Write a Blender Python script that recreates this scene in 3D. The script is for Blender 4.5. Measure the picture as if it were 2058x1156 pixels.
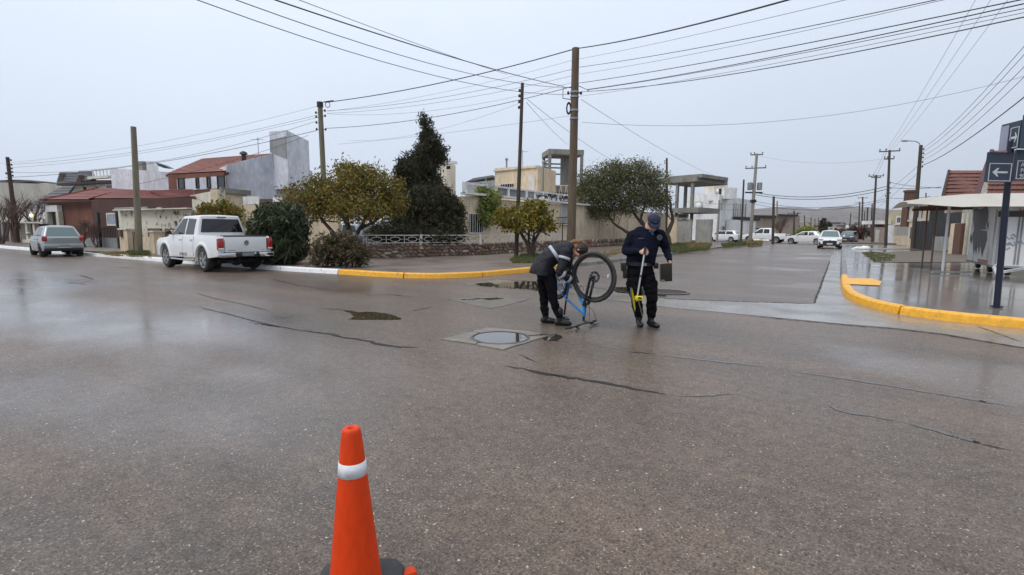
import bpy, bmesh, math, random
import numpy as np
from mathutils import Vector, Matrix, noise as mnoise

for o in list(bpy.data.objects):
    bpy.data.objects.remove(o)
sc = bpy.context.scene
col = sc.collection
R = math.radians
random.seed(7)
rng = np.random.default_rng(11)

# ------------------------------------------------------------------ camera
F_PX, CAM_H = 1010.0, 1.45                 # focal length in photo pixels, eye height
YAW, PITCH, ROLL = R(33.0), R(6.66), R(0.5)
FW = Vector((-math.sin(YAW)*math.cos(PITCH), math.cos(YAW)*math.cos(PITCH), -math.sin(PITCH)))
RT0 = Vector((math.cos(YAW), math.sin(YAW), 0)); UP0 = RT0.cross(FW)
RT = RT0*math.cos(ROLL) + UP0*math.sin(ROLL)
UP = UP0*math.cos(ROLL) - RT0*math.sin(ROLL)
EYE = Vector((0, 0, CAM_H))
cam_d = bpy.data.cameras.new("camera")
cam_d.sensor_width = 36; cam_d.lens = 36*F_PX/2058.0
cam_d.clip_start = 0.05; cam_d.clip_end = 9000
cam = bpy.data.objects.new("camera", cam_d); col.objects.link(cam)
mw = Matrix((( RT.x, UP.x, -FW.x, EYE.x), (RT.y, UP.y, -FW.y, EYE.y), (RT.z, UP.z, -FW.z, EYE.z), (0, 0, 0, 1)))
cam.matrix_world = mw
sc.camera = cam

# ------------------------------------------------------------------ sky, sun, exposure
SUN_EL, SUN_AZ = R(52), R(205)
world = bpy.data.worlds.new("World"); sc.world = world; world.use_nodes = True
nt = world.node_tree; nt.nodes.clear()
wo = nt.nodes.new("ShaderNodeOutputWorld")
sky = nt.nodes.new("ShaderNodeTexSky"); sky.sky_type = 'NISHITA'; sky.sun_disc = False
sky.sun_elevation = SUN_EL; sky.sun_rotation = SUN_AZ; sky.dust_density = 4.0
bg1 = nt.nodes.new("ShaderNodeBackground"); bg1.inputs[1].default_value = 0.06
nt.links.new(sky.outputs[0], bg1.inputs[0])
# overcast deck: paler towards the zenith and towards the brighter part of the cloud in the west
tc = nt.nodes.new("ShaderNodeTexCoord")
sep = nt.nodes.new("ShaderNodeSeparateXYZ"); nt.links.new(tc.outputs["Generated"], sep.inputs[0])
rampz = nt.nodes.new("ShaderNodeValToRGB")
rampz.color_ramp.elements[0].position = 0.0; rampz.color_ramp.elements[0].color = (0.455, 0.512, 0.610, 1)
rampz.color_ramp.elements[1].position = 0.55; rampz.color_ramp.elements[1].color = (0.70, 0.775, 0.885, 1)
e_ = rampz.color_ramp.elements.new(1.0); e_.color = (1.0, 1.02, 1.04, 1)
nt.links.new(sep.outputs[2], rampz.inputs[0])
mr = nt.nodes.new("ShaderNodeMapRange"); mr.inputs[1].default_value = -1; mr.inputs[2].default_value = 0.6
mr.inputs[3].default_value = 1.10; mr.inputs[4].default_value = 0.86
nt.links.new(sep.outputs[0], mr.inputs[0])
nz = nt.nodes.new("ShaderNodeTexNoise"); nz.inputs["Scale"].default_value = 1.6; nz.inputs["Detail"].default_value = 3
nt.links.new(tc.outputs["Generated"], nz.inputs[0])
mr2 = nt.nodes.new("ShaderNodeMapRange"); mr2.inputs[1].default_value = 0.3; mr2.inputs[2].default_value = 0.7
mr2.inputs[3].default_value = 0.97; mr2.inputs[4].default_value = 1.03
nt.links.new(nz.outputs[0], mr2.inputs[0])
mul = nt.nodes.new("ShaderNodeMath"); mul.operation = 'MULTIPLY'
nt.links.new(mr.outputs[0], mul.inputs[0]); nt.links.new(mr2.outputs[0], mul.inputs[1])
bg2 = nt.nodes.new("ShaderNodeBackground")
nt.links.new(rampz.outputs[0], bg2.inputs[0]); nt.links.new(mul.outputs[0], bg2.inputs[1])
mixw = nt.nodes.new("ShaderNodeMixShader"); mixw.inputs[0].default_value = 0.94
nt.links.new(bg1.outputs[0], mixw.inputs[1]); nt.links.new(bg2.outputs[0], mixw.inputs[2])
nt.links.new(mixw.outputs[0], wo.inputs[0])
sd = bpy.data.lights.new("sun", 'SUN'); sd.energy = 1.1; sd.angle = R(30); sd.color = (1, 0.95, 0.88)
so = bpy.data.objects.new("sun", sd); col.objects.link(so)
so.rotation_euler = (math.pi/2 - SUN_EL, 0, math.pi - SUN_AZ)
sc.view_settings.view_transform = 'Standard'; sc.view_settings.look = 'None'
sc.view_settings.gamma = 1; sc.view_settings.use_curve_mapping = False
sc.view_settings.exposure = 0.42
sc.cycles.max_bounces = 5; sc.cycles.volume_bounces = 0
sc.cycles.use_denoising = True

# ------------------------------------------------------------------ survey: where a point of the photo lies in the place
def ray(px, py):
    return FW + RT*((px-1029)/F_PX) + UP*((578-py)/F_PX)
def g(px, py, z=0.0):                      # on the ground (or level z)
    d = ray(px, py); t = (z-CAM_H)/d.z
    p = EYE + d*t; p.z = z
    return p
def q(px, py, d):                          # at distance d along the view axis
    return EYE + ray(px, py)*d
def mpp(d): return d/F_PX                  # metres per photo pixel at depth d
def depth_of(p): return (Vector(p)-EYE).dot(FW)

# ------------------------------------------------------------------ materials
def _nodes(name):
    m = bpy.data.materials.new(name); m.use_nodes = True
    n = m.node_tree.nodes; l = m.node_tree.links
    return m, n, l, n["Principled BSDF"]
def mat(name, c, c2=None, rough=0.6, rough2=None, scale=3.0, bump=0.0, bscale=None, metal=0.0, spec=0.5, coat=0.0,
        fine=None, world_co=False, contrast=(0.35, 0.65), stretch=None, alpha=None, emit=None):
    m, n, l, b = _nodes(name)
    b.inputs["Metallic"].default_value = metal
    b.inputs["Specular IOR Level"].default_value = spec
    b.inputs["Coat Weight"].default_value = coat; b.inputs["Coat Roughness"].default_value = 0.06
    b.inputs["Roughness"].default_value = rough
    b.inputs["Base Color"].default_value = (*c, 1)
    if emit: b.inputs["Emission Color"].default_value = (*emit[0], 1); b.inputs["Emission Strength"].default_value = emit[1]
    tcn = n.new("ShaderNodeTexCoord")
    if world_co:
        ge = n.new("ShaderNodeNewGeometry"); src = ge.outputs["Position"]
    else: src = tcn.outputs["Object"]
    if stretch:
        mp = n.new("ShaderNodeMapping"); mp.inputs["Scale"].default_value = stretch
        l.new(src, mp.inputs[0]); src = mp.outputs[0]
    if c2 is None: c2 = tuple(x*0.82 for x in c)
    nz = n.new("ShaderNodeTexNoise"); nz.inputs["Scale"].default_value = scale; nz.inputs["Detail"].default_value = 6
    nz.inputs["Roughness"].default_value = 0.62
    l.new(src, nz.inputs["Vector"])
    r1 = n.new("ShaderNodeMapRange"); r1.inputs[1].default_value = contrast[0]; r1.inputs[2].default_value = contrast[1]
    l.new(nz.outputs[0], r1.inputs[0])
    mx = n.new("ShaderNodeMix"); mx.data_type = 'RGBA'
    mx.inputs[6].default_value = (*c, 1); mx.inputs[7].default_value = (*c2, 1)
    l.new(r1.outputs[0], mx.inputs[0])
    out = mx.outputs[2]
    if fine:
        nf = n.new("ShaderNodeTexNoise"); nf.inputs["Scale"].default_value = fine[0]; nf.inputs["Detail"].default_value = 3
        l.new(src, nf.inputs["Vector"])
        r2 = n.new("ShaderNodeMapRange"); r2.inputs[1].default_value = 0.3; r2.inputs[2].default_value = 0.7
        r2.inputs[3].default_value = 1-fine[1]; r2.inputs[4].default_value = 1+fine[1]
        l.new(nf.outputs[0], r2.inputs[0])
        vm = n.new("ShaderNodeVectorMath"); vm.operation = 'SCALE'
        l.new(out, vm.inputs[0]); l.new(r2.outputs[0], vm.inputs["Scale"]); out = vm.outputs[0]
    l.new(out, b.inputs["Base Color"])
    if rough2 is not None:
        r3 = n.new("ShaderNodeMapRange"); r3.inputs[1].default_value = 0.35; r3.inputs[2].default_value = 0.65
        r3.inputs[3].default_value = rough; r3.inputs[4].default_value = rough2
        l.new(nz.outputs[0], r3.inputs[0]); l.new(r3.outputs[0], b.inputs["Roughness"])
    if bump:
        nb = n.new("ShaderNodeTexNoise"); nb.inputs["Scale"].default_value = bscale or scale*4; nb.inputs["Detail"].default_value = 5
        l.new(src, nb.inputs["Vector"])
        bp = n.new("ShaderNodeBump"); bp.inputs["Strength"].default_value = bump; bp.inputs["Distance"].default_value = 0.02
        l.new(nb.outputs[0], bp.inputs["Height"]); l.new(bp.outputs[0], b.inputs["Normal"])
    return m

def asphalt_material():
    m, n, l, b = _nodes("wet_asphalt")
    ge = n.new("ShaderNodeNewGeometry"); P = ge.outputs["Position"]
    def noise(scale, detail=4, rough=0.6, vec=P):
        x = n.new("ShaderNodeTexNoise"); x.inputs["Scale"].default_value = scale
        x.inputs["Detail"].default_value = detail; x.inputs["Roughness"].default_value = rough
        l.new(vec, x.inputs["Vector"]); return x.outputs[0]
    def rng_(src, a, b_, c, d):
        x = n.new("ShaderNodeMapRange"); x.inputs[1].default_value = a; x.inputs[2].default_value = b_
        x.inputs[3].default_value = c; x.inputs[4].default_value = d; l.new(src, x.inputs[0]); return x.outputs[0]
    def mixc(f, a, b_):
        x = n.new("ShaderNodeMix"); x.data_type = 'RGBA'
        for s, v in ((6, a), (7, b_)):
            if isinstance(v, tuple): x.inputs[s].default_value = (*v, 1)
            else: l.new(v, x.inputs[s])
        if isinstance(f, float): x.inputs[0].default_value = f
        else: l.new(f, x.inputs[0])
        return x.outputs[2]
    def math_(op, a, b_):
        x = n.new("ShaderNodeMath"); x.operation = op
        for s, v in ((0, a), (1, b_)):
            if isinstance(v, (int, float)): x.inputs[s].default_value = v
            else: l.new(v, x.inputs[s])
        return x.outputs[0]
    lm_ = n.new("ShaderNodeMapping"); lm_.inputs["Scale"].default_value = (0.06, 0.75, 1); lm_.inputs["Rotation"].default_value = (0, 0, 0.03); l.new(P, lm_.inputs[0])
    lanes = noise(1.0, 5, 0.6, lm_.outputs[0])          # tyre-polished and stained lanes along the main street
    big = noise(0.35, 3); mid = noise(1.7, 5); grain = noise(70, 3, 0.7)
    c = mixc(rng_(big, 0.35, 0.65, 0, 1), (0.120, 0.083, 0.061), (0.086, 0.069, 0.057))
    c = mixc(rng_(mid, 0.4, 0.7, 0, 0.5), c, (0.140, 0.100, 0.072))
    vm = n.new("ShaderNodeVectorMath"); vm.operation = 'SCALE'; l.new(c, vm.inputs[0])
    l.new(math_('MULTIPLY', rng_(grain, 0.3, 0.7, 0.30, 1.75), math_('MULTIPLY', rng_(noise(11, 5, 0.75), 0.3, 0.7, 0.62, 1.40), rng_(lanes, 0.38, 0.62, 0.84, 1.14))), vm.inputs["Scale"]); c = vm.outputs[0]
    # pale and dark stones of the aggregate
    warpn = n.new("ShaderNodeTexNoise"); warpn.inputs["Scale"].default_value = 60; l.new(P, warpn.inputs["Vector"])
    wv = n.new("ShaderNodeVectorMath"); wv.operation = 'MULTIPLY_ADD'; l.new(warpn.outputs["Color"], wv.inputs[0]); wv.inputs[1].default_value = (.022, .022, 0); l.new(P, wv.inputs[2])
    dens = rng_(noise(0.9, 4, 0.6), 0.35, 0.65, -0.02, 0.02)
    def specks(scale, lo, hi, colr, base, fac=1.0, vary=True):
        v = n.new("ShaderNodeTexVoronoi"); v.inputs["Scale"].default_value = scale; l.new(wv.outputs[0], v.inputs["Vector"])
        pick = n.new("ShaderNodeSeparateColor"); l.new(v.outputs["Color"], pick.inputs[0])
        sel = math_('GREATER_THAN', math_('ADD', pick.outputs[0], dens), lo)
        near = math_('LESS_THAN', v.outputs["Distance"], math_('MULTIPLY', rng_(pick.outputs[1], 0, 1, 0.45, 1.15), hi))
        f = math_('MULTIPLY', math_('MULTIPLY', sel, near), math_('MULTIPLY', rng_(pick.outputs[2], 0, 1, 0.35, 1.0), fac))
        return mixc(f, base, colr)
    c = specks(75, 0.50, 0.42, (0.25, 0.195, 0.145), c, 0.8)
    c = specks(58, 0.58, 0.40, (0.020, 0.018, 0.018), c, 0.85)
    c = specks(90, 0.90, 0.34, (0.50, 0.45, 0.38), c, 0.9)
    c = specks(44, 0.94, 0.25, (0.52, 0.48, 0.40), c, 0.9)
    c = specks(24, 0.972, 0.17, (0.60, 0.56, 0.50), c, 0.95)
    l.new(c, b.inputs["Base Color"])
    # thin films of rain water lie in the shallows
    film = n.new("ShaderNodeMapping"); film.inputs["Scale"].default_value = (0.20, 0.26, 1); film.inputs["Rotation"].default_value = (0, 0, 0.15)
    l.new(P, film.inputs[0])
    fn = noise(1.0, 5, 0.55, film.outputs[0])
    def pool(px, py, sx, sy, k):           # hollows where the film is widest
        c_ = g(px, py); v = n.new("ShaderNodeVectorMath"); v.operation = 'SUBTRACT'; l.new(P, v.inputs[0]); v.inputs[1].default_value = (c_.x, c_.y, 0)
        w = n.new("ShaderNodeVectorMath"); w.operation = 'MULTIPLY'; l.new(v.outputs[0], w.inputs[0]); w.inputs[1].default_value = (1/sx, 1/sy, 0)
        L = n.new("ShaderNodeVectorMath"); L.operation = 'LENGTH'; l.new(w.outputs[0], L.inputs[0])
        return rng_(L.outputs["Value"], 0.0, 1.0, k, 0.0)
    fn = math_('ADD', fn, math_('ADD', pool(330, 645, 4.5, 2.6, .20), math_('ADD', pool(30, 582, 5.5, 1.3, .34), pool(85, 560, 5.0, 1.0, .26))))
    fn = math_('ADD', fn, math_('ADD', pool(560, 640, 2.2, 1.2, .10), pool(1900, 740, 2.2, 1.6, .10)))
    wet = rng_(fn, 0.52, 0.76, 0, 1)
    b.inputs["Specular IOR Level"].default_value = 0.5; b.inputs["IOR"].default_value = 1.36
    l.new(math_('ADD', math_('MULTIPLY', wet, -0.28), 0.50), b.inputs["Roughness"])
    l.new(rng_(wet, 0, 1, 0.30, 1.0), b.inputs["Coat Weight"])
    l.new(rng_(wet, 0, 1, 0.26, 0.10), b.inputs["Coat Roughness"])
    b.inputs["Coat IOR"].default_value = 1.33
    bp = n.new("ShaderNodeBump"); bp.inputs["Distance"].default_value = 0.005
    l.new(rng_(wet, 0, 1, 0.75, 0.28), bp.inputs["Strength"])
    l.new(math_('ADD', noise(55, 3, 0.6), math_('MULTIPLY', noise(9, 2), 0.6)), bp.inputs["Height"]); l.new(bp.outputs[0], b.inputs["Normal"])
    bp2 = n.new("ShaderNodeBump"); bp2.inputs["Distance"].default_value = 0.004; bp2.inputs["Strength"].default_value = 0.25
    l.new(noise(30, 3, 0.6), bp2.inputs["Height"]); l.new(bp2.outputs[0], b.inputs["Coat Normal"])
    return m

def leaf_mat(name, cols, rough=0.55):
    m, n, l, b = _nodes(name)
    ge = n.new("ShaderNodeNewGeometry")
    rp = n.new("ShaderNodeValToRGB"); cr = rp.color_ramp
    cr.elements[0].color = (*cols[0], 1); cr.elements[0].position = 0.0
    cr.elements[1].color = (*cols[-1], 1); cr.elements[1].position = 1.0
    for i, c in enumerate(cols[1:-1]):
        e = cr.elements.new((i+1)/(len(cols)-1)); e.color = (*c, 1)
    l.new(ge.outputs["Random Per Island"], rp.inputs[0])
    l.new(rp.outputs[0], b.inputs["Base Color"]); b.inputs["Roughness"].default_value = rough
    b.inputs["Specular IOR Level"].default_value = 0.35
    tr = n.new("ShaderNodeBsdfTranslucent"); l.new(rp.outputs[0], tr.inputs[0])
    mx = n.new("ShaderNodeMixShader"); mx.inputs[0].default_value = 0.25
    l.new(b.outputs[0], mx.inputs[1]); l.new(tr.outputs[0], mx.inputs[2])
    l.new(mx.outputs[0], n["Material Output"].inputs[0])
    return m

def glass_mat(name, tint=(0.02, 0.025, 0.03), rough=0.05):
    m, n, l, b = _nodes(name)
    b.inputs["Base Color"].default_value = (*tint, 1); b.inputs["Roughness"].default_value = rough
    b.inputs["IOR"].default_value = 1.5; b.inputs["Specular IOR Level"].default_value = 0.6
    nz = n.new("ShaderNodeTexNoise"); nz.inputs["Scale"].default_value = 1.2
    bp = n.new("ShaderNodeBump"); bp.inputs["Strength"].default_value = 0.03; l.new(nz.outputs[0], bp.inputs["Height"]); l.new(bp.outputs[0], b.inputs["Normal"])
    return m

M = {}
M['asphalt'] = asphalt_material()
M['tar'] = mat('bitumen', (0.008, 0.008, 0.008), (0.02, 0.018, 0.017), rough=0.6, rough2=0.8, scale=8, bump=0.4, world_co=True)
M['soil'] = mat('soil', (0.14, 0.11, 0.085), (0.10, 0.08, 0.062), rough=0.8, scale=0.8, bump=0.5, bscale=14, fine=(18, 0.3), world_co=True)
M['wetsoil'] = mat('wet_soil', (0.125, 0.092, 0.072), (0.165, 0.13, 0.11), rough=0.3, rough2=0.62, scale=0.55, bump=0.35, bscale=16, fine=(25, 0.25), world_co=True)
M['walkwet'] = mat('wet_concrete', (0.22, 0.20, 0.185), (0.15, 0.14, 0.13), rough=0.04, rough2=0.20, scale=0.5, bump=0.03, bscale=10, fine=(30, 0.15), world_co=True)
M['gutter'] = mat('wet_gutter_concrete', (0.26, 0.24, 0.215), (0.155, 0.14, 0.125), rough=0.10, rough2=0.34, scale=0.9, bump=0.1, bscale=18, fine=(40, 0.15), world_co=True)
M['slab'] = mat('road_slab_concrete', (0.225, 0.20, 0.17), (0.14, 0.122, 0.102), rough=0.35, rough2=0.5, scale=2.5, bump=0.25, bscale=40, fine=(60, 0.2), world_co=True)
M['yellow'] = mat('yellow_paint', (0.80, 0.40, 0.028), (0.30, 0.20, 0.09), rough=0.35, rough2=0.6, scale=7, bump=0.2, bscale=30, fine=(14, 0.16), world_co=True, contrast=(0.60, 0.70))
M['kerbwhite'] = mat('white_kerb_paint', (0.82, 0.83, 0.84), (0.34, 0.32, 0.30), rough=0.45, scale=6, bump=0.15, bscale=30, fine=(12, 0.1), world_co=True, contrast=(0.60, 0.72))
M['grass'] = leaf_mat('grass_blades', [(0.05, 0.085, 0.02), (0.10, 0.13, 0.035), (0.16, 0.14, 0.06)])
M['drygrass'] = leaf_mat('dry_grass_blades', [(0.26, 0.17, 0.075), (0.16, 0.15, 0.05), (0.33, 0.24, 0.12)])
def water_mat():
    m, n, l, b = _nodes("rain_water")
    b.inputs["Base Color"].default_value = (0.045, 0.04, 0.032, 1); b.inputs["Roughness"].default_value = 0.02
    b.inputs["IOR"].default_value = 1.33; b.inputs["Coat Weight"].default_value = 0.5; b.inputs["Coat IOR"].default_value = 1.33
    nz = n.new("ShaderNodeTexNoise"); nz.inputs["Scale"].default_value = 5
    bp = n.new("ShaderNodeBump"); bp.inputs["Strength"].default_value = 0.02; l.new(nz.outputs[0], bp.inputs["Height"]); l.new(bp.outputs[0], b.inputs["Normal"])
    return m
M['water'] = water_mat()
M['pole_brown'] = mat('brown_pole_wood', (0.15, 0.108, 0.07), (0.085, 0.062, 0.042), rough=0.8, scale=1.5, stretch=(6, 6, 0.6), bump=0.5, bscale=6)
M['pole'] = mat('weathered_pole_wood', (0.22, 0.20, 0.14), (0.13, 0.115, 0.08), rough=0.8, scale=1.5, stretch=(6, 6, 0.6), bump=0.5, bscale=6)
M['pole_dark'] = mat('tarred_pole_wood', (0.075, 0.05, 0.036), (0.045, 0.032, 0.026), rough=0.75, scale=1.5, stretch=(6, 6, 0.6), bump=0.5, bscale=6)
M['pole_conc'] = mat('pole_concrete', (0.30, 0.28, 0.25), rough=0.8, scale=2, bump=0.2)
M['black'] = mat('black_plastic', (0.018, 0.018, 0.02), rough=0.45, scale=5)
M['wire'] = mat('black_cable', (0.022, 0.022, 0.026), rough=0.5)
M['wiregrey'] = mat('weathered_cable', (0.10, 0.105, 0.115), rough=0.5)
M['insul'] = mat('insulator_glaze', (0.05, 0.03, 0.025), rough=0.3)
M['steel'] = mat('galvanised_steel', (0.34, 0.35, 0.36), (0.26, 0.27, 0.28), rough=0.45, metal=0.7, scale=4)
M['bark'] = mat('bark', (0.075, 0.052, 0.038), (0.045, 0.032, 0.026), rough=0.85, scale=4, bump=0.8, bscale=14, stretch=(3, 3, 0.7))
M['twig'] = mat('twig_bark', (0.13, 0.08, 0.062), (0.085, 0.055, 0.045), rough=0.85, scale=4)

# ------------------------------------------------------------------ mesh builder
class MB:
    def __init__(s): s.v = []; s.f = []; s.m = []
    def add(s, vs, fs, mi=0):
        o = len(s.v); s.v += [tuple(v) for v in vs]
        s.f += [tuple(i+o for i in f) for f in fs]; s.m += [mi]*len(fs)
    def box(s, c, size, rz=0, mi=0, rot=None):
        hx, hy, hz = size[0]/2, size[1]/2, size[2]/2
        mt = rot if rot is not None else Matrix.Rotation(rz, 3, 'Z')
        vs = [Vector(c) + mt @ Vector((x*hx, y*hy, z*hz)) for z in (-1, 1) for y in (-1, 1) for x in (-1, 1)]
        s.add(vs, [(0, 2, 3, 1), (4, 5, 7, 6), (0, 1, 5, 4), (2, 6, 7, 3), (0, 4, 6, 2), (1, 3, 7, 5)], mi)
    def bar(s, a, b, w, h, mi=0, upv=Vector((0, 0, 1))):
        a = Vector(a); b = Vector(b); d = (b-a)
        L = d.length
        if L < 1e-6: return
        d.normalize(); sd_ = d.cross(upv)
        if sd_.length < 1e-4: sd_ = d.cross(Vector((1, 0, 0)))
        sd_.normalize(); u = sd_.cross(d)
        vs = [p + sd_*(x*w/2) + u*(y*h/2) for p in (a, b) for x, y in ((-1, -1), (1, -1), (1, 1), (-1, 1))]
        s.add(vs, [(0, 3, 2, 1), (4, 5, 6, 7), (0, 1, 5, 4), (1, 2, 6, 5), (2, 3, 7, 6), (3, 0, 4, 7)], mi)
    def tube(s, pts, rad, n=8, mi=0, cap=True):
        pts = [Vector(p) for p in pts]; k = len(pts)
        if not isinstance(rad, (list, tuple)): rad = [rad]*k
        o = len(s.v); prev = None
        for i, p in enumerate(pts):
            d = (pts[min(i+1, k-1)] - pts[max(i-1, 0)])
            if d.length < 1e-9: d = Vector((0, 0, 1))
            d.normalize()
            if prev is None:
                a = d.cross(Vector((0, 0, 1)) if abs(d.z) < 0.95 else Vector((1, 0, 0))).normalized()
            else:
                a = (prev - d*prev.dot(d)).normalized()
            prev = a; b = d.cross(a)
            for j in range(n):
                t = 2*math.pi*j/n
                s.v.append(tuple(p + (a*math.cos(t) + b*math.sin(t))*rad[i]))
        for i in range(k-1):
            for j in range(n):
                s.f.append((o+i*n+j, o+i*n+(j+1) % n, o+(i+1)*n+(j+1) % n, o+(i+1)*n+j)); s.m.append(mi)
        if cap:
            s.f.append(tuple(o+j for j in reversed(range(n)))); s.m.append(mi)
            s.f.append(tuple(o+(k-1)*n+j for j in range(n))); s.m.append(mi)
    def lathe(s, prof, n=24, c=(0, 0, 0), mi=0, axis='Z'):
        o = len(s.v); c = Vector(c)
        for r, z in prof:
            for j in range(n):
                t = 2*math.pi*j/n; x, y = r*math.cos(t), r*math.sin(t)
                v = Vector((x, y, z)) if axis == 'Z' else (Vector((x, z, y)) if axis == 'Y' else Vector((z, x, y)))
                s.v.append(tuple(c+v))
        for i in range(len(prof)-1):
            for j in range(n):
                f = (o+i*n+j, o+i*n+(j+1) % n, o+(i+1)*n+(j+1) % n, o+(i+1)*n+j)
                s.f.append(f if axis != 'Y' else f[::-1]); s.m.append(mi)
    def prism(s, poly, vec, mi=0):
        """polygon of 3-D points pushed along vec"""
        n = len(poly); vec = Vector(vec)
        vs = [Vector(p) for p in poly] + [Vector(p)+vec for p in poly]
        s.add(vs, [tuple(range(n))[::-1], tuple(range(n, 2*n))] + [(i, (i+1) % n, (i+1) % n+n, i+n) for i in range(n)], mi)
    def ellipsoid(s, c, r, n=12, mi=0, rot=None):
        c = Vector(c); o = len(s.v); k = n//2
        for i in range(k+1):
            a = math.pi*i/k
            for j in range(n):
                t = 2*math.pi*j/n
                v = Vector((r[0]*math.sin(a)*math.cos(t), r[1]*math.sin(a)*math.sin(t), r[2]*math.cos(a)))
                if rot is not None: v = rot @ v
                s.v.append(tuple(c+v))
        for i in range(k):
            for j in range(n):
                s.f.append((o+i*n+j, o+(i+1)*n+j, o+(i+1)*n+(j+1) % n, o+i*n+(j+1) % n)); s.m.append(mi)
    def build(s, name, mats, parent=None, smooth=False, world=False, fixn=True, doubles=False):
        me = bpy.data.meshes.new(name)
        vs = s.v
        if world and parent is not None:
            L = parent.location
            if parent.parent is not None: L = L + parent.parent.location
            vs = [(v[0]-L.x, v[1]-L.y, v[2]-L.z) for v in vs]
        me.from_pydata(vs, [], s.f)
        if not isinstance(mats, (list, tuple)): mats = [mats]
        for m_ in mats: me.materials.append(m_)
        if len(mats) > 1: me.polygons.foreach_set("material_index", s.m)
        if fixn or doubles:
            bm = bmesh.new(); bm.from_mesh(me)
            if doubles: bmesh.ops.remove_doubles(bm, verts=bm.verts, dist=1e-4)
            bmesh.ops.recalc_face_normals(bm, faces=bm.faces); bm.to_mesh(me); bm.free()
        if smooth:
            me.polygons.foreach_set("use_smooth", [True]*len(me.polygons))
            if smooth != 'all': me.set_sharp_from_angle(angle=R(smooth if not isinstance(smooth, bool) else 38))
        me.update()
        return link(name, me, parent)

def link(name, me, parent=None):
    o = bpy.data.objects.new(name, me); col.objects.link(o)
    if parent is not None: o.parent = parent
    return o
def tag(o, label=None, cat=None, group=None, kind=None):
    if label: o['label'] = label
    if cat: o['category'] = cat
    if group: o['group'] = group
    if kind: o['kind'] = kind
    return o
def thing(name, label, cat, loc=(0, 0, 0), rz=0, group=None):
    o = bpy.data.objects.new(name, None); col.objects.link(o)
    o.empty_display_size = 0.2
    o.location = loc; o.rotation_euler = (0, 0, rz)
    return tag(o, label, cat, group)
def struct(name, loc=None):
    o = bpy.data.objects.new(name, None); col.objects.link(o); o['kind'] = 'structure'
    if loc: o.location = loc
    return o
def apply_mods(o):
    dg = bpy.context.evaluated_depsgraph_get()
    me = bpy.data.meshes.new_from_object(o.evaluated_get(dg))
    old = o.data; o.modifiers.clear(); o.data = me
    bpy.data.meshes.remove(old)
    return o
def bevel(o, w, seg=2, ang=35):
    md = o.modifiers.new('b', 'BEVEL'); md.width = w; md.segments = seg; md.limit_method = 'ANGLE'; md.angle_limit = R(ang)
    md.use_clamp_overlap = True
    apply_mods(o)
    o.data.polygons.foreach_set("use_smooth", [True]*len(o.data.polygons)); o.data.set_sharp_from_angle(angle=R(40))
    return o
def copy_tree(o, parent=None):
    c = o.copy(); col.objects.link(c); c.parent = parent
    for ch in list(o.children): copy_tree(ch, c)
    return c
def text_mesh(s, size, thick=0.002):
    cu = bpy.data.curves.new('t', 'FONT'); cu.body = s; cu.size = size; cu.extrude = thick
    cu.align_x = 'CENTER'; cu.align_y = 'CENTER'; cu.resolution_u = 3
    o = bpy.data.objects.new('t', cu); col.objects.link(o)
    dg = bpy.context.evaluated_depsgraph_get(); me = bpy.data.meshes.new_from_object(o.evaluated_get(dg))
    bpy.data.objects.remove(o); return me
def jitter_poly(pts, sub=6, amp=0.06, seed=0):
    """closed outline with extra wobbling points"""
    out = []; n = len(pts); rr = random.Random(seed)
    for i in range(n):
        a, b = Vector(pts[i]), Vector(pts[(i+1) % n])
        for k in range(sub):
            p = a.lerp(b, k/sub)
            out.append(Vector((p.x + rr.uniform(-amp, amp), p.y + rr.uniform(-amp, amp), p.z)))
    return out
def sheet(name, pts, material, z, kind='structure', parent=None):
    mb = MB(); mb.add([(p[0], p[1], z) for p in pts], [tuple(range(len(pts)))])
    o = mb.build(name, material, parent, fixn=False)
    if o.data.polygons[0].normal.z < 0: o.data.flip_normals()
    if parent is None: o['kind'] = kind
    return o
# ================================================================== THE SETTING
def grid_sheet(name, x0, x1, y0, y1, z, material, nx=1, ny=1):
    mb = MB()
    for i in range(nx):
        for j in range(ny):
            a, b = x0+(x1-x0)*i/nx, x0+(x1-x0)*(i+1)/nx; c, d = y0+(y1-y0)*j/ny, y0+(y1-y0)*(j+1)/ny
            mb.add([(a, c, z), (b, c, z), (b, d, z), (a, d, z)], [(0, 1, 2, 3)])
    o = mb.build(name, material, fixn=False); o['kind'] = 'structure'; return o
grid_sheet('ground', -4500, 4500, -800, 5500, -0.03, M['soil'])
road = grid_sheet('road', -130, 90, -30, 230, 0.0, M['asphalt'])

def resample(pts, step):
    out = [Vector(pts[0])]; acc = 0.0
    for a, b in zip(pts[:-1], pts[1:]):
        a = Vector(a); b = Vector(b); L = (b-a).length; t = step-acc
        while t <= L: out.append(a.lerp(b, t/L)); t += step
        acc = (acc+L) % step
    if (out[-1]-Vector(pts[-1])).length > 0.05: out.append(Vector(pts[-1]))
    return out
def smooth_path(pts, it=2):
    for _ in range(it):
        o = [pts[0]]
        for a, b in zip(pts[:-1], pts[1:]): o += [a.lerp(b, .25), a.lerp(b, .75)]
        o.append(pts[-1]); pts = o
    return pts
KH = 0.15
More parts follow.
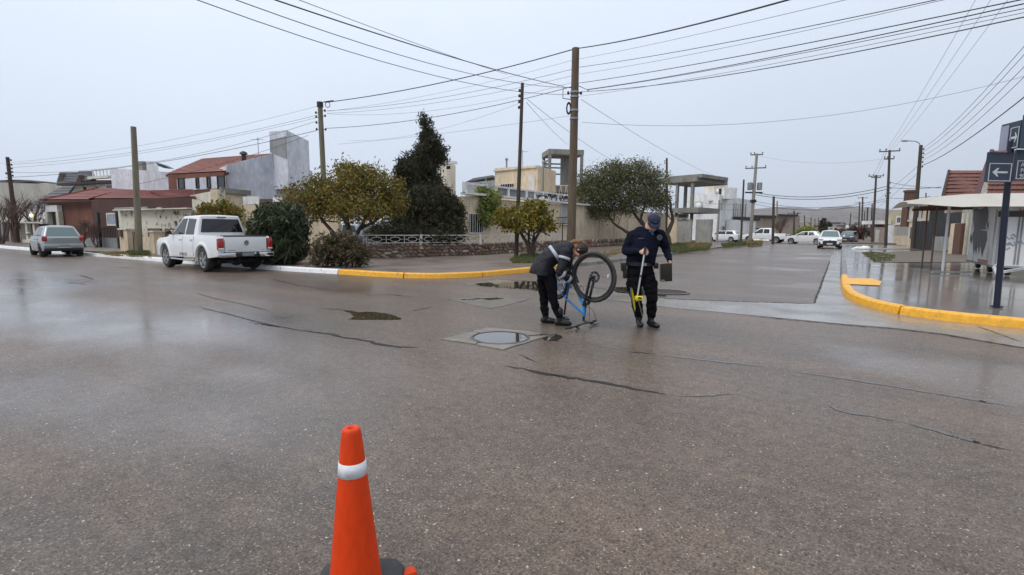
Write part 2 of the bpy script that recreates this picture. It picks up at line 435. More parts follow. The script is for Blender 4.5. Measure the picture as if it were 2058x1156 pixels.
# west block: kerb path from the far left, round the corner, up the side street
kl = [Vector((-130, 8.3, 0)), Vector((-46, 8.75, 0)), Vector((-29.2, 9.1, 0)), Vector((-23.7, 9.3, 0)), Vector((-15.4, 9.75, 0)), g(692, 552), Vector((-11.4, 10.25, 0)),
      Vector((-10.0, 10.65, 0)), Vector((-9.3, 11.4, 0)), Vector((-8.92, 12.6, 0)), Vector((-8.75, 14.6, 0)), Vector((-8.4, 20.6, 0)), Vector((-8.25, 30, 0)), Vector((-8.25, 59, 0))]
kr = [Vector((0.12, 61, 0)), Vector((0.10, 40, 0)), Vector((0.08, 18.6, 0)), Vector((0.09, 14.4, 0)), Vector((0.30, 12.4, 0)), Vector((0.85, 11.2, 0)), Vector((1.5, 10.72, 0)),
      Vector((2.5, 10.55, 0)), Vector((6, 10.5, 0)), Vector((90, 10.2, 0))]
for p in kl + kr: p.z = 0
klp = kl[:6] + smooth_path(kl[5:], 2)[1:]
krp = kr[:3] + smooth_path(kr[2:], 2)[1:]
def kerb(name, path, side, mat_of, length_of):
    root = struct(name)
    i = 0; walk = 0.0; step = 0.5
    pts = resample(path, step)
    rr = random.Random(5)
    k = 0
    while k < len(pts)-1:
        n = max(1, int(length_of(pts[k])/step)); e = min(k+n, len(pts)-1)
        seg = pts[k:e+1]
        mb = MB(); secs = []
        gap = 0.022
        for j, p in enumerate(seg):
            a = pts[max(k+j-1, 0)]; b = pts[min(k+j+1, len(pts)-1)]
            d = (b-a).normalized(); nrm = Vector((-d.y, d.x, 0))*side
            c = Vector(p)
            if j == 0: c += d*gap
            if j == len(seg)-1: c -= d*gap
            h = KH + rr.uniform(-.004, .004)
            secs.append([c + nrm*0.0 + Vector((0, 0, -.02)), c + nrm*.008 + Vector((0, 0, .03)), c + nrm*.025 + Vector((0, 0, h-.03)), c + nrm*.05 + Vector((0, 0, h-.004)), c + nrm*.17 + Vector((0, 0, h)), c + nrm*.19 + Vector((0, 0, h-.02)), c + nrm*.19 + Vector((0, 0, -.02))])
        m_ = len(secs[0]); vs = [v for s_ in secs for v in s_]; fs = []
        for a_ in range(len(secs)-1):
            for b_ in range(m_-1):
                fs.append((a_*m_+b_, (a_+1)*m_+b_, (a_+1)*m_+b_+1, a_*m_+b_+1))
        fs.append(tuple(range(m_))); fs.append(tuple(reversed(range((len(secs)-1)*m_, len(secs)*m_))))
        mb.add(vs, fs)
        mid = seg[len(seg)//2]
        mb.build('kerb_stone', mat_of(mid), root, smooth=30)
        k = e
    return root
M['kerbgrey'] = mat('kerb_concrete', (0.21, 0.20, 0.185), (0.14, 0.13, 0.12), rough=0.3, rough2=0.6, scale=3, bump=0.2, bscale=25, world_co=True)
yA = g(692, 552).x
def kl_mat(p):
    if p.y < 11.0 and p.x < yA: return M['kerbwhite']
    if p.y < 17.5: return M['yellow']
    return M['kerbgrey']
def kr_mat(p): return M['yellow'] if p.y < 18.8 else M['kerbgrey']
far = lambda p: 2.5 if math.hypot(p.x, p.y) < 32 else 6.0
kerb('kerb', klp, 1, kl_mat, far)
kerb('kerb', krp, 1, kr_mat, far)

def block(name, outline, material, z=KH-0.012):
    mb = MB(); n = len(outline)
    mb.prism([(p[0], p[1], -0.02) for p in outline], (0, 0, z+0.02))
    o = mb.build(name, material); o['kind'] = 'structure'; return o
def inset(path, d, side):
    out = []
    for j, p in enumerate(path):
        a = path[max(j-1, 0)]; b = path[min(j+1, len(path)-1)]
        dd = (b-a).normalized(); out.append(p + Vector((-dd.y, dd.x, 0))*side*d)
    return out
block('pavement', inset(klp, .17, 1) + [Vector((-130, 59, 0))], M['wetsoil'])
block('pavement', inset(krp, .17, 1) + [Vector((90, 61, 0))], M['walkwet'])
# blocks beyond the cross street
block('pavement', [(-130, 80, 0), (-8.3, 80, 0), (-8.3, 220, 0), (-130, 220, 0)], M['soil'])
block('pavement', [(0.2, 74, 0), (90, 74, 0), (90, 220, 0), (0.2, 220, 0)], M['soil'])

# concrete valley gutter across the mouth of the side street, and the channel along its east kerb
band_up = [g(1000, 562), g(1120, 568), g(1240, 585), g(1340, 601), g(1500, 607), g(1636, 611)]
band_lo = [g(2120, 712), g(2058, 700), g(1900, 672), g(1800, 660), g(1700, 652), g(1500, 633), g(1340, 618), g(1200, 600), g(1100, 580), g(930, 572)]
krr = [p for p in krp if p.y < 13.6 or p.x > 0.3]
gut = [Vector((-0.42, 59, 0))] + [Vector((0.11, 59, 0)), Vector((0.09, 40, 0)), Vector((0.07, 18.6, 0))] + [p + Vector((0.0, -0.0, 0)) for p in krp if 10.5 < p.y < 18 and p.x < 6] + [Vector((6, 9.7, 0))]
sheet('valley_gutter', gut[:1][::-1] + gut[1:] + band_lo + band_up, M['gutter'], 0.004)
# joints of the gutter concrete
def strip(name, pts, w, material, z, parent=None, seed=0, taper=True, jit=0.35):
    rr = random.Random(seed); pts = resample(pts, max(0.05, w*1.6)); L = []; Rr = []
    n = len(pts)
    for j, p in enumerate(pts):
        a = pts[max(j-1, 0)]; b = pts[min(j+1, n-1)]; d = (b-a).normalized(); nr = Vector((-d.y, d.x, 0))
        ww = w*(0.5+rr.random())*(min(1, 0.15+min(j, n-1-j)/6) if taper else 1)
        off = nr*rr.uniform(-jit, jit)*w
        L.append(p+off+nr*ww/2); Rr.append(p+off-nr*ww/2)
    mb = MB(); vs = [(p.x, p.y, z) for p in L] + [(p.x, p.y, z) for p in Rr]
    mb.add(vs, [(i+n, i+1+n, i+1, i) for i in range(n-1)])
    o = mb.build(name, material, parent, fixn=False)
    if parent is None: o['kind'] = 'structure'
    return o
# the asphalt ends in a low ragged lip at the gutter
strip('road_joint', band_up, 0.05, M['tar'], 0.008, road, 3)
strip('road_joint', [g(2120, 712), g(2058, 700), g(1900, 674), g(1800, 662), g(1700, 654), g(1500, 635)], 0.035, M['tar'], 0.008, road, 4)
strip('road_joint', [g(1636, 611), g(1655, 560), g(1668, 525)], 0.04, M['tar'], 0.008, road, 8)
strip('road_joint', [g(1960, 655), g(2058, 690)], 0.02, M['tar'], 0.008, road, 9)
# painted ramp mark behind the east kerb
sheet('painted_ramp', [g(1697, 559, KH), g(1752, 560, KH), g(1772, 566, KH), g(1768, 574, KH), g(1700, 571, KH)], M['yellow'], KH+0.003)

# cracks in the asphalt (px traced, then laid on the road)
def crack(pxs, w, seed, material='tar', z=0.004, name='road_crack'):
    return strip(name, [g(x, y) for x, y in pxs], w, M[material], z, road, seed)
crack([(400, 618), (460, 632), (520, 648), (580, 660), (600, 664), (640, 663)], 0.022, 1)
crack([(600, 664), (660, 671), (700, 680), (735, 684), (762, 693), (790, 697), (842, 699)], 0.055, 2)
crack([(1010, 735), (1060, 743), (1085, 750), (1120, 756), (1180, 764), (1240, 776), (1300, 786), (1340, 793)], 0.05, 3)
crack([(1080, 749), (1120, 755), (1150, 760)], 0.07, 13)
crack([(1040, 711), (1075, 727), (1090, 733)], 0.018, 5)
crack([(545, 561), (600, 574), (640, 580), (665, 581)], 0.05, 6)
crack([(735, 594), (780, 592), (830, 597)], 0.05, 7)
crack([(640, 620), (680, 622), (705, 626)], 0.05, 8)
crack([(820, 627), (850, 621), (872, 617)], 0.035, 9)
crack([(1010, 612), (1040, 607), (1072, 600)], 0.05, 10)
crack([(900, 603), (930, 601)], 0.08, 14)
crack([(135, 555), (160, 554), (175, 557), (187, 562)], 0.06, 11)
crack([(138, 568), (160, 570), (170, 572)], 0.11, 12)
crack([(215, 538), (240, 537), (268, 539)], 0.10, 15)
crack([(395, 590), (430, 600), (490, 612), (540, 625)], 0.02, 16)
crack([(1265, 708), (1290, 709), (1322, 713)], 0.04, 17)
crack([(845, 684), (885, 685)], 0.02, 18)
# long seams where rain lies
def wetline(pxs, w, seed):
    return strip('rain_trickle', [g(x, y) for x, y in pxs], w, M['water'], 0.004, road, seed, jit=0.3)
wetline([(1185, 692), (1260, 704)], 0.03, 21); wetline([(1322, 713), (1450, 728), (1540, 738)], 0.035, 22)
wetline([(1600, 748), (1700, 762), (1800, 778), (1950, 803), (2058, 822)], 0.03, 23)
wetline([(1345, 796), (1400, 797), (1450, 793), (1500, 793)], 0.035, 24)
wetline([(1660, 815), (1700, 830), (1760, 840), (1800, 845)], 0.07, 25)
wetline([(1800, 846), (1850, 858), (1900, 872), (1950, 885), (1990, 898), (2058, 912)], 0.032, 26)
wetline([(500, 648), (545, 655), (570, 660)], 0.03, 27)
wetline([(15, 712), (30, 722)], 0.03, 28)

# patched concrete panels in the road, one of them round a manhole
def panel_piece(root, pxs, seed, zt=0.012):
    pl = jitter_poly([g(x, y) for x, y in pxs], 5, 0.012, seed)
    mb = MB(); mb.prism([(p.x, p.y, -0.01) for p in pl], (0, 0, zt+0.01))
    return mb.build('slab_piece', M['slab'], root)
s1 = struct('concrete_slab')
panel_piece(s1, [(886, 683), (945, 669), (962, 671), (948, 680), (958, 690), (955, 693)], 1)
panel_piece(s1, [(948, 668), (978, 660), (1020, 663), (1090, 671), (1082, 674), (1060, 676), (1040, 670), (1000, 667), (966, 670)], 2)
panel_piece(s1, [(958, 694), (962, 691), (1000, 693), (1045, 690), (1058, 684), (1062, 678), (1104, 675), (1012, 704)], 3)
s2 = struct('concrete_slab'); slab_keep = M['slab']
M['slab'] = mat('worn_slab_concrete', (0.15, 0.122, 0.10), (0.105, 0.085, 0.07), rough=.45, scale=3, bump=.3, bscale=40, fine=(50, .3), world_co=True)
panel_piece(s2, [(902, 602), (960, 597), (1000, 598), (1065, 601), (1010, 616), (985, 621)], 4, 0.006); M['slab'] = slab_keep
puddle_spots = [[(925, 603), (960, 600), (972, 601), (950, 604)], [(965, 601), (1000, 599), (1012, 601), (985, 604)]]
mh_c = g(1005, 680); mh = thing('manhole_cover', 'round iron manhole cover under a film of rain water, set in cracked pale concrete', 'manhole cover', (mh_c.x, mh_c.y, 0))
mb = MB(); mb.lathe([(0.40, 0.002), (0.40, 0.016), (0.365, 0.018), (0.365, 0.006)], 40); mb.build('rim', mat('cast_iron', (0.07, 0.065, 0.06), (0.12, 0.08, 0.06), rough=0.4, scale=12, bump=0.3), mh, smooth=True)
mb = MB(); mb.lathe([(0.0, 0.008), (0.36, 0.008), (0.36, 0.0)], 40)
for i in range(7):
    mb.box((-.3+.1*i, 0, .0085), (.02, .5 - abs(i-3)*.06, .004))
mb.build('lid', bpy.data.materials['cast_iron'], mh)
wt = MB(); wp = [Vector((math.cos(t)*.35*(1+.04*math.sin(3*t)), math.sin(t)*.35*(1+.03*math.cos(5*t)), .0125)) for t in [2*math.pi*k/40 for k in range(40)]]
wt.add(wp, [tuple(range(40))]); wt.build('rain_film', M['water'], mh, fixn=False)
# covers further up the side street and on the left street
def small_cover(px, py, r, label):
    c = g(px, py); t = thing('manhole_cover', label, 'manhole cover', (c.x, c.y, 0))
    mb = MB(); mb.lathe([(r*1.15, 0.001), (r*1.15, 0.022), (r, 0.024), (r, 0.008)], 32); mb.build('rim', bpy.data.materials['cast_iron'], t, smooth=True)
    mb = MB(); mb.lathe([(0, 0.012), (r*.99, 0.012), (r*.99, 0)], 32); mb.build('lid', M['tar'], t)
small_cover(1345, 588, 0.40, 'dark round cover sunk in the road behind the man in the cap')

# puddles
def puddle(pxs, seed, amp=0.05, z=0.005, sub=6):
    pl = jitter_poly([g(x, y) for x, y in pxs], sub, amp, seed)
    return sheet('puddle', pl, M['water'], z)
puddle([(690, 624), (706, 625), (722, 628), (745, 627), (775, 630), (792, 634), (806, 640), (803, 643), (760, 643), (718, 643), (700, 642), (712, 637), (706, 631)], 1, 0.015, sub=3)
for i_, ps_ in enumerate(puddle_spots): puddle(ps_, 60+i_, 0.02, z=0.009)
puddle([(990, 573), (1030, 566), (1090, 566), (1150, 572), (1150, 580), (1095, 586), (1040, 580), (1000, 578)], 3, 0.06)
puddle([(955, 570), (985, 568), (995, 573), (985, 577), (962, 574)], 4, 0.04)
puddle([(1225, 577), (1300, 578), (1345, 584), (1358, 590), (1340, 596), (1280, 594), (1235, 588)], 7, 0.05)
puddle([(1085, 674), (1118, 672), (1132, 678), (1120, 686), (1096, 684)], 9, 0.02, z=0.006)
# rain lying on the east pavement
def wpud(pxs, seed):
    pl = jitter_poly([g(x, y, KH) for x, y in pxs], 6, 0.05, seed); sheet('puddle', pl, M['water'], KH+0.004)

# earth and grass plots, paths
sheet('dirt_plot', jitter_poly([g(1734, 508, KH), g(1757, 527, KH), g(1950, 527, KH), g(2100, 515, KH), g(2000, 499, KH)], 8, 0.12, 3), M['soil'], KH+0.004)
sheet('pale_path', [g(1725, 499, KH), g(1728, 502, KH), g(2050, 500, KH), g(2058, 496, KH)], M['slab'], KH+0.003)
sheet('garden_path', [g(150, 499, KH), g(175, 504, KH), g(300, 512, KH), g(330, 512, KH), g(330, 500, KH), g(230, 494, KH)], M['slab'], KH+0.002)
sheet('garden_path', [g(1300, 497, KH), g(1300, 501, KH), g(1230, 509, KH), g(1180, 515, KH), g(1180, 510, KH), g(1230, 503, KH)], M['gutter'], KH+0.002)

# grass
def grass_patch(name, pxs, n, h, m_, z=KH-0.01, sd_=0, w=0.012):
    poly = [g(x, y, z) for x, y in pxs]
    xs = [p.x for p in poly]; ys = [p.y for p in poly]; rr = random.Random(sd_)
    def inside(x, y):
        c = False; j = len(poly)-1
        for i in range(len(poly)):
            if (poly[i].y > y) != (poly[j].y > y) and x < (poly[j].x-poly[i].x)*(y-poly[i].y)/(poly[j].y-poly[i].y)+poly[i].x: c = not c
            j = i
        return c
    V = []; Fc = []; k = 0; tries = 0
    while k < n and tries < n*30:
        tries += 1
        x = rr.uniform(min(xs), max(xs)); y = rr.uniform(min(ys), max(ys))
        if not inside(x, y): continue
        if mnoise.noise(Vector((x*1.3, y*1.3, sd_))) < -0.12 and rr.random() < 0.85: continue
        for _ in range(3):
            a = rr.uniform(0, 6.28); hh = h*rr.uniform(.4, 1.2); ln = rr.uniform(.1, .6)*hh
            b = rr.uniform(0, 6.28); x2 = x+rr.uniform(-.05, .05); y2 = y+rr.uniform(-.05, .05)
            dx, dy = math.cos(a)*w, math.sin(a)*w
            o = len(V); V += [(x2-dx, y2-dy, z), (x2+dx, y2+dy, z), (x2+math.cos(b)*ln, y2+math.sin(b)*ln, z+hh)]; Fc.append((o, o+1, o+2))
        k += 1
    me = bpy.data.meshes.new(name); me.from_pydata(V, [], Fc); me.materials.append(m_)
    o = link(name, me); o['kind'] = 'stuff'; return o
# ================================================================== PLANTS
def leaves_mesh(blobs, n, size, aspect=1.6, shell=0.55, seed=0, droop=0.0, clump=0.0, up=0.0):
    """blobs: (center Vector, (rx, ry, rz)); returns a mesh of n small leaf quads"""
    r = np.random.default_rng(seed)
    C = np.array([list(b[0]) for b in blobs]); S = np.array([list(b[1]) for b in blobs])
    w = np.power(S[:, 0]*S[:, 1]*S[:, 2], 0.72); w /= w.sum()
    idx = r.choice(len(blobs), n, p=w)
    if clump > 0:
        nc = max(8, n//14); ci = r.choice(len(blobs), nc, p=w)
        d = r.normal(size=(nc, 3)); d /= np.linalg.norm(d, axis=1)[:, None]
        rad = shell + (1-shell)*np.power(r.random(nc), 0.5)
        cc = C[ci] + d*S[ci]*rad[:, None]
        pick = r.integers(0, nc, n)
        P = cc[pick] + r.normal(size=(n, 3))*clump
    else:
        d = r.normal(size=(n, 3)); d /= np.linalg.norm(d, axis=1)[:, None]
        rad = shell + (1-shell)*np.power(r.random(n), 0.6)
        P = C[idx] + d*S[idx]*rad[:, None]
    a = r.normal(size=(n, 3)); a[:, 2] = a[:, 2]*(1-droop) + up*1.5 - droop
    a /= np.linalg.norm(a, axis=1)[:, None]
    b = r.normal(size=(n, 3)); b -= (b*a).sum(1)[:, None]*a; b /= np.linalg.norm(b, axis=1)[:, None]
    sz = size*(0.6+0.8*r.random(n))[:, None]
    L = a*sz*aspect*0.5; W = b*sz*0.5
    V = np.empty((n, 4, 3)); V[:, 0] = P-L; V[:, 1] = P+W*0.7; V[:, 2] = P+L; V[:, 3] = P-W*0.7
    me = bpy.data.meshes.new('crown')
    me.vertices.add(n*4); me.vertices.foreach_set('co', V.reshape(-1).astype(np.float32))
    me.loops.add(n*4); me.loops.foreach_set('vertex_index', np.arange(n*4, dtype=np.int32))
    me.polygons.add(n); me.polygons.foreach_set('loop_start', np.arange(0, n*4, 4, dtype=np.int32))
    me.polygons.foreach_set('loop_total', np.full(n, 4, dtype=np.int32))
    me.update(calc_edges=True); me.validate()
    return me
def wblobs(spec, base):
    """(px, py, depth, rx px, ry px[, depth radius factor]) -> local blobs round a base point"""
    out = []
    for s in spec:
        p = q(s[0], s[1], s[2]); k = mpp(s[2]); rz = s[4]*k
        out.append((p - base, (s[3]*k, s[3]*k*(s[5] if len(s) > 5 else 0.9), rz)))
    return out
def limb_paths(paths, base):
    return [[(q(*p[:3]) - base, p[3]*mpp(p[2])) for p in path] for path in paths]
def tree(name, label, cat, basepx, crown, n, size, lm, limbs, seed, bark='bark', group=None, z=KH, twigs=60, **kw):
    d = depth_of(g(basepx[0], basepx[1], z)) if len(basepx) == 2 else basepx[2]
    b = q(basepx[0], basepx[1], d); b.z = z - 0.02
    t = thing(name, label, cat, b, 0, group)
    bl = wblobs(crown, b)
    if limbs:
        mb = MB(); rr = random.Random(seed)
        for path in limb_paths(limbs, b):
            pts = [p for p, _ in path]; rd = [r_ for _, r_ in path]
            if pts[0].length < 1.2 and abs(pts[0].z) < 0.6: pts[0].z = 0
            fine = [pts[0]]; fr = [rd[0]]
            for i in range(len(pts)-1):
                for k in (0.33, 0.66, 1.0):
                    p = pts[i].lerp(pts[i+1], k); L = (pts[i+1]-pts[i]).length
                    if k < 1: p = p + Vector((rr.uniform(-1, 1), rr.uniform(-1, 1), rr.uniform(-.5, .5)))*L*0.05
                    fine.append(p); fr.append(rd[i]*(1-k)+rd[i+1]*k)
            mb.tube(fine, fr, 7)
            for _ in range(twigs//max(1, len(limbs))):
                i = rr.randrange(len(fine)//2, len(fine)); c, s = bl[rr.randrange(len(bl))]
                e = c + Vector((rr.uniform(-.8, .8)*s[0], rr.uniform(-.8, .8)*s[1], rr.uniform(-.6, .8)*s[2]))
                if (e-fine[i]).length > 2.2*max(s): continue
                m_ = fine[i].lerp(e, .5) + Vector((0, 0, -0.08*(e-fine[i]).length))
                r0 = max(0.008, fr[i]*.4); mb.tube([fine[i], m_, e], [r0, r0*.6, r0*.25], 4, cap=False)
        mb.build('trunk', M[bark], t, smooth=True)
    me = leaves_mesh(bl, n, size, seed=seed, **kw); me.materials.append(lm)
    link('crown', me, t)
    return t
def twig_tree(name, label, cat, base, h, spread, n, seed, bark='twig', cat2=None, group=None, lean=0):
    """bare branching shrub or tree; branches and twigs grown recursively"""
    t = thing(name, label, cat, base, 0, group); rr = random.Random(seed)
    mb = MB(); tw = MB(); cnt = [0]
    def grow(p, d, L, r, lvl):
        e = p + d*L; mid = p.lerp(e, .5) + Vector((rr.uniform(-1, 1), rr.uniform(-1, 1), 0))*L*.06
        (mb if lvl < 2 else tw).tube([p, mid, e], [r, r*.82, r*.62], 5 if lvl < 2 else 3, cap=False)
        if lvl >= 4 or cnt[0] > n: return
        k = rr.randint(3, 4) if lvl < 3 else rr.randint(3, 5)
        for _ in range(k):
            cnt[0] += 1
            dd = (d + Vector((rr.uniform(-1, 1)*spread, rr.uniform(-1, 1)*spread, rr.uniform(-.25, .55)))).normalized()
            grow(p.lerp(e, rr.uniform(.45, 1)), dd, L*rr.uniform(.55, .85), r*.55, lvl+1)
    k0 = rr.randint(3, 5)
    for i in range(k0):
        grow(Vector((rr.uniform(-.1, .1), rr.uniform(-.1, .1), 0)), Vector((rr.uniform(-1, 1)*spread*.6+lean, rr.uniform(-1, 1)*spread*.6, 1)).normalized(), h*.36, h*.018+.006, 0)
    mb.build('trunk', M[bark], t, smooth=True); tw.build('crown', M[bark], t)
    return t

LM = {}
LM['yellowgreen'] = leaf_mat('yellowing_leaves', [(0.05, 0.065, 0.015), (0.14, 0.145, 0.026), (0.28, 0.22, 0.035), (0.23, 0.12, 0.025), (0.10, 0.11, 0.02)])
LM['roundtree'] = leaf_mat('small_tree_leaves', [(0.06, 0.08, 0.015), (0.16, 0.165, 0.025), (0.31, 0.235, 0.03), (0.22, 0.12, 0.022)])
LM['cypress'] = leaf_mat('cypress_scales', [(0.018, 0.026, 0.011), (0.034, 0.043, 0.017), (0.058, 0.054, 0.026), (0.050, 0.034, 0.022)], 0.7)
LM['olive'] = leaf_mat('olive_green_leaves', [(0.055, 0.075, 0.026), (0.10, 0.12, 0.045), (0.15, 0.15, 0.065), (0.16, 0.12, 0.07)])
LM['light'] = leaf_mat('fresh_green_leaves', [(0.12, 0.16, 0.03), (0.22, 0.27, 0.06), (0.32, 0.34, 0.09)])
LM['oleander'] = leaf_mat('oleander_leaves', [(0.022, 0.036, 0.018), (0.04, 0.058, 0.026), (0.075, 0.095, 0.045), (0.09, 0.09, 0.05)])
LM['reddish'] = leaf_mat('reddish_shrub_leaves', [(0.06, 0.055, 0.024), (0.12, 0.075, 0.055), (0.09, 0.10, 0.03), (0.15, 0.10, 0.08)])
LM['farred'] = leaf_mat('far_red_leaves', [(0.09, 0.035, 0.035), (0.12, 0.055, 0.05)])

# big yellowing tree beside the corner, over the low bush
D = 22.0
tree('leafy_tree', 'broad tree with yellowing green leaves over the reddish bush at the corner', 'tree', (700, 530, D),
     [(615, 415, D+1, 45, 34), (660, 392, D, 50, 42), (700, 380, D-1, 48, 50), (745, 385, D, 52, 46), (785, 395, D, 38, 40), (722, 420, D-1, 66, 28), (655, 418, D, 40, 20), (782, 415, D+1, 32, 26), (640, 375, D, 34, 22), (740, 350, D, 34, 26), (700, 345, D, 26, 20), (588, 395, D, 26, 26)],
     18500, 0.088, LM['yellowgreen'],
     [[(700, 530, D, 7), (708, 500, D, 6), (700, 455, D, 5), (680, 420, D, 3.5), (655, 385, D, 2), (630, 360, D, 1)],
      [(703, 500, D, 5), (722, 462, D, 4), (745, 420, D, 3), (765, 385, D, 1.5)],
      [(700, 455, D, 4), (703, 400, D, 3), (712, 350, D, 1.2)],
      [(697, 520, D, 5), (672, 470, D, 4), (640, 430, D, 2.5), (600, 405, D, 1.2)],
      [(722, 462, D, 3), (760, 440, D, 2), (795, 420, D, 1)]], 3, clump=0.15, shell=0.2, twigs=200)
# wind-bent cypress
D = 27.0
tree('cypress_tree', 'tall dark wind-bent cypress behind the white railing', 'tree', (868, 500, D),
     [(852, 244, D, 7, 20), (858, 264, D, 13, 24), (866, 288, D, 20, 26), (882, 312, D, 20, 22), (858, 312, D, 28, 34), (838, 338, D, 38, 34), (852, 362, D, 36, 36), (822, 400, D, 32, 50), (858, 420, D-1, 60, 46), (888, 416, D, 34, 40), (916, 436, D, 20, 34), (870, 458, D-1, 70, 26), (812, 440, D, 34, 34), (862, 388, D, 38, 30), (815, 362, D, 26, 36), (888, 388, D, 16, 16), (806, 336, D, 11, 20), (765, 470, D-1, 30, 20), (830, 476, D-2, 90, 16), (900, 476, D-2, 34, 16)],
     64000, 0.08, LM['cypress'],
     [[(868, 500, D, 9), (868, 420, D, 8), (862, 340, D, 5), (853, 250, D, 1.5)]], 5, clump=0.12, shell=0.3, aspect=2.4, up=0.5, twigs=40)
D = 29.0
tree('young_tree', 'slender tree with fresh light green leaves beside the cypress', 'tree', (968, 500, D),
     [(968, 395, D, 16, 20), (985, 405, D, 22, 24), (952, 420, D, 30, 22), (992, 428, D, 20, 18), (942, 445, D, 20, 18), (975, 382, D, 10, 9), (965, 440, D, 26, 14)],
     4600, 0.125, LM['light'],
     [[(968, 500, D, 2.6), (966, 450, D, 2.2), (970, 410, D, 1.4), (972, 385, D, .7)], [(966, 455, D, 2), (948, 425, D, 1)], [(967, 440, D, 2), (988, 415, D, 1)]], 6, clump=0.15, shell=0.3)
D = 23.0
tree('round_tree', 'small round yellow-green tree with several stems in the corner verge', 'tree', (1068, 520, D),
     [(1030, 440, D, 36, 20), (1060, 430, D, 40, 24), (1085, 435, D, 34, 24), (1055, 450, D, 56, 16), (1100, 450, D, 22, 16), (1015, 432, D, 22, 15), (1075, 415, D, 22, 12)],
     6000, 0.105, LM['roundtree'],
     [[(1066, 520, D, 4.5), (1062, 495, D, 4), (1048, 470, D, 3), (1030, 448, D, 1.5)], [(1068, 520, D, 4), (1070, 495, D, 3.5), (1082, 470, D, 2.6), (1095, 450, D, 1.2)],
      [(1062, 495, D, 3.2), (1063, 465, D, 2.4), (1060, 440, D, 1)], [(1072, 520, D, 3.6), (1073, 490, D, 3), (1072, 460, D, 1.8)]], 8, clump=0.10, shell=0.3, twigs=60)
D = 40.0
tree('olive_tree', 'wide leaning tree with fine olive green leaves behind the man in the cap', 'tree', (1347, 491, D),
     [(1185, 365, D, 30, 24), (1225, 355, D, 40, 26), (1270, 350, D, 45, 24), (1315, 360, D, 34, 22), (1200, 395, D, 42, 28), (1250, 390, D, 48, 26), (1305, 392, D, 40, 24), (1180, 415, D, 24, 26), (1325, 410, D, 22, 22), (1215, 425, D, 24, 18), (1170, 385, D, 16, 24), (1285, 335, D, 18, 8), (1240, 335, D, 18, 8), (1260, 418, D, 30, 12)],
     34000, 0.10, LM['olive'],
     [[(1347, 491, D, 5.5), (1340, 470, D, 5), (1352, 445, D, 3.5), (1348, 410, D, 2.5), (1335, 380, D, 1.2)],
      [(1340, 475, D, 5), (1318, 460, D, 4), (1290, 450, D, 3.2), (1272, 425, D, 2.4), (1262, 385, D, 1.2)],
      [(1330, 486, D, 4), (1296, 478, D, 3.6), (1258, 466, D, 3), (1232, 448, D, 2.2), (1215, 420, D, 1.4), (1195, 385, D, .8)],
      [(1305, 465, D, 3), (1288, 440, D, 2.4), (1296, 415, D, 1.6), (1308, 380, D, 1)]], 9, clump=0.27, shell=0.15, twigs=110, up=0.2)
# shrubs
D = 17.8
tree('oleander_shrub', 'large dark green rounded shrub at the kerb behind the pickup', 'shrub', (560, 530, D),
     [(560, 455, D, 46, 40), (530, 470, D, 30, 40), (590, 462, D, 28, 40), (560, 500, D, 56, 26), (545, 430, D, 26, 16), (580, 428, D, 22, 14), (600, 500, D, 18, 20)],
     14000, 0.085, LM['oleander'], [[(556, 530, D, 4), (550, 480, D, 3), (540, 430, D, 1.4)], [(564, 530, D, 4), (572, 480, D, 3), (585, 435, D, 1.2)]], 11, aspect=3.4, clump=0.09, shell=0.4, up=0.6)
D = 16.8
tree('low_bush', 'low reddish green bush behind the join of white and yellow kerb', 'shrub', (690, 536, D),
     [(660, 500, D, 34, 28), (700, 505, D, 40, 26), (650, 520, D, 32, 14), (725, 515, D, 22, 18), (690, 480, D, 26, 14)],
     6500, 0.065, LM['reddish'], [[(685, 536, D, 3), (670, 500, D, 2), (655, 475, D, 1)], [(695, 536, D, 3), (715, 505, D, 2), (728, 480, D, 1)]], 12, aspect=2.2, clump=0.08, shell=0.3, twigs=160)
b0 = q(712, 536, 16.9); b0.z = KH-.02
twig_tree('bare_shrub', 'twiggy leafless reddish shrub beside the low bush at the corner', 'shrub', b0, 1.15, 0.75, 420, 13)
D = 23
tree('yellow_shrub', 'yellow-brown shrub top showing over the white pickup', 'shrub', (440, 480, D),
     [(440, 420, D, 34, 14), (410, 430, D, 24, 12), (470, 430, D, 22, 14), (440, 445, D, 50, 20)], 3800, 0.11, LM['yellowgreen'], [[(440, 480, D, 3), (438, 445, D, 2), (430, 418, D, 1)]], 14, clump=0.12, shell=0.3)
# bare trees by the far left
for i, (px, py, d, h, s, lab) in enumerate([(30, 492, 37, 4.4, .62, 'bare reddish tree at the left edge beside the leaning pole'), (70, 490, 40, 4.2, .7, 'bare pale brown tree in front of the slate roofed cottage'), (4, 492, 34, 3.8, .6, 'dark bare shrub at the extreme left edge over the fence'),
                                     (168, 490, 29.5, 2.1, .75, 'low bare red-brown shrub before the terracotta house wall'), (192, 490, 29.3, 1.9, .8, 'bare shrub with pale twigs beside the garden gate')]):
    b = q(px, py, d); b.z = KH-.02
    twig_tree('bare_tree', lab, 'tree', b, h, s, 520, 40+i)
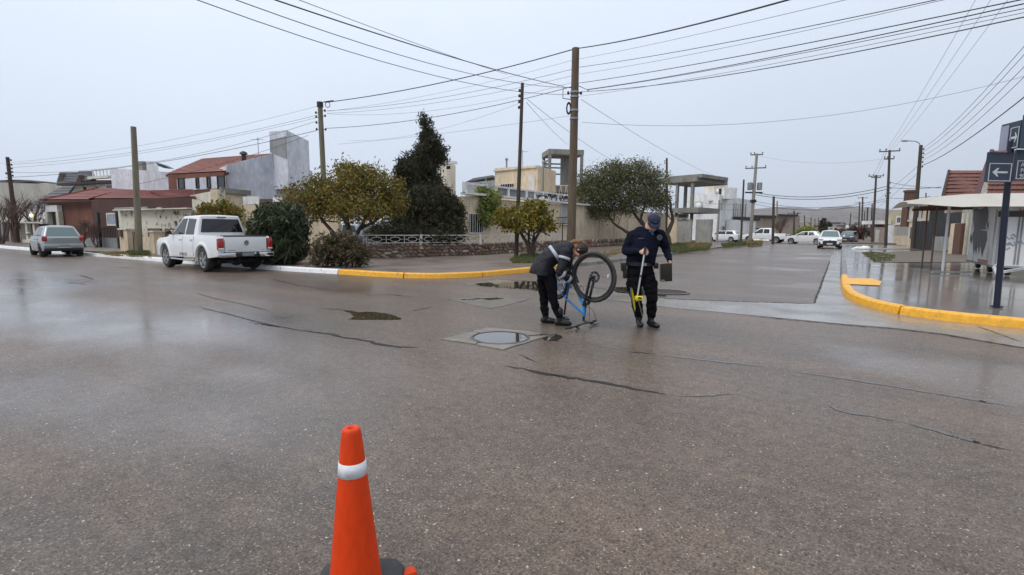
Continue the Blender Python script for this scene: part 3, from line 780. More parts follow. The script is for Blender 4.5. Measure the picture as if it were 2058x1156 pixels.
# far vegetation
for i, (px, py, d, h, s, lab) in enumerate([(1570, 487, 85, 5.2, .8, 'big bare brown tree beside the parked white pickup down the street')]):
    b = q(px, py, d); b.z = 0.0
    twig_tree('bare_tree', lab, 'tree', b, h, s, 700, 60+i)
D = 95
tree('street_tree', 'rounded yellow-green tree behind the patrol car', 'tree', (1622, 480, D), [(1622, 464, D, 16, 10), (1608, 468, D, 9, 8), (1638, 468, D, 8, 8), (1620, 474, D, 20, 7)], 1500, 0.32, LM['light'], [[(1622, 480, D, 1.5), (1622, 466, D, .8)]], 15)
D = 130
tree('conifer_tree', 'dark conifer rising over the far houses', 'tree', (1656, 476, D), [(1654, 450, D, 6, 12), (1660, 458, D, 12, 12), (1656, 466, D, 14, 8)], 900, 0.5, LM['cypress'], [[(1656, 476, D, 1.2), (1655, 450, D, .5)]], 16, z=0)
D = 88
tree('red_tree', 'dark red-brown tree at the far right kerb', 'tree', (1722, 484, D), [(1722, 468, D, 10, 9), (1731, 465, D, 9, 10), (1715, 462, D, 8, 8), (1727, 478, D, 7, 6)], 1200, 0.3, LM['farred'], [[(1722, 484, D, 2), (1723, 468, D, 1)]], 17)
D = 150
for i, (px, w, c) in enumerate([(1675, 12, 'farred'), (1692, 12, 'farred'), (1704, 9, 'olive'), (1590, 10, 'olive'), (1745, 10, 'farred')]):
    tree('far_tree', ['dull red treetop left of the parked dark car', 'dull red treetop over the parked dark car', 'grey-green treetop right of the parked dark car', 'grey-green treetop between two far posts by the patrol car', 'dull red treetop right of the tall T-topped pole'][i], 'tree', (px, 480, D),
         [(px, 466+i % 2*2, D, w, 8), (px+4, 471, D, w*.8, 7)], 420, 0.5, LM[c], [[(px, 480, D, 1), (px, 468, D, .5)]], 70+i, z=0)

# grass tufts and verges
grass_patch('grass', [(1024, 522), (1050, 512), (1110, 512), (1130, 520), (1100, 530), (1030, 529)], 1700, 0.13, M['grass'], sd_=1)
grass_patch('dry_grass', [(170, 506), (300, 507), (305, 518), (230, 515)], 900, 0.05, M['drygrass'], sd_=2, w=0.02)
grass_patch('grass', [(255, 508), (300, 507), (300, 513), (262, 514)], 700, 0.14, M['grass'], sd_=3, w=.02)
grass_patch('grass', [(1330, 497), (1370, 488), (1430, 492), (1425, 503), (1370, 508), (1340, 508)], 1800, 0.20, M['grass'], sd_=4, w=0.03)
grass_patch('dry_grass', [(1370, 492), (1400, 486), (1430, 492), (1420, 500), (1385, 501)], 900, 0.28, M['drygrass'], sd_=5, w=0.03)
grass_patch('dry_grass', [(1500, 490), (1532, 488), (1530, 492), (1505, 494)], 500, 0.35, M['drygrass'], sd_=6, w=0.05)
grass_patch('grass', [(1450, 492), (1500, 488), (1498, 493), (1455, 498)], 600, 0.22, M['grass'], sd_=7, w=0.04)
grass_patch('grass', [(1732, 507), (1760, 507), (1800, 514), (1790, 526), (1757, 526)], 700, 0.06, M['grass'], sd_=8, z=KH, w=0.02)
grass_patch('grass', [(1890, 500), (1945, 504), (1945, 512), (1900, 507)], 900, 0.14, M['grass'], sd_=9, z=KH, w=0.02)
grass_patch('grass', [(1180, 518), (1220, 505), (1250, 500), (1250, 508), (1215, 520)], 500, 0.08, M['drygrass'], sd_=10, w=0.015)
# ================================================================== BUILDINGS
def pm(name, c, c2=None, **k):
    d = dict(rough=0.8, scale=1.2, bump=0.15, bscale=20, fine=(5, 0.14), stretch=(1, 1, .45)); d.update(k)
    if c2 is None: c2 = tuple(x*.72 for x in c)
    else: c2 = tuple(x*.84 for x in c2)
    M[name] = mat(name, c, c2, **d); return M[name]
pm('plaster_cream', (0.672, 0.552, 0.396), (0.552, 0.456, 0.336), scale=0.8, contrast=(.4, .75))
pm('plaster_pale', (0.696, 0.660, 0.564), (0.576, 0.540, 0.456), scale=0.7)
pm('plaster_white', (0.820, 0.820, 0.812), (0.700, 0.706, 0.712), scale=0.5)
pm('plaster_lilac', (0.683, 0.671, 0.732), (0.610, 0.610, 0.671), scale=0.6)
pm('plaster_bluegrey', (0.650, 0.681, 0.750), (0.512, 0.537, 0.600), scale=0.7, contrast=(.38, .7), stretch=(1, 1, .5))
pm('plaster_darkgrey', (0.27, 0.28, 0.29), (0.22, 0.225, 0.23), scale=0.8)
pm('terracotta_wall', (0.20, 0.078, 0.05), (0.155, 0.06, 0.042), scale=0.6)
pm('dark_brown_wall', (0.075, 0.03, 0.022), scale=0.8)
pm('beige_grey', (0.414, 0.402, 0.356), (0.345, 0.333, 0.299), scale=0.5)
pm('concrete_raw', (0.264, 0.259, 0.237), (0.176, 0.171, 0.160), scale=0.9, stretch=(1, 1, .35), contrast=(.35, .7))
pm('concrete_block', (0.345, 0.345, 0.328), (0.287, 0.287, 0.270), scale=1.4)
pm('beige_far', (0.40, 0.33, 0.27), scale=.5)
pm('pink_far', (0.42, 0.33, 0.28), scale=.5)
pm('roof_red', (0.27, 0.062, 0.045), (0.19, 0.05, 0.04), rough=0.42, scale=1.5)
pm('roof_orange', (0.30, 0.105, 0.065), (0.22, 0.08, 0.055), rough=0.5, scale=1.5)
pm('roof_slate', (0.075, 0.075, 0.085), (0.05, 0.05, 0.058), rough=0.45, scale=2)
pm('roof_clay', (0.165, 0.052, 0.034), (0.115, 0.042, 0.03), rough=0.65, scale=1.1)
pm('roof_metal', (0.33, 0.35, 0.37), rough=0.4, scale=1)
pm('wood_dark', (0.05, 0.03, 0.022), scale=2)
pm('brick_brown', (0.17, 0.085, 0.06), (0.11, 0.06, 0.045), scale=5)
pm('near_black', (0.03, 0.03, 0.032), scale=3)  # near-black colour; on openings it paints the shade inside
M['glass'] = glass_mat('window_glass', (0.035, 0.045, 0.055))
M['glassdark'] = glass_mat('dark_window_glass', (0.012, 0.012, 0.015))
M['whitepaint'] = mat('white_paint', (0.66, 0.64, 0.60), (0.52, 0.49, 0.44), rough=0.5, scale=3)
M['shutter'] = mat('shutter', (0.42, 0.43, 0.43), rough=0.6)
M['iron'] = mat('black_iron', (0.02, 0.02, 0.022), rough=0.5)
# cream rendered wall stained by black mould near its top
def mould_mat():
    m, n, l, b = _nodes('mould_spotted_wall')
    tcn = n.new("ShaderNodeTexCoord")
    nz = n.new("ShaderNodeTexNoise"); nz.inputs["Scale"].default_value = 2.6; nz.inputs["Detail"].default_value = 8; nz.inputs["Roughness"].default_value = .7
    l.new(tcn.outputs["Object"], nz.inputs[0])
    r1 = n.new("ShaderNodeMapRange"); r1.inputs[1].default_value = .52; r1.inputs[2].default_value = .60; l.new(nz.outputs[0], r1.inputs[0])
    n2 = n.new("ShaderNodeTexNoise"); n2.inputs["Scale"].default_value = 0.35; n2.inputs["Detail"].default_value = 2; l.new(tcn.outputs["Object"], n2.inputs[0])
    r2 = n.new("ShaderNodeMapRange"); r2.inputs[1].default_value = .40; r2.inputs[2].default_value = .58; l.new(n2.outputs[0], r2.inputs[0])
    mu = n.new("ShaderNodeMath"); mu.operation = 'MULTIPLY'; l.new(r1.outputs[0], mu.inputs[0]); l.new(r2.outputs[0], mu.inputs[1])
    mx = n.new("ShaderNodeMix"); mx.data_type = 'RGBA'; mx.inputs[6].default_value = (0.60, 0.57, 0.47, 1); mx.inputs[7].default_value = (0.05, 0.045, 0.04, 1)
    l.new(mu.outputs[0], mx.inputs[0]); l.new(mx.outputs[2], b.inputs["Base Color"]); b.inputs["Roughness"].default_value = .8
    return m
M['mould'] = mould_mat()

class Face:
    """a vertical wall face from photo column xa at depth da to column xb at depth db"""
    def __init__(s, xa, da, xb, db, z0=0.0):
        a = q(xa, 460, da); b = q(xb, 460, db)
        s.A = Vector((a.x, a.y, 0)); s.B = Vector((b.x, b.y, 0)); s.z0 = z0
        s.u = (s.B-s.A).normalized(); s.L = (s.B-s.A).length
        s.n = Vector((s.u.y, -s.u.x, 0))
        if s.n.dot(Vector((0, 0, 0))-s.A) < 0: s.n = -s.n
        s.ang = math.atan2(s.u.y, s.u.x)
    def pt(s, px, py):
        d = ray(px, py); t = (s.A-EYE).dot(s.n)/d.dot(s.n); p = EYE + d*t
        return (p-s.A).dot(s.u), p.z
    def w(s, u, z, out=0.0): return s.A + s.u*u + s.n*out + Vector((0, 0, z))
    def rect(s, x0, y0, x1, y1):
        u0, _ = s.pt(x0, (y0+y1)/2); u1, _ = s.pt(x1, (y0+y1)/2)
        _, z1 = s.pt((x0+x1)/2, y0); _, z0 = s.pt((x0+x1)/2, y1)
        return u0, u1, z0, z1
    def box(s, mb, u0, u1, z0, z1, t, out=0.0, mi=0):
        c = s.w((u0+u1)/2, (z0+z1)/2, out+t/2); mb.box(c, (abs(u1-u0), t, abs(z1-z0)), s.ang, mi)
def at_base(root, p): root.location = (p.x, p.y, 0)
def wall_block(F, topA, topB, back, root, material, name='wall', x0=None, x1=None, z0=None):
    """solid volume behind the face, its top edge following the photo rows topA..topB"""
    uA = 0 if x0 is None else F.pt(x0, topA)[0]; uB = F.L if x1 is None else F.pt(x1, topB)[0]
    za = F.pt(x0 if x0 is not None else None or 0, topA)[1] if False else None
    pa = F.w(uA, 0); pb = F.w(uB, 0)
    def ztop(p, row):
        # height of the photo row over this ground point
        d_ = (p-EYE).dot(FW)
        # solve z so that projected row matches
        lo, hi = -5, 60
        for _ in range(40):
            m_ = (lo+hi)/2; v = Vector((p.x, p.y, m_))-EYE; r_ = 578-F_PX*v.dot(UP)/v.dot(FW)
            if r_ > row: lo = m_
            else: hi = m_
        return (lo+hi)/2
    za, zb = ztop(pa, topA), ztop(pb, topB)
    zz = F.z0 if z0 is None else z0
    mb = MB(); bk = -F.n*back
    P = [pa+Vector((0, 0, zz)), pb+Vector((0, 0, zz)), pb+Vector((0, 0, zb)), pa+Vector((0, 0, za))]
    mb.prism(P, bk)
    o = mb.build(name, material, root, world=True)
    return o, za, zb
def corner_block(a, b, c, ta, tb, tc, root, material, z0=0.0, name='wall'):
    """box seen over its near corner b: photo columns and depths a, b, c with top rows ta, tb, tc"""
    A_, B_, C_ = q(a[0], 460, a[1]), q(b[0], 460, b[1]), q(c[0], 460, c[1]); D_ = A_+(C_-B_)
    zs_ = []
    for p, t, d_ in ((A_, ta, a), (B_, tb, b), (C_, tc, c)): zs_.append(q(d_[0], t, d_[1]).z)
    zs_.append(min(zs_[0], zs_[2]))
    mb = MB(); mb.add([(p.x, p.y, z0) for p in (A_, B_, C_, D_)] + [(p.x, p.y, z) for p, z in zip((A_, B_, C_, D_), zs_)], [(0, 1, 5, 4), (1, 2, 6, 5), (2, 3, 7, 6), (3, 0, 4, 7), (4, 5, 6), (4, 6, 7), (3, 2, 1, 0)])
    return mb.build(name, material, root, world=True)
def window(F, r, root, frame=0.07, fm=None, pm_=None, name='window', bars=0, sill=False, out=0.0):
    u0, u1, z0, z1 = F.rect(*r); u0, u1 = min(u0, u1), max(u0, u1)
    frame = min(frame, (u1-u0)*.22, (z1-z0)*.22)
    mb = MB()
    F.box(mb, u0, u0+frame, z0, z1, .07, out-.012); F.box(mb, u1-frame, u1, z0, z1, .07, out-.012)
    F.box(mb, u0+frame, u1-frame, z1-frame, z1, .07, out-.012); F.box(mb, u0+frame, u1-frame, z0, z0+frame, .07, out-.012)
    for k in range(bars):
        uu = u0+(u1-u0)*(k+1)/(bars+1); F.box(mb, uu-.02, uu+.02, z0+frame, z1-frame, .05, out-.01)
    if sill: F.box(mb, u0-.08, u1+.08, z0-.09, z0-.005, .16, out-.01)
    w = mb.build(name, fm or M['whitepaint'], root, world=True)
    mb = MB(); F.box(mb, u0+frame*.6, u1-frame*.6, z0+frame*.6, z1-frame*.6, .03, out-.008)
    p = mb.build('pane', pm_ or M['glass'], None)
    off = Vector(root.location)
    p.data.transform(Matrix.Translation(-off)); p.parent = w
    return w
def panel(F, r, root, material, name, t=.05, out=0.0):
    u0, u1, z0, z1 = F.rect(*r); mb = MB(); F.box(mb, min(u0, u1), max(u0, u1), z0, z1, t, out-.01)
    return mb.build(name, material, root, world=True)
def roof3(root, pts, material, t=.14, name='roof', push=None):
    mb = MB(); mb.prism([q(*p) for p in pts], push if push is not None else (0, 0, -t))
    return mb.build(name, material, root, world=True)
def tiled(root, a, b, c, d, material, rows, colw=.26, name='roof', t=.1, amp=.03, lap=.045):
    """tiled slope: a-b eave left-right, d-c ridge left-right; each a (px,py,depth)"""
    A, B, C, D = [q(*p) if not isinstance(p, Vector) else p for p in (a, b, c, d)]
    W = max((B-A).length, (C-D).length); nu = int(min(260, max(6, W/colw*4)))
    nrm = (B-A).cross(D-A).normalized()
    if nrm.z < 0: nrm = -nrm
    vs = []; fs = []
    for j in range(rows):
        for e, off in ((0, lap), (1, 0.0)):
            v = (j+e)/rows
            for i in range(nu+1):
                u = i/nu; p = A.lerp(B, u).lerp(D.lerp(C, u), v)
                vs.append(p + nrm*(off + amp*abs(math.sin(u*W/colw*math.pi))))
    n1 = nu+1
    for j in range(rows):
        o = 2*j*n1
        for i in range(nu): fs.append((o+i, o+i+1, o+n1+i+1, o+n1+i))
        if j < rows-1:
            for i in range(nu): fs.append((o+n1+i, o+n1+i+1, o+2*n1+i+1, o+2*n1+i))
    mb = MB(); mb.add(vs, fs)
    k = len(mb.v); mb.prism([A-nrm*.02, B-nrm*.02, C-nrm*.02, D-nrm*.02], -nrm*t)
    return mb.build(name, material, root, world=True, fixn=False)
def house(name, label, F, cat='house', group=None):
    r = thing(name, label, cat, (F.A.x, F.A.y, 0), 0, group); return r

# ---- far left
F = Face(-60, 66, 128, 52); h = house('long_building', 'long plain grey-beige building with a thin dark roof edge at the far left', F, 'building')
wall_block(F, 366, 370, 12, h, M['beige_grey']); roof3(h, [(-60, 365, 65.9), (30, 361, 58), (62, 362, 56), (128, 369, 51.8), (128, 372, 51.8), (62, 366, 56), (-60, 370, 65.9)], M['roof_slate'], push=(-.6, 1.5, 0), name='roof_edge')
F = Face(40, 47, 108, 42); h = house('slate_cottage', 'low cottage with a wide sloping slate roof and white wall behind the silver hatchback', F)
wall_block(F, 422, 420, 6, h, M['plaster_white'])
tiled(h, (38, 424, 46.5), (112, 424, 41.5), (150, 374, 46), (127, 374, 48), M['roof_slate'], 9, .4)
for r in [(56, 437, 68, 460), (73, 438, 81, 456), (87, 438, 98, 460)]: window(F, r, h, sill=True, pm_=M['glassdark'])
mb = MB(); c_ = q(62, 430, 44.4); mb.lathe([(.04, .0), (.12, -.12), (.1, -.2), (.02, -.22)], 10, c_); o = mb.build('wall_lamp', mat('lit_lamp', (0.9, 0.6, 0.3), emit=((1.0, 0.55, 0.2), 2.5)), h, world=True)
F = Face(128, 50, 234, 46); h = house('dormer_house', 'upper storey with dark slate gables and cream window surrounds behind the red tiled roof', F)
wall_block(F, 362, 362, 7, h, M['plaster_pale'])
panel(F, (128, 366, 234, 371), h, M['wood_dark'], 'eave_band', .5)
tiled(h, (113, 370, 48.8), (158, 368, 47.3), (156, 346, 49.5), (120, 346, 50.8), M['roof_slate'], 7, .35)
tiled(h, (152, 366, 47.6), (192, 362, 46.3), (186, 344, 48.5), (158, 344, 49.6), M['roof_slate'], 7, .35)
roof3(h, [(150, 371, 47.2), (158, 352, 47.2), (166, 371, 47.0)], M['wood_dark'], push=(-.3, .6, 0), name='gable')
roof3(h, [(113, 372, 48.9), (120, 348, 49.2), (128, 370, 48.6)], M['wood_dark'], push=(-.3, .6, 0), name='gable')
for r in [(131, 374, 142, 392), (167, 371, 177, 387), (191, 371, 203, 385), (214, 370, 228, 383)]: window(F, r, h, .12, pm_=M['glassdark'])
for i in range(6):
    panel(F, (192+i*7, 343, 193.2+i*7, 357), h, M['whitepaint'], 'baluster', .06, .2)
panel(F, (190, 341, 232, 343), h, M['whitepaint'], 'balcony_rail', .08, .2); panel(F, (190, 355, 232, 360), h, M['whitepaint'], 'balcony_edge', .5, .1)
# ---- terracotta bungalow
F = Face(100, 39, 240, 33.5); h = house('terracotta_bungalow', 'long low terracotta bungalow with red tiled hip roofs and a door under a white lintel', F)
wall_block(F, 403, 403, 7, h, M['terracotta_wall'])
F2 = Face(188, 34.2, 388, 27.4); wall_block(F2, 402, 396, 6, h, M['dark_brown_wall'])
tiled(h, (86, 402, 39.3), (192, 402, 35.2), (236, 379, 39), (200, 379, 41), M['roof_red'], 8, .3)
tiled(h, (184, 400, 34.4), (346, 400, 28.6), (322, 384, 34), (232, 380, 39), M['roof_red'], 8, .3)
tiled(h, (336, 399, 28.8), (392, 396, 26.9), (388, 381, 31), (300, 383, 33), M['roof_red'], 8, .3)
for pts in ([(86, 401, 39.2), (200, 377, 41), (200, 380, 41), (86, 404.5, 39.2)], [(184, 399, 34.3), (232, 386, 37), (232, 389, 37), (184, 402, 34.3)]): roof3(h, pts, M['roof_red'], push=(.3, -.25, 0), name='ridge_tiles')
panel(F, (96, 404, 240, 407), h, M['wood_dark'], 'eave_board', .4, .1)
panel(F, (103, 413, 126, 426), h, M['plaster_white'], 'lintel', .3, .05)
panel(F, (103, 426, 108, 470), h, M['plaster_pale'], 'pilaster', .3, .05); panel(F, (125, 426, 130, 470), h, M['plaster_pale'], 'pilaster', .3, .05)
panel(F, (110, 427, 125, 462), h, M['glassdark'], 'door', .06)
window(F2, (216, 428, 240, 454), h, .1, pm_=mat('pale_blind', (0.30, 0.34, 0.40), rough=.5))
window(F2, (232, 417, 297, 421.5), h, .06, pm_=M['shutter'], bars=3); panel(F2, (318, 417, 327, 422), h, M['plaster_pale'], 'vent_box', .1)
# fence, gate and walls along that pavement
Fw = Face(150, 31.5, 198, 30.2, KH); w_ = house('garden_wall', 'low grey plastered garden wall left of the dark garage gate', Fw, 'wall'); wall_block(Fw, 478, 479, .2, w_, M['plaster_darkgrey'])
for i in range(9):
    u = Fw.L*(i+.5)/9; mb = MB(); zt = Fw.pt(175, 479)[1]; mb.bar(Fw.w(u, zt, -.1), Fw.w(u, zt+.75, -.1), .03, .03); mb.build('railing_bar', M['iron'], w_, world=True)
mb = MB(); mb.bar(Fw.w(0, zt+.7, -.1), Fw.w(Fw.L, zt+.7, -.1), .04, .04); mb.build('railing_rail', M['iron'], w_, world=True)
Fw = Face(202, 30, 240, 28.8, KH); w_ = house('garage_gate', 'dark grey garage gate between low wall and mould stained wall', Fw, 'gate')
pts = MB(); u0, u1, z0, z1 = Fw.rect(202, 478, 240, 492); Fw.box(pts, 0, Fw.L, .15, z1, .05); pts.build('gate_panel', M['plaster_darkgrey'], w_, world=True)
u0, u1, z0, z1b = Fw.rect(202, 458, 240, 478)
for i in range(12):
    mb = MB(); u = Fw.L*(i+.5)/12; mb.bar(Fw.w(u, z1, .02), Fw.w(u, z1b, .02), .03, .03); mb.build('gate_bar', M['iron'], w_, world=True)
mb = MB(); mb.bar(Fw.w(0, z1b, .02), Fw.w(Fw.L, z1b, .02), .05, .05); mb.build('gate_rail', M['iron'], w_, world=True)
for xx in (201, 239):
    c_ = q(xx, 480, 29.7 if xx < 220 else 28.6); mb = MB(); mb.box((c_.x, c_.y, 1.15), (.14, .14, 2.1), Fw.ang); mb.build('gate_post', M['iron'], w_, world=True)
# dark fences at the far left
Fw = Face(-10, 40, 40, 38, KH); w_ = house('board_fence', 'dark board fence with pale posts at the far left behind the kerb', Fw, 'fence')
u0, u1, z0, zt = Fw.rect(-10, 446, 40, 485)
for i in range(14):
    mb = MB(); u = Fw.L*i/14; Fw.box(mb, u+.02, u+Fw.L/14-.02, .15, zt-.1*random.random(), .05); mb.build('board', M['wood_dark'] if i % 4 else M['plaster_darkgrey'], w_, world=True)
Fw = Face(44, 37.6, 98, 35.5, KH); w_ = house('gated_fence', 'brown wooden gates between pale concrete posts behind the silver hatchback', Fw, 'fence')
for x_ in (48, 60, 75): panel(Fw, (x_, 448, x_+4, 486), w_, M['plaster_pale'], 'fence_post', .25)
for x_ in (53, 65, 81, 87, 93): panel(Fw, (x_, 450, x_+6, 484), w_, M['wood_dark'], 'gate_board', .06)
panel(Fw, (44, 446, 98, 449), w_, M['plaster_pale'], 'fence_cap', .3, .05); panel(Fw, (44, 482, 98, 488), w_, M['plaster_pale'], 'fence_plinth', .25, .03)
# ---- mould-stained wall, front wall with pillars
Fw = Face(240, 27.8, 390, 23.6, KH); w_ = house('stained_wall', 'tall cream yard wall speckled with black mould behind the front wall', Fw, 'wall')
wall_block(Fw, 421, 422, .2, w_, M['mould']); panel(Fw, (240, 420, 390, 422), w_, M['plaster_pale'], 'coping', .3, .03)
Fw = Face(246, 25.8, 400, 21.6, KH); w_ = house('front_wall', 'low cream front wall with squat pillars and an iron gate behind the wooden pole', Fw, 'wall')
u0, u1, z0, zt = Fw.rect(283, 477, 330, 495)
for a, b in ((283, 308), (317, 400)):
    ua = Fw.pt(a, 485)[0]; ub = Fw.pt(b, 485)[0]; mb = MB(); Fw.box(mb, ua, ub, .13, zt, .2, -.2); mb.build('wall', M['plaster_cream'], w_, world=True)
    mb = MB(); Fw.box(mb, ua, ub, .13, zt+.42, .1, -.42); mb.build('brick_backing', M['brick_brown'], w_, world=True)
for a, b, t_ in ((247, 263, 462), (308, 317, 467), (347, 356, 466)):
    u0, u1, z0, zt = Fw.rect(a, t_, b, 494); mb = MB(); Fw.box(mb, u0, u1, .13, zt, .45, -.3); mb.build('pillar', M['plaster_cream'], w_, world=True)
    mb = MB(); Fw.box(mb, u0-.05, u1+.05, zt, zt+.07, .55, -.35); mb.build('pillar_cap', M['plaster_pale'], w_, world=True)
u0, u1, z0, zt = Fw.rect(264, 466, 280, 494)
for i in range(5):
    mb = MB(); u = u0+(u1-u0)*(i+.5)/5; mb.bar(Fw.w(u, .2, -.05), Fw.w(u, zt, -.05), .03, .03); mb.build('gate_bar', M['iron'], w_, world=True)
mb = MB(); mb.box(Fw.w((Fw.pt(247, 480)[0]+Fw.pt(255, 480)[0])/2+.1, 1.05, .2), (.3, .12, .35), Fw.ang); mb.build('letter_box', M['brick_brown'], w_, world=True)
# ---- lilac block
F = Face(232, 44, 348, 40); h = house('lilac_block', 'windowless pale lilac volume with a water tank and dish on its roof', F, 'building')
wall_block(F, 338, 346, 8, h, M['plaster_lilac'])
mb = MB(); c_ = q(290, 333, 42.2); mb.box(c_-Vector((0, 0, .5)), (.95, .8, 1.6), F.ang); mb.build('roof_tank', M['concrete_raw'], h, world=True)
mb = MB(); c_ = q(305, 331, 42.2); mb.box(c_-Vector((0, 0, .5)), (.35, .8, 1.5), F.ang); mb.build('parapet_piece', M['plaster_white'], h, world=True)
mb = MB(); mb.prism([q(313, 327, 41.5), q(326, 331, 41.3), q(341, 338, 41.2), q(330, 338, 41.3), q(318, 334, 41.4)], (-.3, .5, 0)); mb.build('solar_panel', M['black'], h, world=True)
# ---- big red-roofed house with blind grey side and tower
F = Face(345, 36.5, 456, 33); h = house('red_roof_house', 'two storey house with orange-red roof, grey blind gable and tall grey tower', F)
wall_block(F, 352, 346, 6, h, M['terracotta_wall'])
G2 = Face(455, 33, 628, 36.5)
P = [(455, 400), (455, 332), (500, 320), (548, 309), (560, 309), (590, 322), (628, 345), (628, 400)]
mb = MB(); poly = []
for x_, y_ in P:
    u, z = G2.pt(x_, y_); poly.append(G2.w(u, z if y_ < 400 else 0))
mb.prism(poly, -G2.n*5); mb.build('gable_wall', M['plaster_bluegrey'], h, world=True)
tiled(h, (332, 351, 36.6), (456, 345, 32.7), (556, 308, 38), (408, 319, 42), M['roof_orange'], 12, .35)
roof3(h, [(333, 352, 36.6), (456, 346, 32.6), (456, 350, 32.6), (333, 355, 36.6)], M['wood_dark'], push=(-.4, 1.0, 0), name='eave_board')
panel(F, (357, 357, 455, 381), h, M['plaster_bluegrey'], 'upper_panel', .05)
for r in [(360, 358, 373, 381), (396, 357, 402, 379), (418, 355, 425, 379), (439, 353, 454, 379)]: window(F, r, h, .07, fm=M['wood_dark'], pm_=M['glassdark'], out=.05)
mb = MB(); c_ = q(490, 319, 36); mb.tube([c_+Vector((0, 0, -.6)), c_+Vector((0, 0, .3))], .16, 8); mb.lathe([(.0, .55), (.22, .45), (.28, .3), (.1, .25)], 10, c_); mb.build('roof_vent', M['black'], h, world=True)
T1 = Face(550, 35.2, 584, 33.8); T2 = Face(584, 33.8, 627, 36.5)
mb = MB(); A_, B_, C_ = T1.A, T1.B, T2.B; D_ = A_ + (C_-B_)
zt1 = q(566, 266, 34.5).z
def col_(pnt, z): return Vector((pnt.x, pnt.y, z))
zA = q(550, 269, 35.2).z; zB = q(584, 266, 33.8).z; zC = q(627, 287, 36.5).z
base = 4.0
vs = [col_(A_, base), col_(B_, base), col_(C_, base), col_(D_, base), col_(A_, zA), col_(B_, zB), col_(C_, zC), col_(D_, zC-.2)]
mb.add(vs, [(0, 1, 5, 4), (1, 2, 6, 5), (2, 3, 7, 6), (3, 0, 4, 7), (4, 5, 6, 7), (3, 2, 1, 0)]); mb.build('tower', M['plaster_bluegrey'], h, world=True)
mb = MB(); u0, u1, z0, z1 = T1.rect(551, 280, 583, 300); u_, zt_ = T1.pt(583, 281); mb.prism([T1.w(.05, q(551, 285, 35).z, .0), T1.w(T1.L-.05, q(583, 278, 33.9).z, .0), T1.w(T1.L-.05, q(583, 322, 33.9).z, .0), T1.w(.05, q(551, 308, 35).z, .0)], T1.n*.03); mb.build('darker_patch', M['plaster_darkgrey'], h, world=True)  # darker grey patch over part of the tower's left face
# ---- low cream sheds and yard walls right of it
F = Face(386, 27.5, 442, 26.2); h = house('cream_shed', 'cream shed wall with a slanting top between the red roof and yellow shrub', F, 'shed'); wall_block(F, 393, 382, .4, h, M['plaster_pale'])
F = Face(441, 26.2, 500, 28.5); h = house('beige_shed', 'beige flat-topped shed below the grey gable', F, 'shed'); wall_block(F, 381, 380, .4, h, M['plaster_cream']); panel(F, (441, 380, 500, 390), h, M['concrete_raw'], 'roof_edge', .15)
F = Face(486, 27, 680, 25.5); h = house('yard_wall', 'pale cream yard wall behind the oleander and yellowing tree', F, 'wall'); wall_block(F, 411, 418, .25, h, M['plaster_cream'])
for i, (x0, y0, x1, y1) in enumerate([(488, 395, 520, 411), (522, 400, 546, 413), (548, 397, 562, 414)]): panel(F, (x0, y0, x1, y1), h, M['plaster_white'] if i != 1 else M['brick_brown'], 'raised_section', .2, -.2)
# ---- centre: corner house
F = Face(878, 36, 918, 35); h = house('white_chimney_house', 'cream stair tower with a small dark opening peeping over the cypress', F, 'building')
corner_block((880, 38), (898, 37), (916, 38.5), 333, 332, 334, h, M['plaster_pale']); panel(F, (875, 327, 920, 332), h, M['plaster_white'], 'cap', .5, .05); panel(F, (898, 334, 905, 340), h, M['near_black'], 'opening', .05)  # the opening is a near-black panel painting its inner shade
F = Face(994, 42, 1079, 39); F2 = Face(1079, 39, 1115, 43); h = house('cream_house', 'cream flat-roofed upper house with white door and thin flue pipes', F)
corner_block((994, 42), (1079, 39), (1115, 43), 340, 334, 346, h, M['plaster_cream'])
panel(F, (993, 338, 1079, 341), h, M['plaster_pale'], 'parapet_edge', .1, .05)
panel(F, (1060, 351, 1075, 384), h, M['whitepaint'], 'door', .06); window(F, (1006, 369, 1034, 378), h, .05, bars=5, pm_=M['glassdark'])
for x_, y0, y1, dd in ((1018, 323, 345, 41.2), (1091, 329, 386, 40.0)):
    mb = MB(); a_ = q(x_, y1, dd-.25); b_ = q(x_, y0, dd-.25); mb.tube([a_, Vector((a_.x, a_.y, b_.z))], .07, 8); mb.lathe([(.02, .25), (.13, .12), (.1, 0)], 8, (a_.x, a_.y, b_.z)); mb.build('flue_pipe', M['steel'], h, world=True)
mb = MB(); F3 = Face(935, 44, 996, 42); mb.prism([q(935, 366, 44), q(952, 358, 43.6), (q(990, 352, 42.5)), q(990, 356, 42.4), q(938, 369, 44)], (-.8, 2, 0)); mb.build('lean_to_roof', M['roof_slate'], h, world=True)
wall_block(F3, 368, 362, 2, h, M['roof_metal'], 'lean_to_wall')
# main ground-floor wall with fretwork parapet running up the street
F = Face(930, 27.5, 1345, 56); h = house('corner_house', 'long cream corner house with a white fretwork parapet behind the stone wall', F)
wall_block(F, 395, 430, 5, h, M['plaster_cream'])
u_0 = F.pt(998, 384)[0]; u_1 = F.pt(1146, 398)[0]
z0_ = F.pt(1070, 400)[1]; z1_ = F.pt(1070, 383)[1]
mb = MB(); F.box(mb, .05, u_1+14, z0_-.12, z0_, .5, -.2); mb.build('roof_slab', M['plaster_white'], h, world=True)
mb = MB(); F.box(mb, .05, u_1, z1_-.1, z1_, .16, -.02); mb.build('parapet_rail', M['plaster_white'], h, world=True)
for k in range(7):
    uu = .1+(u_1-.1)*k/6; mb = MB(); F.box(mb, uu-.1, uu+.1, z0_, z1_, .18, -.03); mb.build('parapet_post', M['plaster_white'], h, world=True)
um = F.pt(1072, 392)[0]
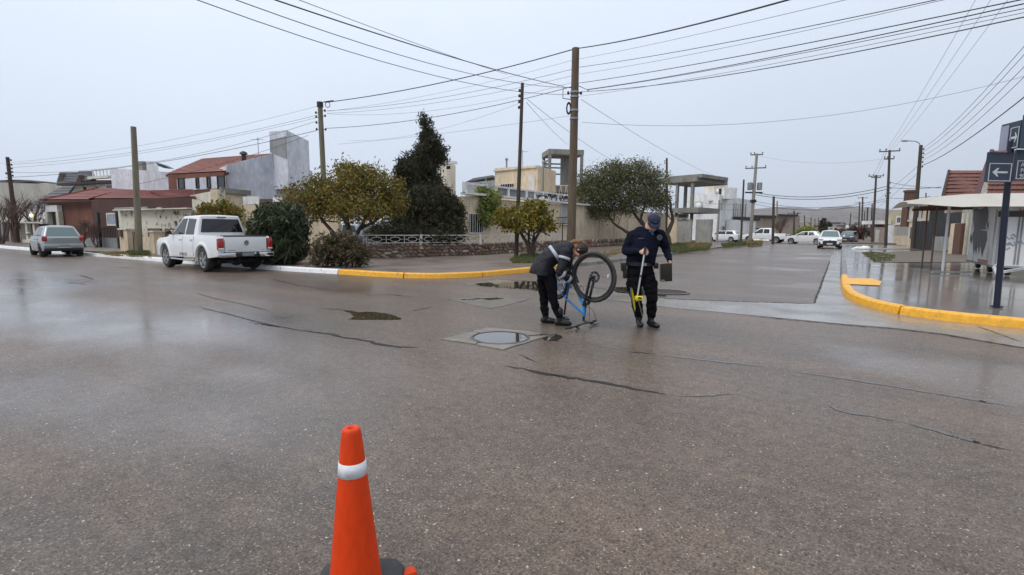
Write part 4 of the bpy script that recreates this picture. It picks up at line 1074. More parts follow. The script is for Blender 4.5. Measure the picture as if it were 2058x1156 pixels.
mb = MB(); F.box(mb, u_0+.1, um, z0_+.03, z1_-.1, .06, .0); mb.build('parapet_screen', M['plaster_darkgrey'], h, world=True)
mb = MB(); F.box(mb, um+.1, u_1, z0_+.03, z1_-.1, .06, .0); mb.build('parapet_screen', M['plaster_white'], h, world=True)
rr = random.Random(4)
for k in range(22):
    mb = MB(); uu = um+.3+(u_1-um-.4)*k/22; a_ = rr.uniform(.12, .3); zc_ = (z0_+z1_)/2+rr.uniform(-.1, .1)
    mb.prism([F.w(uu, zc_-a_*.8, .045), F.w(uu+.14, zc_-a_*.2, .045), F.w(uu+.22, zc_+a_*.7, .045), F.w(uu+.06, zc_+a_*.3, .045), F.w(uu-.05, zc_+a_, .045)], F.n*.03); mb.build('fretwork_piece', M['near_black'], h, world=True)
window(F, (1126, 408, 1143, 450), h, .1, pm_=M['shutter'], sill=True)
panel(F, (1124, 404, 1146, 408), h, M['brick_brown'], 'lintel', .1)
window(F, (940, 428, 972, 470), h, .08, bars=6, pm_=M['glassdark'])
for k in range(7):
    uu = u_1+2+k*3.0
    mb = MB(); F.box(mb, uu, uu+.12, .1, z0_-.12, .08, -.02); mb.build('pilaster', M['plaster_pale'], h, world=True)
# ---- water tower frame and the block under it
F = Face(1100, 45, 1170, 45.5); h = house('concrete_frame_tower', 'open concrete frame tower with flat slab behind the tall wooden pole', F, 'tower')
zt = q(1135, 303, 45.2).z; zs = q(1135, 313, 45.2).z; zb_ = q(1135, 375, 45.2).z
mb = MB(); c_ = F.w(F.L/2, (zt+zs)/2, -1.4); mb.box(c_, (F.L, 2.8, zt-zs), F.ang); mb.build('top_slab', M['concrete_raw'], h, world=True)
for uu, oo in ((.15, -.15), (F.L-.15, -.15), (.15, -2.6), (F.L-.15, -2.6)):
    mb = MB(); mb.box(F.w(uu, zs/2+zb_/2-.3, oo), (.24, .24, zs-zb_+.6), F.ang); mb.build('post', M['concrete_raw'], h, world=True)
mb = MB(); mb.box(F.w(F.L*.60, (zs+zb_)/2, -1.4), (.85, .5, zs-zb_), F.ang); mb.build('core', M['concrete_raw'], h, world=True)
for y_ in (324, 332, 345):
    mb = MB(); z = q(1135, y_, 45).z; mb.bar(F.w(.2, z, -2.6), F.w(F.L-.2, z, -2.6), .1, .12); mb.build('cross_beam', M['concrete_raw'], h, world=True)
    mb = MB(); mb.bar(F.w(.2, z+.1, -.2), F.w(.2, z+.1, -2.6), .1, .12); mb.build('cross_beam', M['concrete_raw'], h, world=True)
mb = MB(); mb.box(F.w(F.L/2+.2, zb_-.3, -1.4), (F.L+.3, 4, .55), F.ang); mb.build('floor_slab', M['concrete_raw'], h, world=True)
mb = MB(); mb.box(F.w(F.L/2+.2, zb_/2-.6, -1.6), (F.L-.4, 3.2, zb_-.2), F.ang); mb.build('wall', M['plaster_cream'], h, world=True)
for k in range(8):
    mb = MB(); u = .6+k*.25; z = q(1130, 373, 44).z; mb.bar(F.w(u, z-.75, .7), F.w(u+(.12 if k % 2 else -.12), z, .7), .05, .05); mb.build('baluster', M['whitepaint'], h, world=True)
mb = MB(); mb.bar(F.w(.5, z, .7), F.w(2.7, z, .7), .06, .08); mb.build('balcony_rail', M['whitepaint'], h, world=True)
# ---- unfinished frame building right of the olive tree
F = Face(1335, 50, 1410, 47); h = house('unfinished_building', 'unfinished concrete frame building with two bare slabs on columns', F, 'building')
def slab_(x0, y0, x1, y1, back, name='floor_slab', out=0):
    u0, u1, z0, z1 = F.rect(x0, y0, x1, y1); mb = MB(); mb.box(F.w((u0+u1)/2, (z0+z1)/2, out-back/2), (u1-u0, back, z1-z0), F.ang); mb.build(name, M['concrete_raw'], h, world=True)
slab_(1325, 357, 1400, 367, 6); slab_(1332, 352, 1408, 359, 5, 'roof_slab', -.3); slab_(1352, 418, 1407, 428, 4, 'floor_slab', .3)
for x_, w_, t_, b_, oo in ((1357, 4, 366, 445, -.3), (1364, 4, 366, 445, -2.5), (1388, 5, 366, 425, -.3), (1344, 4, 366, 440, -3)):
    u0, u1, z0, z1 = F.rect(x_-w_/2, t_, x_+w_/2, b_); mb = MB(); mb.box(F.w((u0+u1)/2, (z0+z1)/2, oo), (u1-u0, .3, z1-z0), F.ang); mb.build('column', M['concrete_raw'], h, world=True)
for x0, x1, t_, mt in ((1340, 1359, 436, 'plaster_cream'), (1359, 1388, 441, 'concrete_block'), (1397, 1429, 441, 'concrete_block')):
    u0, u1, z0, z1 = F.rect(x0, t_, x1, 480); mb = MB(); mb.box(F.w((u0+u1)/2, z1/2, -.2), (u1-u0, .2, z1), F.ang); mb.build('block_wall', M[mt], h, world=True)
u0, u1, z0, z1 = F.rect(1388, 441, 1397, 480); mb = MB(); mb.box(F.w((u0+u1)/2, z1/2, -1.2), (u1-u0, .2, z1), F.ang); mb.build('doorway', M['near_black'], h, world=True)  # near-black sheet paints the shade in the gap between the walls
window(F, (1362, 430, 1384, 440), h, .1, pm_=M['glass'], fm=M['concrete_raw'])
# ---- white building
F = Face(1380, 78, 1442, 70); F2 = Face(1442, 70, 1512, 82); h = house('white_building', 'large white building with a stepped roof and narrow windows beyond the unfinished frame', F, 'building')
corner_block((1380, 78), (1442, 70), (1512, 84), 388, 392, 404, h, M['plaster_white'])
panel(F, (1403, 371, 1424, 398), h, M['plaster_pale'], 'roof_tank', 2, -3); panel(F, (1426, 378, 1442, 400), h, M['plaster_white'], 'stair_head', 2, -3); panel(F2, (1450, 386, 1480, 405), h, M['plaster_white'], 'upper_wall', 1, -2)
panel(F, (1448-14, 379, 1437, 390), h, M['near_black'], 'opening', .2, -1)  # near-black panel painting the shade of a hole
for r in [(1449, 407, 1451, 422), (1477, 408, 1479, 440), (1486, 409, 1488, 440), (1496, 409, 1499, 440)]: window(F2, r, h, .05, pm_=M['glassdark'])
panel(F2, (1474, 437, 1512, 443), h, M['near_black'], 'canopy', 1.2, 0); panel(F2, (1459, 443, 1505, 470), h, M['plaster_white'], 'front_bay', 1.0, 0)
window(F2, (1451, 454, 1456, 466), h, .1, pm_=M['glassdark'], out=0)
mb = MB(); c_ = F.w(*F.pt(1409, 414), .4); mb.ellipsoid(c_, (.8, .8, .25), 14, rot=Matrix.Rotation(R(70), 3, 'X')); mb.build('satellite_dish', M['steel'], h, world=True)
F = Face(1455, 68, 1480, 67); w_ = house('grey_low_wall', 'low grey block wall left of the transformer pole', F, 'wall'); wall_block(Face(1480, 66, 1514, 66), 474, 474, .2, w_, M['concrete_block'])
# ---- distance down the street
F = Face(1512, 100, 1606, 104); h = house('far_warehouse', 'brownish warehouse with a dark flat roof edge beyond the transformer pole', F, 'building'); wall_block(F, 436, 434, 10, h, M['beige_far']); panel(F, (1512, 433, 1560, 438), h, M['wood_dark'], 'roof_edge', .4, .1); panel(F, (1562, 431, 1600, 435), h, M['near_black'], 'roof_edge', .4, .1)
F = Face(1510, 84, 1546, 86); h = house('small_white_shed', 'small white shed with a pitched roof behind the white pickup', F, 'shed'); wall_block(F, 461, 461, 3, h, M['plaster_white']); roof3(h, [(1508, 450, 83.8), (1546, 461, 85.8), (1540, 463, 85.8), (1508, 457, 83.8)], M['roof_metal'], push=(-1, 3, 0)); window(F, (1516, 464, 1520, 474), h, .05)
F = Face(1598, 150, 1622, 150); h = house('pink_house', 'distant pinkish house front left of the yellow-green tree', F); wall_block(F, 447, 445, 6, h, M['pink_far']); window(F, (1604, 452, 1609, 459), h, .1)
F = Face(1560, 112, 1600, 112); w_ = house('red_brown_wall', 'reddish wall down the street behind the bare tree', F, 'wall'); wall_block(F, 474, 472, .3, w_, M['brick_brown'])
rr = random.Random(8)
for i in range(12):
    x_ = 1600+i*11.3; d_ = 190+rr.uniform(0, 120); y_ = rr.uniform(446, 456); F = Face(x_, d_, x_+rr.uniform(7, 12), d_+2)
    wn, wm = (('pinkish', 'pink_far'), ('beige', 'beige_far'), ('white', 'plaster_white'), ('grey', 'beige_grey'))[i % 4]; rn, rm = (('red', 'roof_clay'), ('dark slate', 'roof_slate'), ('pale metal', 'roof_metal'))[i % 3]
    h = house('distant_house', f'small distant {wn} house with a {rn} roof at the foot of the hill', F, group='distant houses below the hill')
    wall_block(F, y_, y_, 6, h, M[wm]); panel(F, (x_-1, y_-1.5, x_+9, y_), h, M[rm], 'roof', 3, -2)
# ---- right side
F = Face(1732, 78, 1757, 74); h = house('bus_shelter', 'small flat white-roofed shelter beside the dark red tree', F, 'shelter')
u0, u1, z0, z1 = F.rect(1732, 444, 1757, 451); mb = MB(); mb.box(F.w(F.L/2, (z0+z1)/2, -1), (u1-u0, 2.2, z1-z0), F.ang); mb.build('roof', M['plaster_white'], h, world=True)
for a_ in (.2, F.L-.2):
    mb = MB(); mb.box(F.w(a_, z0/2, -.3), (.14, .14, z0), F.ang); mb.build('post', M['iron'], h, world=True)
u0, u1, z2, z3 = F.rect(1734, 451, 1755, 466); mb = MB(); mb.box(F.w(F.L/2, (z2+z0)/2, -1.6), (u1-u0, .1, z0-z2), F.ang); mb.build('back_panel', M['brick_brown'], h, world=True)
F = Face(1754, 66, 1788, 62); w_ = house('beige_plot_wall', 'beige plot wall with a paler pier beyond the tall T-topped pole', F, 'wall'); wall_block(F, 457, 457, .3, w_, M['pink_far']); panel(F, (1786, 452, 1797, 489), w_, M['plaster_white'], 'pier', .4, .05); panel(F, (1760, 462, 1767, 488), w_, M['whitepaint'], 'gate', .06)
F = Face(1797, 60, 1827, 55); w_ = house('balustrade_wall', 'beige low wall with a balustrade panel above it left of the chimney house', F, 'wall'); wall_block(F, 474, 474, .3, w_, M['plaster_cream']); panel(F, (1797, 457, 1825, 474), w_, M['beige_grey'], 'railing_panel', .08, -.15)
F = Face(1786, 74, 1818, 71); h = house('arched_gable_house', 'yellow-beige house with a rounded gable and white window', F)
mb = MB(); poly = []
for x_, y_ in [(1784, 490), (1784, 438), (1790, 428), (1800, 422), (1808, 421), (1818, 427), (1818, 490)]:
    u, z = F.pt(x_, y_); poly.append(F.w(u, max(z, 0) if y_ < 480 else 0))
mb.prism(poly, -F.n*8); mb.build('wall', mat('yellow_beige_plaster', (0.45, 0.40, 0.27), rough=.8), h, world=True); window(F, (1801, 434, 1813, 451), h, .25, pm_=M['glass'], bars=1, sill=True)
F = Face(1772, 82, 1786, 80); h = house('low_beige_house', 'low beige house left of the rounded gable', F); wall_block(F, 438, 436, 6, h, M['beige_far'])
F = Face(1826, 47.5, 1866, 44); h = house('chimney_house', 'cream two storey house with a brick chimney and dark eaves behind the canopy', F)
wall_block(F, 409, 407, 8, h, M['plaster_cream']); roof3(h, [(1810, 411, 49.5), (1830, 404, 47), (1872, 398, 43.2), (1872, 404, 43.2), (1826, 412, 47), (1810, 415, 49.5)], M['wood_dark'], push=(1.0, 5, .4))
mb = MB(); c_ = q(1827.5, 396, 48.2); mb.box((c_.x, c_.y, c_.z-.2), (.75, .6, 1.3), F.ang); mb.box((c_.x, c_.y, c_.z+.55), (.9, .75, .18), F.ang); mb.build('chimney', M['brick_brown'], h, world=True)
panel(F, (1816, 406, 1827, 456), h, M['brick_brown'], 'brick_pier', .5, -.3)
window(F, (1829, 411, 1838, 441), h, .12, pm_=M['plaster_pale']); window(F, (1842, 413, 1850, 440), h, .12, pm_=M['glassdark']); window(F, (1829, 455, 1834, 482), h, .08); window(F, (1852, 414, 1857, 440), h, .08)
panel(F, (1826, 441, 1866, 445), h, M['whitepaint'], 'string_course', .1)
F = Face(1840, 40, 1880, 37); w_ = house('dark_gate', 'black planked gate and fence under the canopy of the kiosk', F, 'gate'); n_ = 12
u0, u1, z0, z1 = F.rect(1840, 444, 1880, 486)
for i in range(n_):
    mb = MB(); F.box(mb, F.L*i/n_+.01, F.L*(i+1)/n_-.01, .13, z1, .05); mb.build('board', M['near_black'] if i % 3 else M['iron'], w_, world=True)
F = Face(1880, 37, 1936, 33); w_ = house('dark_railing', 'black slatted fence on a grey plinth behind the kiosk', F, 'fence')
u0, u1, z0, z1 = F.rect(1880, 428, 1934, 480); zp = F.rect(1880, 476, 1934, 490)[3]
mb = MB(); F.box(mb, 0, F.L, .1, zp, .2, -.1); mb.build('plinth', M['concrete_block'], w_, world=True)
for i in range(26):
    mb = MB(); F.box(mb, F.L*i/26+.012, F.L*(i+1)/26-.012, zp, z1, .03); mb.build('slat', M['iron'], w_, world=True)
F = Face(1910, 31, 1932, 30); w_ = house('gate_pier', 'cream and brown gate pier behind the white canopy post', F, 'pier'); wall_block(F, 450, 449, .5, w_, M['plaster_cream'], x1=1919); wall_block(F, 450, 449, .5, w_, M['brick_brown'], x0=1919.5)
F = Face(1930, 30.5, 1990, 27.5); h = house('grey_side_wall', 'grey ribbed concrete wall between the gate pier and the kiosk', F, 'wall'); wall_block(F, 417, 414, 4, h, M['beige_grey'])
for i in range(6):
    u = F.L*(i+.5)/6; mb = MB(); F.box(mb, u-.05, u+.05, .1, 2.6, .08); mb.build('rib', M['plaster_pale'], h, world=True)
# tile-roofed houses
F = Face(1888, 41, 1990, 36); h = house('tile_roof_house', 'cream gabled house with brown clay tile roof left of the street signs', F)
wall_block(F, 408, 408, 5, h, M['plaster_cream'])
tiled(h, (1896, 412, 39.0), (1990, 412, 34.4), (1980, 343, 39.0), (1908, 343, 42.4), M['roof_clay'], 9, .4, lap=.09, amp=.025)
mb = MB(); mb.prism([q(1887, 412, 38.9), q(1905, 341, 42.3), q(1909, 341, 42.2), q(1896, 412, 38.7)], (.1, .4, 0)); mb.build('barge_board', M['wood_dark'], h, world=True)
F = Face(1958, 34, 2100, 29); h = house('steep_roof_house', 'steep brown tiled roof with dark barge board behind the street signs', F)
wall_block(F, 396, 396, 5, h, M['plaster_pale'])
mb = MB(); mb.prism([q(1960, 400, 34.0), q(1990, 322, 35.4), q(1990, 400, 33.5)], (.3, 1.2, 0)); mb.build('gable', M['plaster_pale'], h, world=True)
tiled(h, (1983, 402, 31.6), (2110, 402, 27.2), (2110, 303, 30.5), (1995, 303, 35), M['roof_clay'], 11, .4, lap=.09, amp=.025)
mb = MB(); mb.prism([q(1953, 400, 33.0), q(1990, 300, 35.0), q(1997, 300, 34.8), q(1966, 400, 32.6)], (.1, .4, 0)); mb.build('barge_board', mat('maroon_board', (0.09, 0.028, 0.035), rough=.5), h, world=True)

# gutters, downpipes and aerials
def aerial(root, px, py, d, hh=1.4):
    c_ = q(px, py, d); mb = MB(); mb.tube([c_, c_+Vector((0, 0, hh))], .025, 5)
    for k in range(5): p = c_+Vector((0, 0, hh*.9))+RT0*(k-2)*.16; mb.bar(p-Vector((.12, .2, 0)), p+Vector((.12, .2, 0)), .012, .012)
    mb.bar(c_+Vector((0, 0, hh*.9))-RT0*.4, c_+Vector((0, 0, hh*.9))+RT0*.4, .015, .015); mb.build('aerial', M['steel'], root, world=True)
HS = {o['label']: o for o in bpy.data.objects if o.get('category') in ('house', 'building')}
for lab, px, py, d in (('two storey house with orange-red roof, grey blind gable and tall grey tower', 520, 316, 37), ('large white building with a stepped roof and narrow windows beyond the unfinished frame', 1436, 380, 72), ('cream flat-roofed upper house with white door and thin flue pipes', 1050, 337, 40.5)): aerial(HS[lab], px, py, d)

# ================================================================== STONE WALL AND RAILING OF THE CORNER PLOT
sw_pts = [g(640, 523, KH), g(730, 518, KH), g(800, 517, KH), g(900, 514, KH), g(970, 512, KH), g(1035, 507, KH), g(1140, 500, KH), g(1260, 492, KH), g(1345, 487, KH)]
SH = 0.62
wall = thing('stone_wall', 'low rubble stone wall of brown and cream stones round the corner garden', 'wall', (sw_pts[1].x, sw_pts[1].y, 0))
M['mortar'] = mat('mortar', (0.17, 0.115, 0.085), (0.11, 0.08, 0.062), rough=0.8, scale=4, bump=0.6)
mb = MB(); T = 0.3
for a, b in zip(sw_pts[:-1], sw_pts[1:]):
    d = (b-a).normalized(); n_ = Vector((d.y, -d.x, 0)); n_ = n_ if n_.dot(-a) > 0 else -n_
    P_ = [a-n_*.03, b-n_*.03, b-n_*T, a-n_*T]; mb.prism([Vector((p.x, p.y, .1)) for p in P_], (0, 0, SH-.02))
mb.build('wall_core', M['mortar'], wall, world=True)
scols = [(0.26, 0.12, 0.085), (0.17, 0.11, 0.085), (0.40, 0.31, 0.21), (0.24, 0.19, 0.155), (0.31, 0.20, 0.125), (0.13, 0.105, 0.095), (0.50, 0.43, 0.33)]
smats = [mat('stone', c, tuple(x*.72 for x in c), rough=.6, scale=7, bump=.5, bscale=25) for c in scols]
def stone_mesh(seed, m_):
    rr = random.Random(seed); bm = bmesh.new(); bmesh.ops.create_icosphere(bm, subdivisions=1, radius=1)
    for v in bm.verts:
        v.co *= rr.uniform(.70, 1.2); v.co.y = max(-1, min(1, v.co.y*1.1)); v.co.x = max(-.9, min(.9, v.co.x)); v.co.z = max(-.88, min(.88, v.co.z))
    me = bpy.data.meshes.new('stone'); bm.to_mesh(me); bm.free(); me.materials.append(m_); me.polygons.foreach_set("use_smooth", [True]*len(me.polygons)); me.set_sharp_from_angle(angle=R(30)); return me
smesh = [[stone_mesh(i*7+j, smats[j]) for i in range(3)] for j in range(7)]
rr = random.Random(21); nst = 0
for si, (a, b) in enumerate(zip(sw_pts[:-1], sw_pts[1:])):
    L = (b-a).length; d = (b-a).normalized(); n_ = Vector((d.y, -d.x, 0)); n_ = n_ if n_.dot(-a) > 0 else -n_
    ang = math.atan2(d.y, d.x)
    rows = 4 if si < 5 else (3 if si < 6 else 2)
    if si > 6: break
    for r_ in range(rows):
        u = rr.uniform(0, .15)
        while u < L-.1 and nst < 292:
            w_ = rr.uniform(.13, .46)*(1 if si < 5 else 1.7)
            j = rr.choices(range(7), [5, 4, 4, 5, 5, 3, 2])[0]
            o = bpy.data.objects.new('stone', smesh[j][rr.randrange(3)]); col.objects.link(o); o.parent = wall
            hh = SH/rows
            p = a + d*(u+w_/2) - n_*.02; sz_ = rr.uniform(.72, 1.12); z = .12 + hh*(r_+.5) + rr.uniform(-.035, .035)*(1 if 0 < r_ < rows-1 else .3)
            o.location = (p.x-wall.location.x, p.y-wall.location.y, z); o.rotation_euler = (rr.uniform(-.1, .1), rr.uniform(-.5, .5), ang)
            o.scale = (w_*.52, .05+rr.uniform(0, .02), hh*.56*sz_); nst += 1
            u += w_+.005
# white railing on top of it
rail = thing('ornamental_railing', 'white iron railing of oval motifs along the top of the stone wall', 'railing', (sw_pts[1].x, sw_pts[1].y, 0))
ra = q(725, 480, depth_of(sw_pts[1])); rb = sw_pts[5]
zb0 = .12+SH
path = [sw_pts[1]-(sw_pts[2]-sw_pts[1]).normalized()*1.5] + sw_pts[1:6]
RH = 0.40
M['railwhite'] = mat('rail_white_paint', (0.70, 0.68, 0.66), (0.55, 0.50, 0.46), rough=0.45, scale=6)
segs = resample(path, 0.84)
for i, (a, b) in enumerate(zip(segs[:-1], segs[1:])):
    d = (b-a).normalized(); n_ = Vector((d.y, -d.x, 0)); n_ = n_ if n_.dot(-a) > 0 else -n_
    a = a - n_*.12; b = b - n_*.12
    up_ = lambda p, z: Vector((p.x, p.y, z))
    if i % 4 == 1:
        mb = MB(); mb.box(up_(a, zb0+RH/2), (.11, .11, RH+.05), math.atan2(d.y, d.x)); mb.build('rail_post', M['railwhite'], rail, world=True)
    mb = MB(); mb.bar(up_(a, zb0+RH-.02), up_(b, zb0+RH-.02), .045, .04); mb.build('top_rail', M['railwhite'], rail, world=True)
    mb = MB(); mb.bar(up_(a, zb0+.04), up_(b, zb0+.04), .04, .035); mb.build('bottom_rail', M['railwhite'], rail, world=True)
    mb = MB(); c_ = up_(a.lerp(b, .5), zb0+RH/2)
    ring = [c_ + d*(.22*(abs(math.cos(t))**.7)*(1 if math.cos(t) > 0 else -1)) + Vector((0, 0, .10*math.sin(t))) for t in [2*math.pi*k/12 for k in range(13)]]
    mb.tube(ring, .014, 4, cap=False); mb.bar(c_-d*.22, c_-d*.38, .02, .02); mb.bar(c_+d*.22, c_+d*.38, .02, .02)
    for s_ in (-1, 1):
        mb.bar(c_+Vector((0, 0, s_*.1)), c_+Vector((0, 0, s_*.17)), .02, .02)
    mb.build('oval_motif', M['railwhite'], rail, world=True)
    mb = MB(); mb.bar(up_(b, zb0+.05), up_(b, zb0+RH-.03), .022, .022); mb.build('upright', M['railwhite'], rail, world=True)
rail2 = thing('picket_railing', 'thin pale picket railing on the stone wall beyond the oval railing', 'railing', (sw_pts[5].x, sw_pts[5].y, 0))
segs = resample(sw_pts[5:7], 0.16)
for i, a in enumerate(segs[:60]):
    mb = MB(); p = Vector((a.x-.12, a.y, 0)); mb.bar(p+Vector((0, 0, zb0)), p+Vector((0, 0, zb0+.42)), .022, .022); mb.build('picket', M['railwhite'], rail2, world=True)
mb = MB(); mb.bar(Vector((segs[0].x-.12, segs[0].y, zb0+.38)), Vector((segs[-1].x-.12, segs[-1].y, zb0+.38)), .035, .035); mb.build('top_rail', M['railwhite'], rail2, world=True)
# ================================================================== POLES AND WIRES
def pole(label, bpx, tpx, r0, r1, m_, z=KH, name='utility_pole', group=None, insul=(), cross=(), depth=None, n=10):
    b = g(bpx[0], bpx[1], z) if depth is None else q(bpx[0], bpx[1], depth)
    b.z = 0.0
    d = ray(*tpx); hb = Vector((b.x, b.y)); hd = Vector((d.x, d.y)); t = hb.dot(hd)/hd.dot(hd); top = EYE + d*t
    root = thing(name, label, 'utility pole' if name == 'utility_pole' else 'street lamp', b, 0, group)
    tl = top - b; mb = MB(); mb.tube([Vector((0, 0, 0)), tl*.5+Vector((0.01, 0, 0)), tl], [r0, (r0+r1)/2, r1], n)
    mb.build('shaft', M[m_], root, smooth=True)
    for py, side in insul:                       # pin insulators on the street side
        k = (bpx[1]-py)/(bpx[1]-tpx[1]); p = tl*k; o_ = RT0*side*(r1+.12)
        mb = MB(); mb.bar(p, p+o_, .03, .03, 0); mb.lathe([(.0, .09), (.045, .07), (.055, 0), (.04, -.05), (.0, -.05)], 8, p+o_, 1); mb.build('insulator', [M['steel'], M['insul']], root)
    for py, w, ang in cross:
        k = (bpx[1]-py)/(bpx[1]-tpx[1]); p = tl*k; v = Vector((math.cos(ang), math.sin(ang), 0))*w/2
        mb = MB(); mb.bar(p-v, p+v, .1, .1); mb.build('crossarm', M['pole_dark'], root)
        for s_ in (-.92, -.35, .92):
            mb = MB(); mb.lathe([(.02, 0), (.03, .08), (.07, .1), (.05, .2), (0, .22)], 8, p+v*s_+Vector((0, 0, .05))); mb.build('insulator', M['insul'], root)
    return root, b, tl
pole('leaning dark pole with a row of insulators at the far left', (35, 487), (15, 316), .16, .11, 'pole_dark', insul=[(y, 1) for y in (322, 331, 338, 345, 352, 362)] + [(348, -1), (362, -1)])
pole('pale weathered wooden pole in the verge left of the white pickup', (280, 509), (268, 255), .155, .115, 'pole')
p645, b645, t645 = pole('wooden pole with many insulators rising out of the yellowing tree', (657, 503), (643, 206), .16, .13, 'pole', insul=[(222, 1), (232, 1), (234, -1), (245, -1), (258, -1), (258, 1), (226, -1)])
mb = MB(); mb.tube([t645+Vector((0, 0, -.25)), t645+Vector((0, 0, .02))], .17, 10); mb.build('pole_cap', M['black'], p645)
mb = MB(); c_ = t645+RT0*.42+Vector((0, 0, -.12)); mb.tube([c_+RT0*.13*math.cos(t)+Vector((0, 0, .14*math.sin(t))) for t in [6.28*k/12 for k in range(13)]], .02, 5, cap=False); mb.bar(t645+RT0*.2+Vector((0, 0, .02)), t645+RT0*.75+Vector((0, 0, .1)), .05, .05); mb.build('cable_clamp', M['black'], p645)
pole('dark slim pole standing behind the small round tree', (1037, 516), (1050, 167), .105, .075, 'pole_dark', insul=[(y, s) for y in (182, 192, 203, 214) for s in (-.6,)])
p1150, b1150, t1150 = pole('tallest wooden pole with a coil of cable, right behind the bending person', (1147, 520), (1157, 97), .20, .155, 'pole_brown', insul=[(183, -1), (183, 1)])
k = (520-212)/(520-97); c_ = t1150*k - RT0*.24
mb = MB()
for r_ in (.13, .15, .17): mb.tube([c_+RT0*r_*.55*math.cos(t)+Vector((0, 0, r_*1.5*math.sin(t))) for t in [6.28*kk/14 for kk in range(15)]], .022, 5, cap=False)
mb.build('cable_coil', M['black'], p1150)
mb = MB()
for y_ in (181, 190, 216, 232):
    kk = (520-y_)/(520-97); p = t1150*kk; mb.tube([p+Vector((0, 0, -.04)), p+Vector((0, 0, .04))], .19, 12)
mb.build('steel_strap', M['steel'], p1150)
mb = MB(); kk = (520-172)/(520-97); p = t1150*kk
mb.tube([p-RT0*.1, p-RT0*.5, p-RT0*.5+Vector((0, 0, -.45)), p-RT0*.1+Vector((0, 0, -.5))], .02, 5); mb.tube([p+RT0*.1+Vector((0, 0, .1)), p+RT0*.62+Vector((0, 0, -.12)), p+RT0*.1+Vector((0, 0, -.22))], .018, 5); mb.build('wire_bracket', M['black'], p1150)
pole('slim dark pole behind the olive tree', (1340, 488), (1340, 318), .14, .10, 'pole_dark', insul=[(324, -1), (328, -1)])
pole('short slanting pole against the white building', (1441, 480), (1446, 402), .14, .12, 'pole_conc', depth=62)
pole('thin pole left of the transformer pole', (1489, 487), (1495, 361), .12, .09, 'pole_dark')
pt_, bt_, tt_ = pole('tall transformer pole with crossarms and grey transformer cans', (1507, 489), (1521, 309), .20, .13, 'pole_conc', cross=[(337, 2.0, .2), (311, 1.2, .2)])
for i, (x_, y_) in enumerate([(-.45, 0), (.55, 0)]):
    kk = (489-373)/(489-309); p = tt_*kk + RT0*x_; mb = MB(); mb.lathe([(0, .45), (.2, .42), (.26, .35), (.26, -.3), (.2, -.36), (0, -.36)], 14, p); mb.build('transformer_can', M['steel'], pt_, smooth=True)
mb = MB(); p = tt_*((489-385)/(489-309)); mb.bar(p-RT0*.9, p+RT0*.9, .12, .15); mb.build('platform_beam', M['iron'], pt_)
mb = MB(); p = tt_*((489-402)/(489-309)); mb.box(p, (.5, .4, .3), YAW); mb.build('fuse_box', M['black'], pt_)
pole('dark pole in front of the parked white pickup down the street', (1553, 488), (1555, 395), .15, .12, 'pole_dark')
pole('green-grey pole peeping right of the dark pole by the parked pickup', (1561, 470), (1562, 404), .13, .11, 'pole', depth=100)
pole('dark pole with a crosspiece left of the patrol car', (1595, 484), (1596, 424), .2, .14, 'pole_dark', depth=100, cross=[(430, 2.2, 0)])
pp = [(1603, 482, 427, 112), (1617, 470, 433, 130), (1630, 466, 437, 160), (1638, 462, 440, 190), (1645, 462, 437, 190)]
for i, (x_, b_, t_, d_) in enumerate(pp): pole(['slim far pole just right of the pole with the crosspiece', 'far pole left of the yellow-green tree', 'far pole over the yellow-green tree', 'small distant pole, third of the row over the tree', 'small distant pole, last of the row over the tree'][i], (x_, b_), (x_, t_), .18, .14, 'pole_dark', depth=d_, n=6)
pole('tall T-topped pole with many wires left of the street lamp', (1780, 493), (1788, 302), .15, .10, 'pole_dark', cross=[(304, 1.7, .1), (319, 0.8, .1)], insul=[(y, 1) for y in (366, 376, 386)] + [(392, -1)])
pole('second T-topped pole, thinner and farther up the street', (1753, 487), (1761, 352), .16, .11, 'pole_dark', cross=[(354, 1.6, .1), (357, 1.0, .1)])
for i, (x_, b_, t_, d_) in enumerate([(1731, 478, 396, 110), (1725, 474, 406, 125), (1741, 476, 417, 105), (1707, 466, 429, 150), (1735, 470, 425, 160), (1750, 470, 410, 120)]):
    pole(['far T-topped pole right of the red tree', 'far T-topped pole left of its taller twin', 'short far pole left of the thin T-topped pole', 'far pole above the parked dark car', 'hazy far pole between the T-topped poles', 'far pole hard by the thin T-topped pole'][i], (x_, b_), (x_+3, t_), .2, .15, 'pole_dark', depth=d_, n=6, cross=[(t_+2, 1.8, .1)] if i < 2 else ())
pl_, bl_, tl_ = pole('tall street lamp on a dark pole with a curved arm and insulators', (1834, 500), (1851, 292), .16, .12, 'pole_dark', name='street_lamp', insul=[(y, 1) for y in (300, 308, 316, 325, 334)])
mb = MB(); A0 = tl_*.985; mb.tube([A0, A0+Vector((-.12, 0, .28)), A0-RT0*.45+Vector((0, 0, .42)), A0-RT0*1.1+Vector((0, 0, .45))], .035, 6); mb.build('lamp_arm', M['steel'], pl_)
mb = MB(); mb.ellipsoid(A0-RT0*1.3+Vector((0, 0, .44)), (.32, .14, .07), 10, rot=Matrix.Rotation(YAW, 3, 'Z')); mb.build('lamp_head', M['steel'], pl_, smooth=True)
pole('small far street lamp showing over the canopy edge', (1862, 480), (1861, 388), .1, .07, 'pole_dark', depth=70, name='street_lamp')

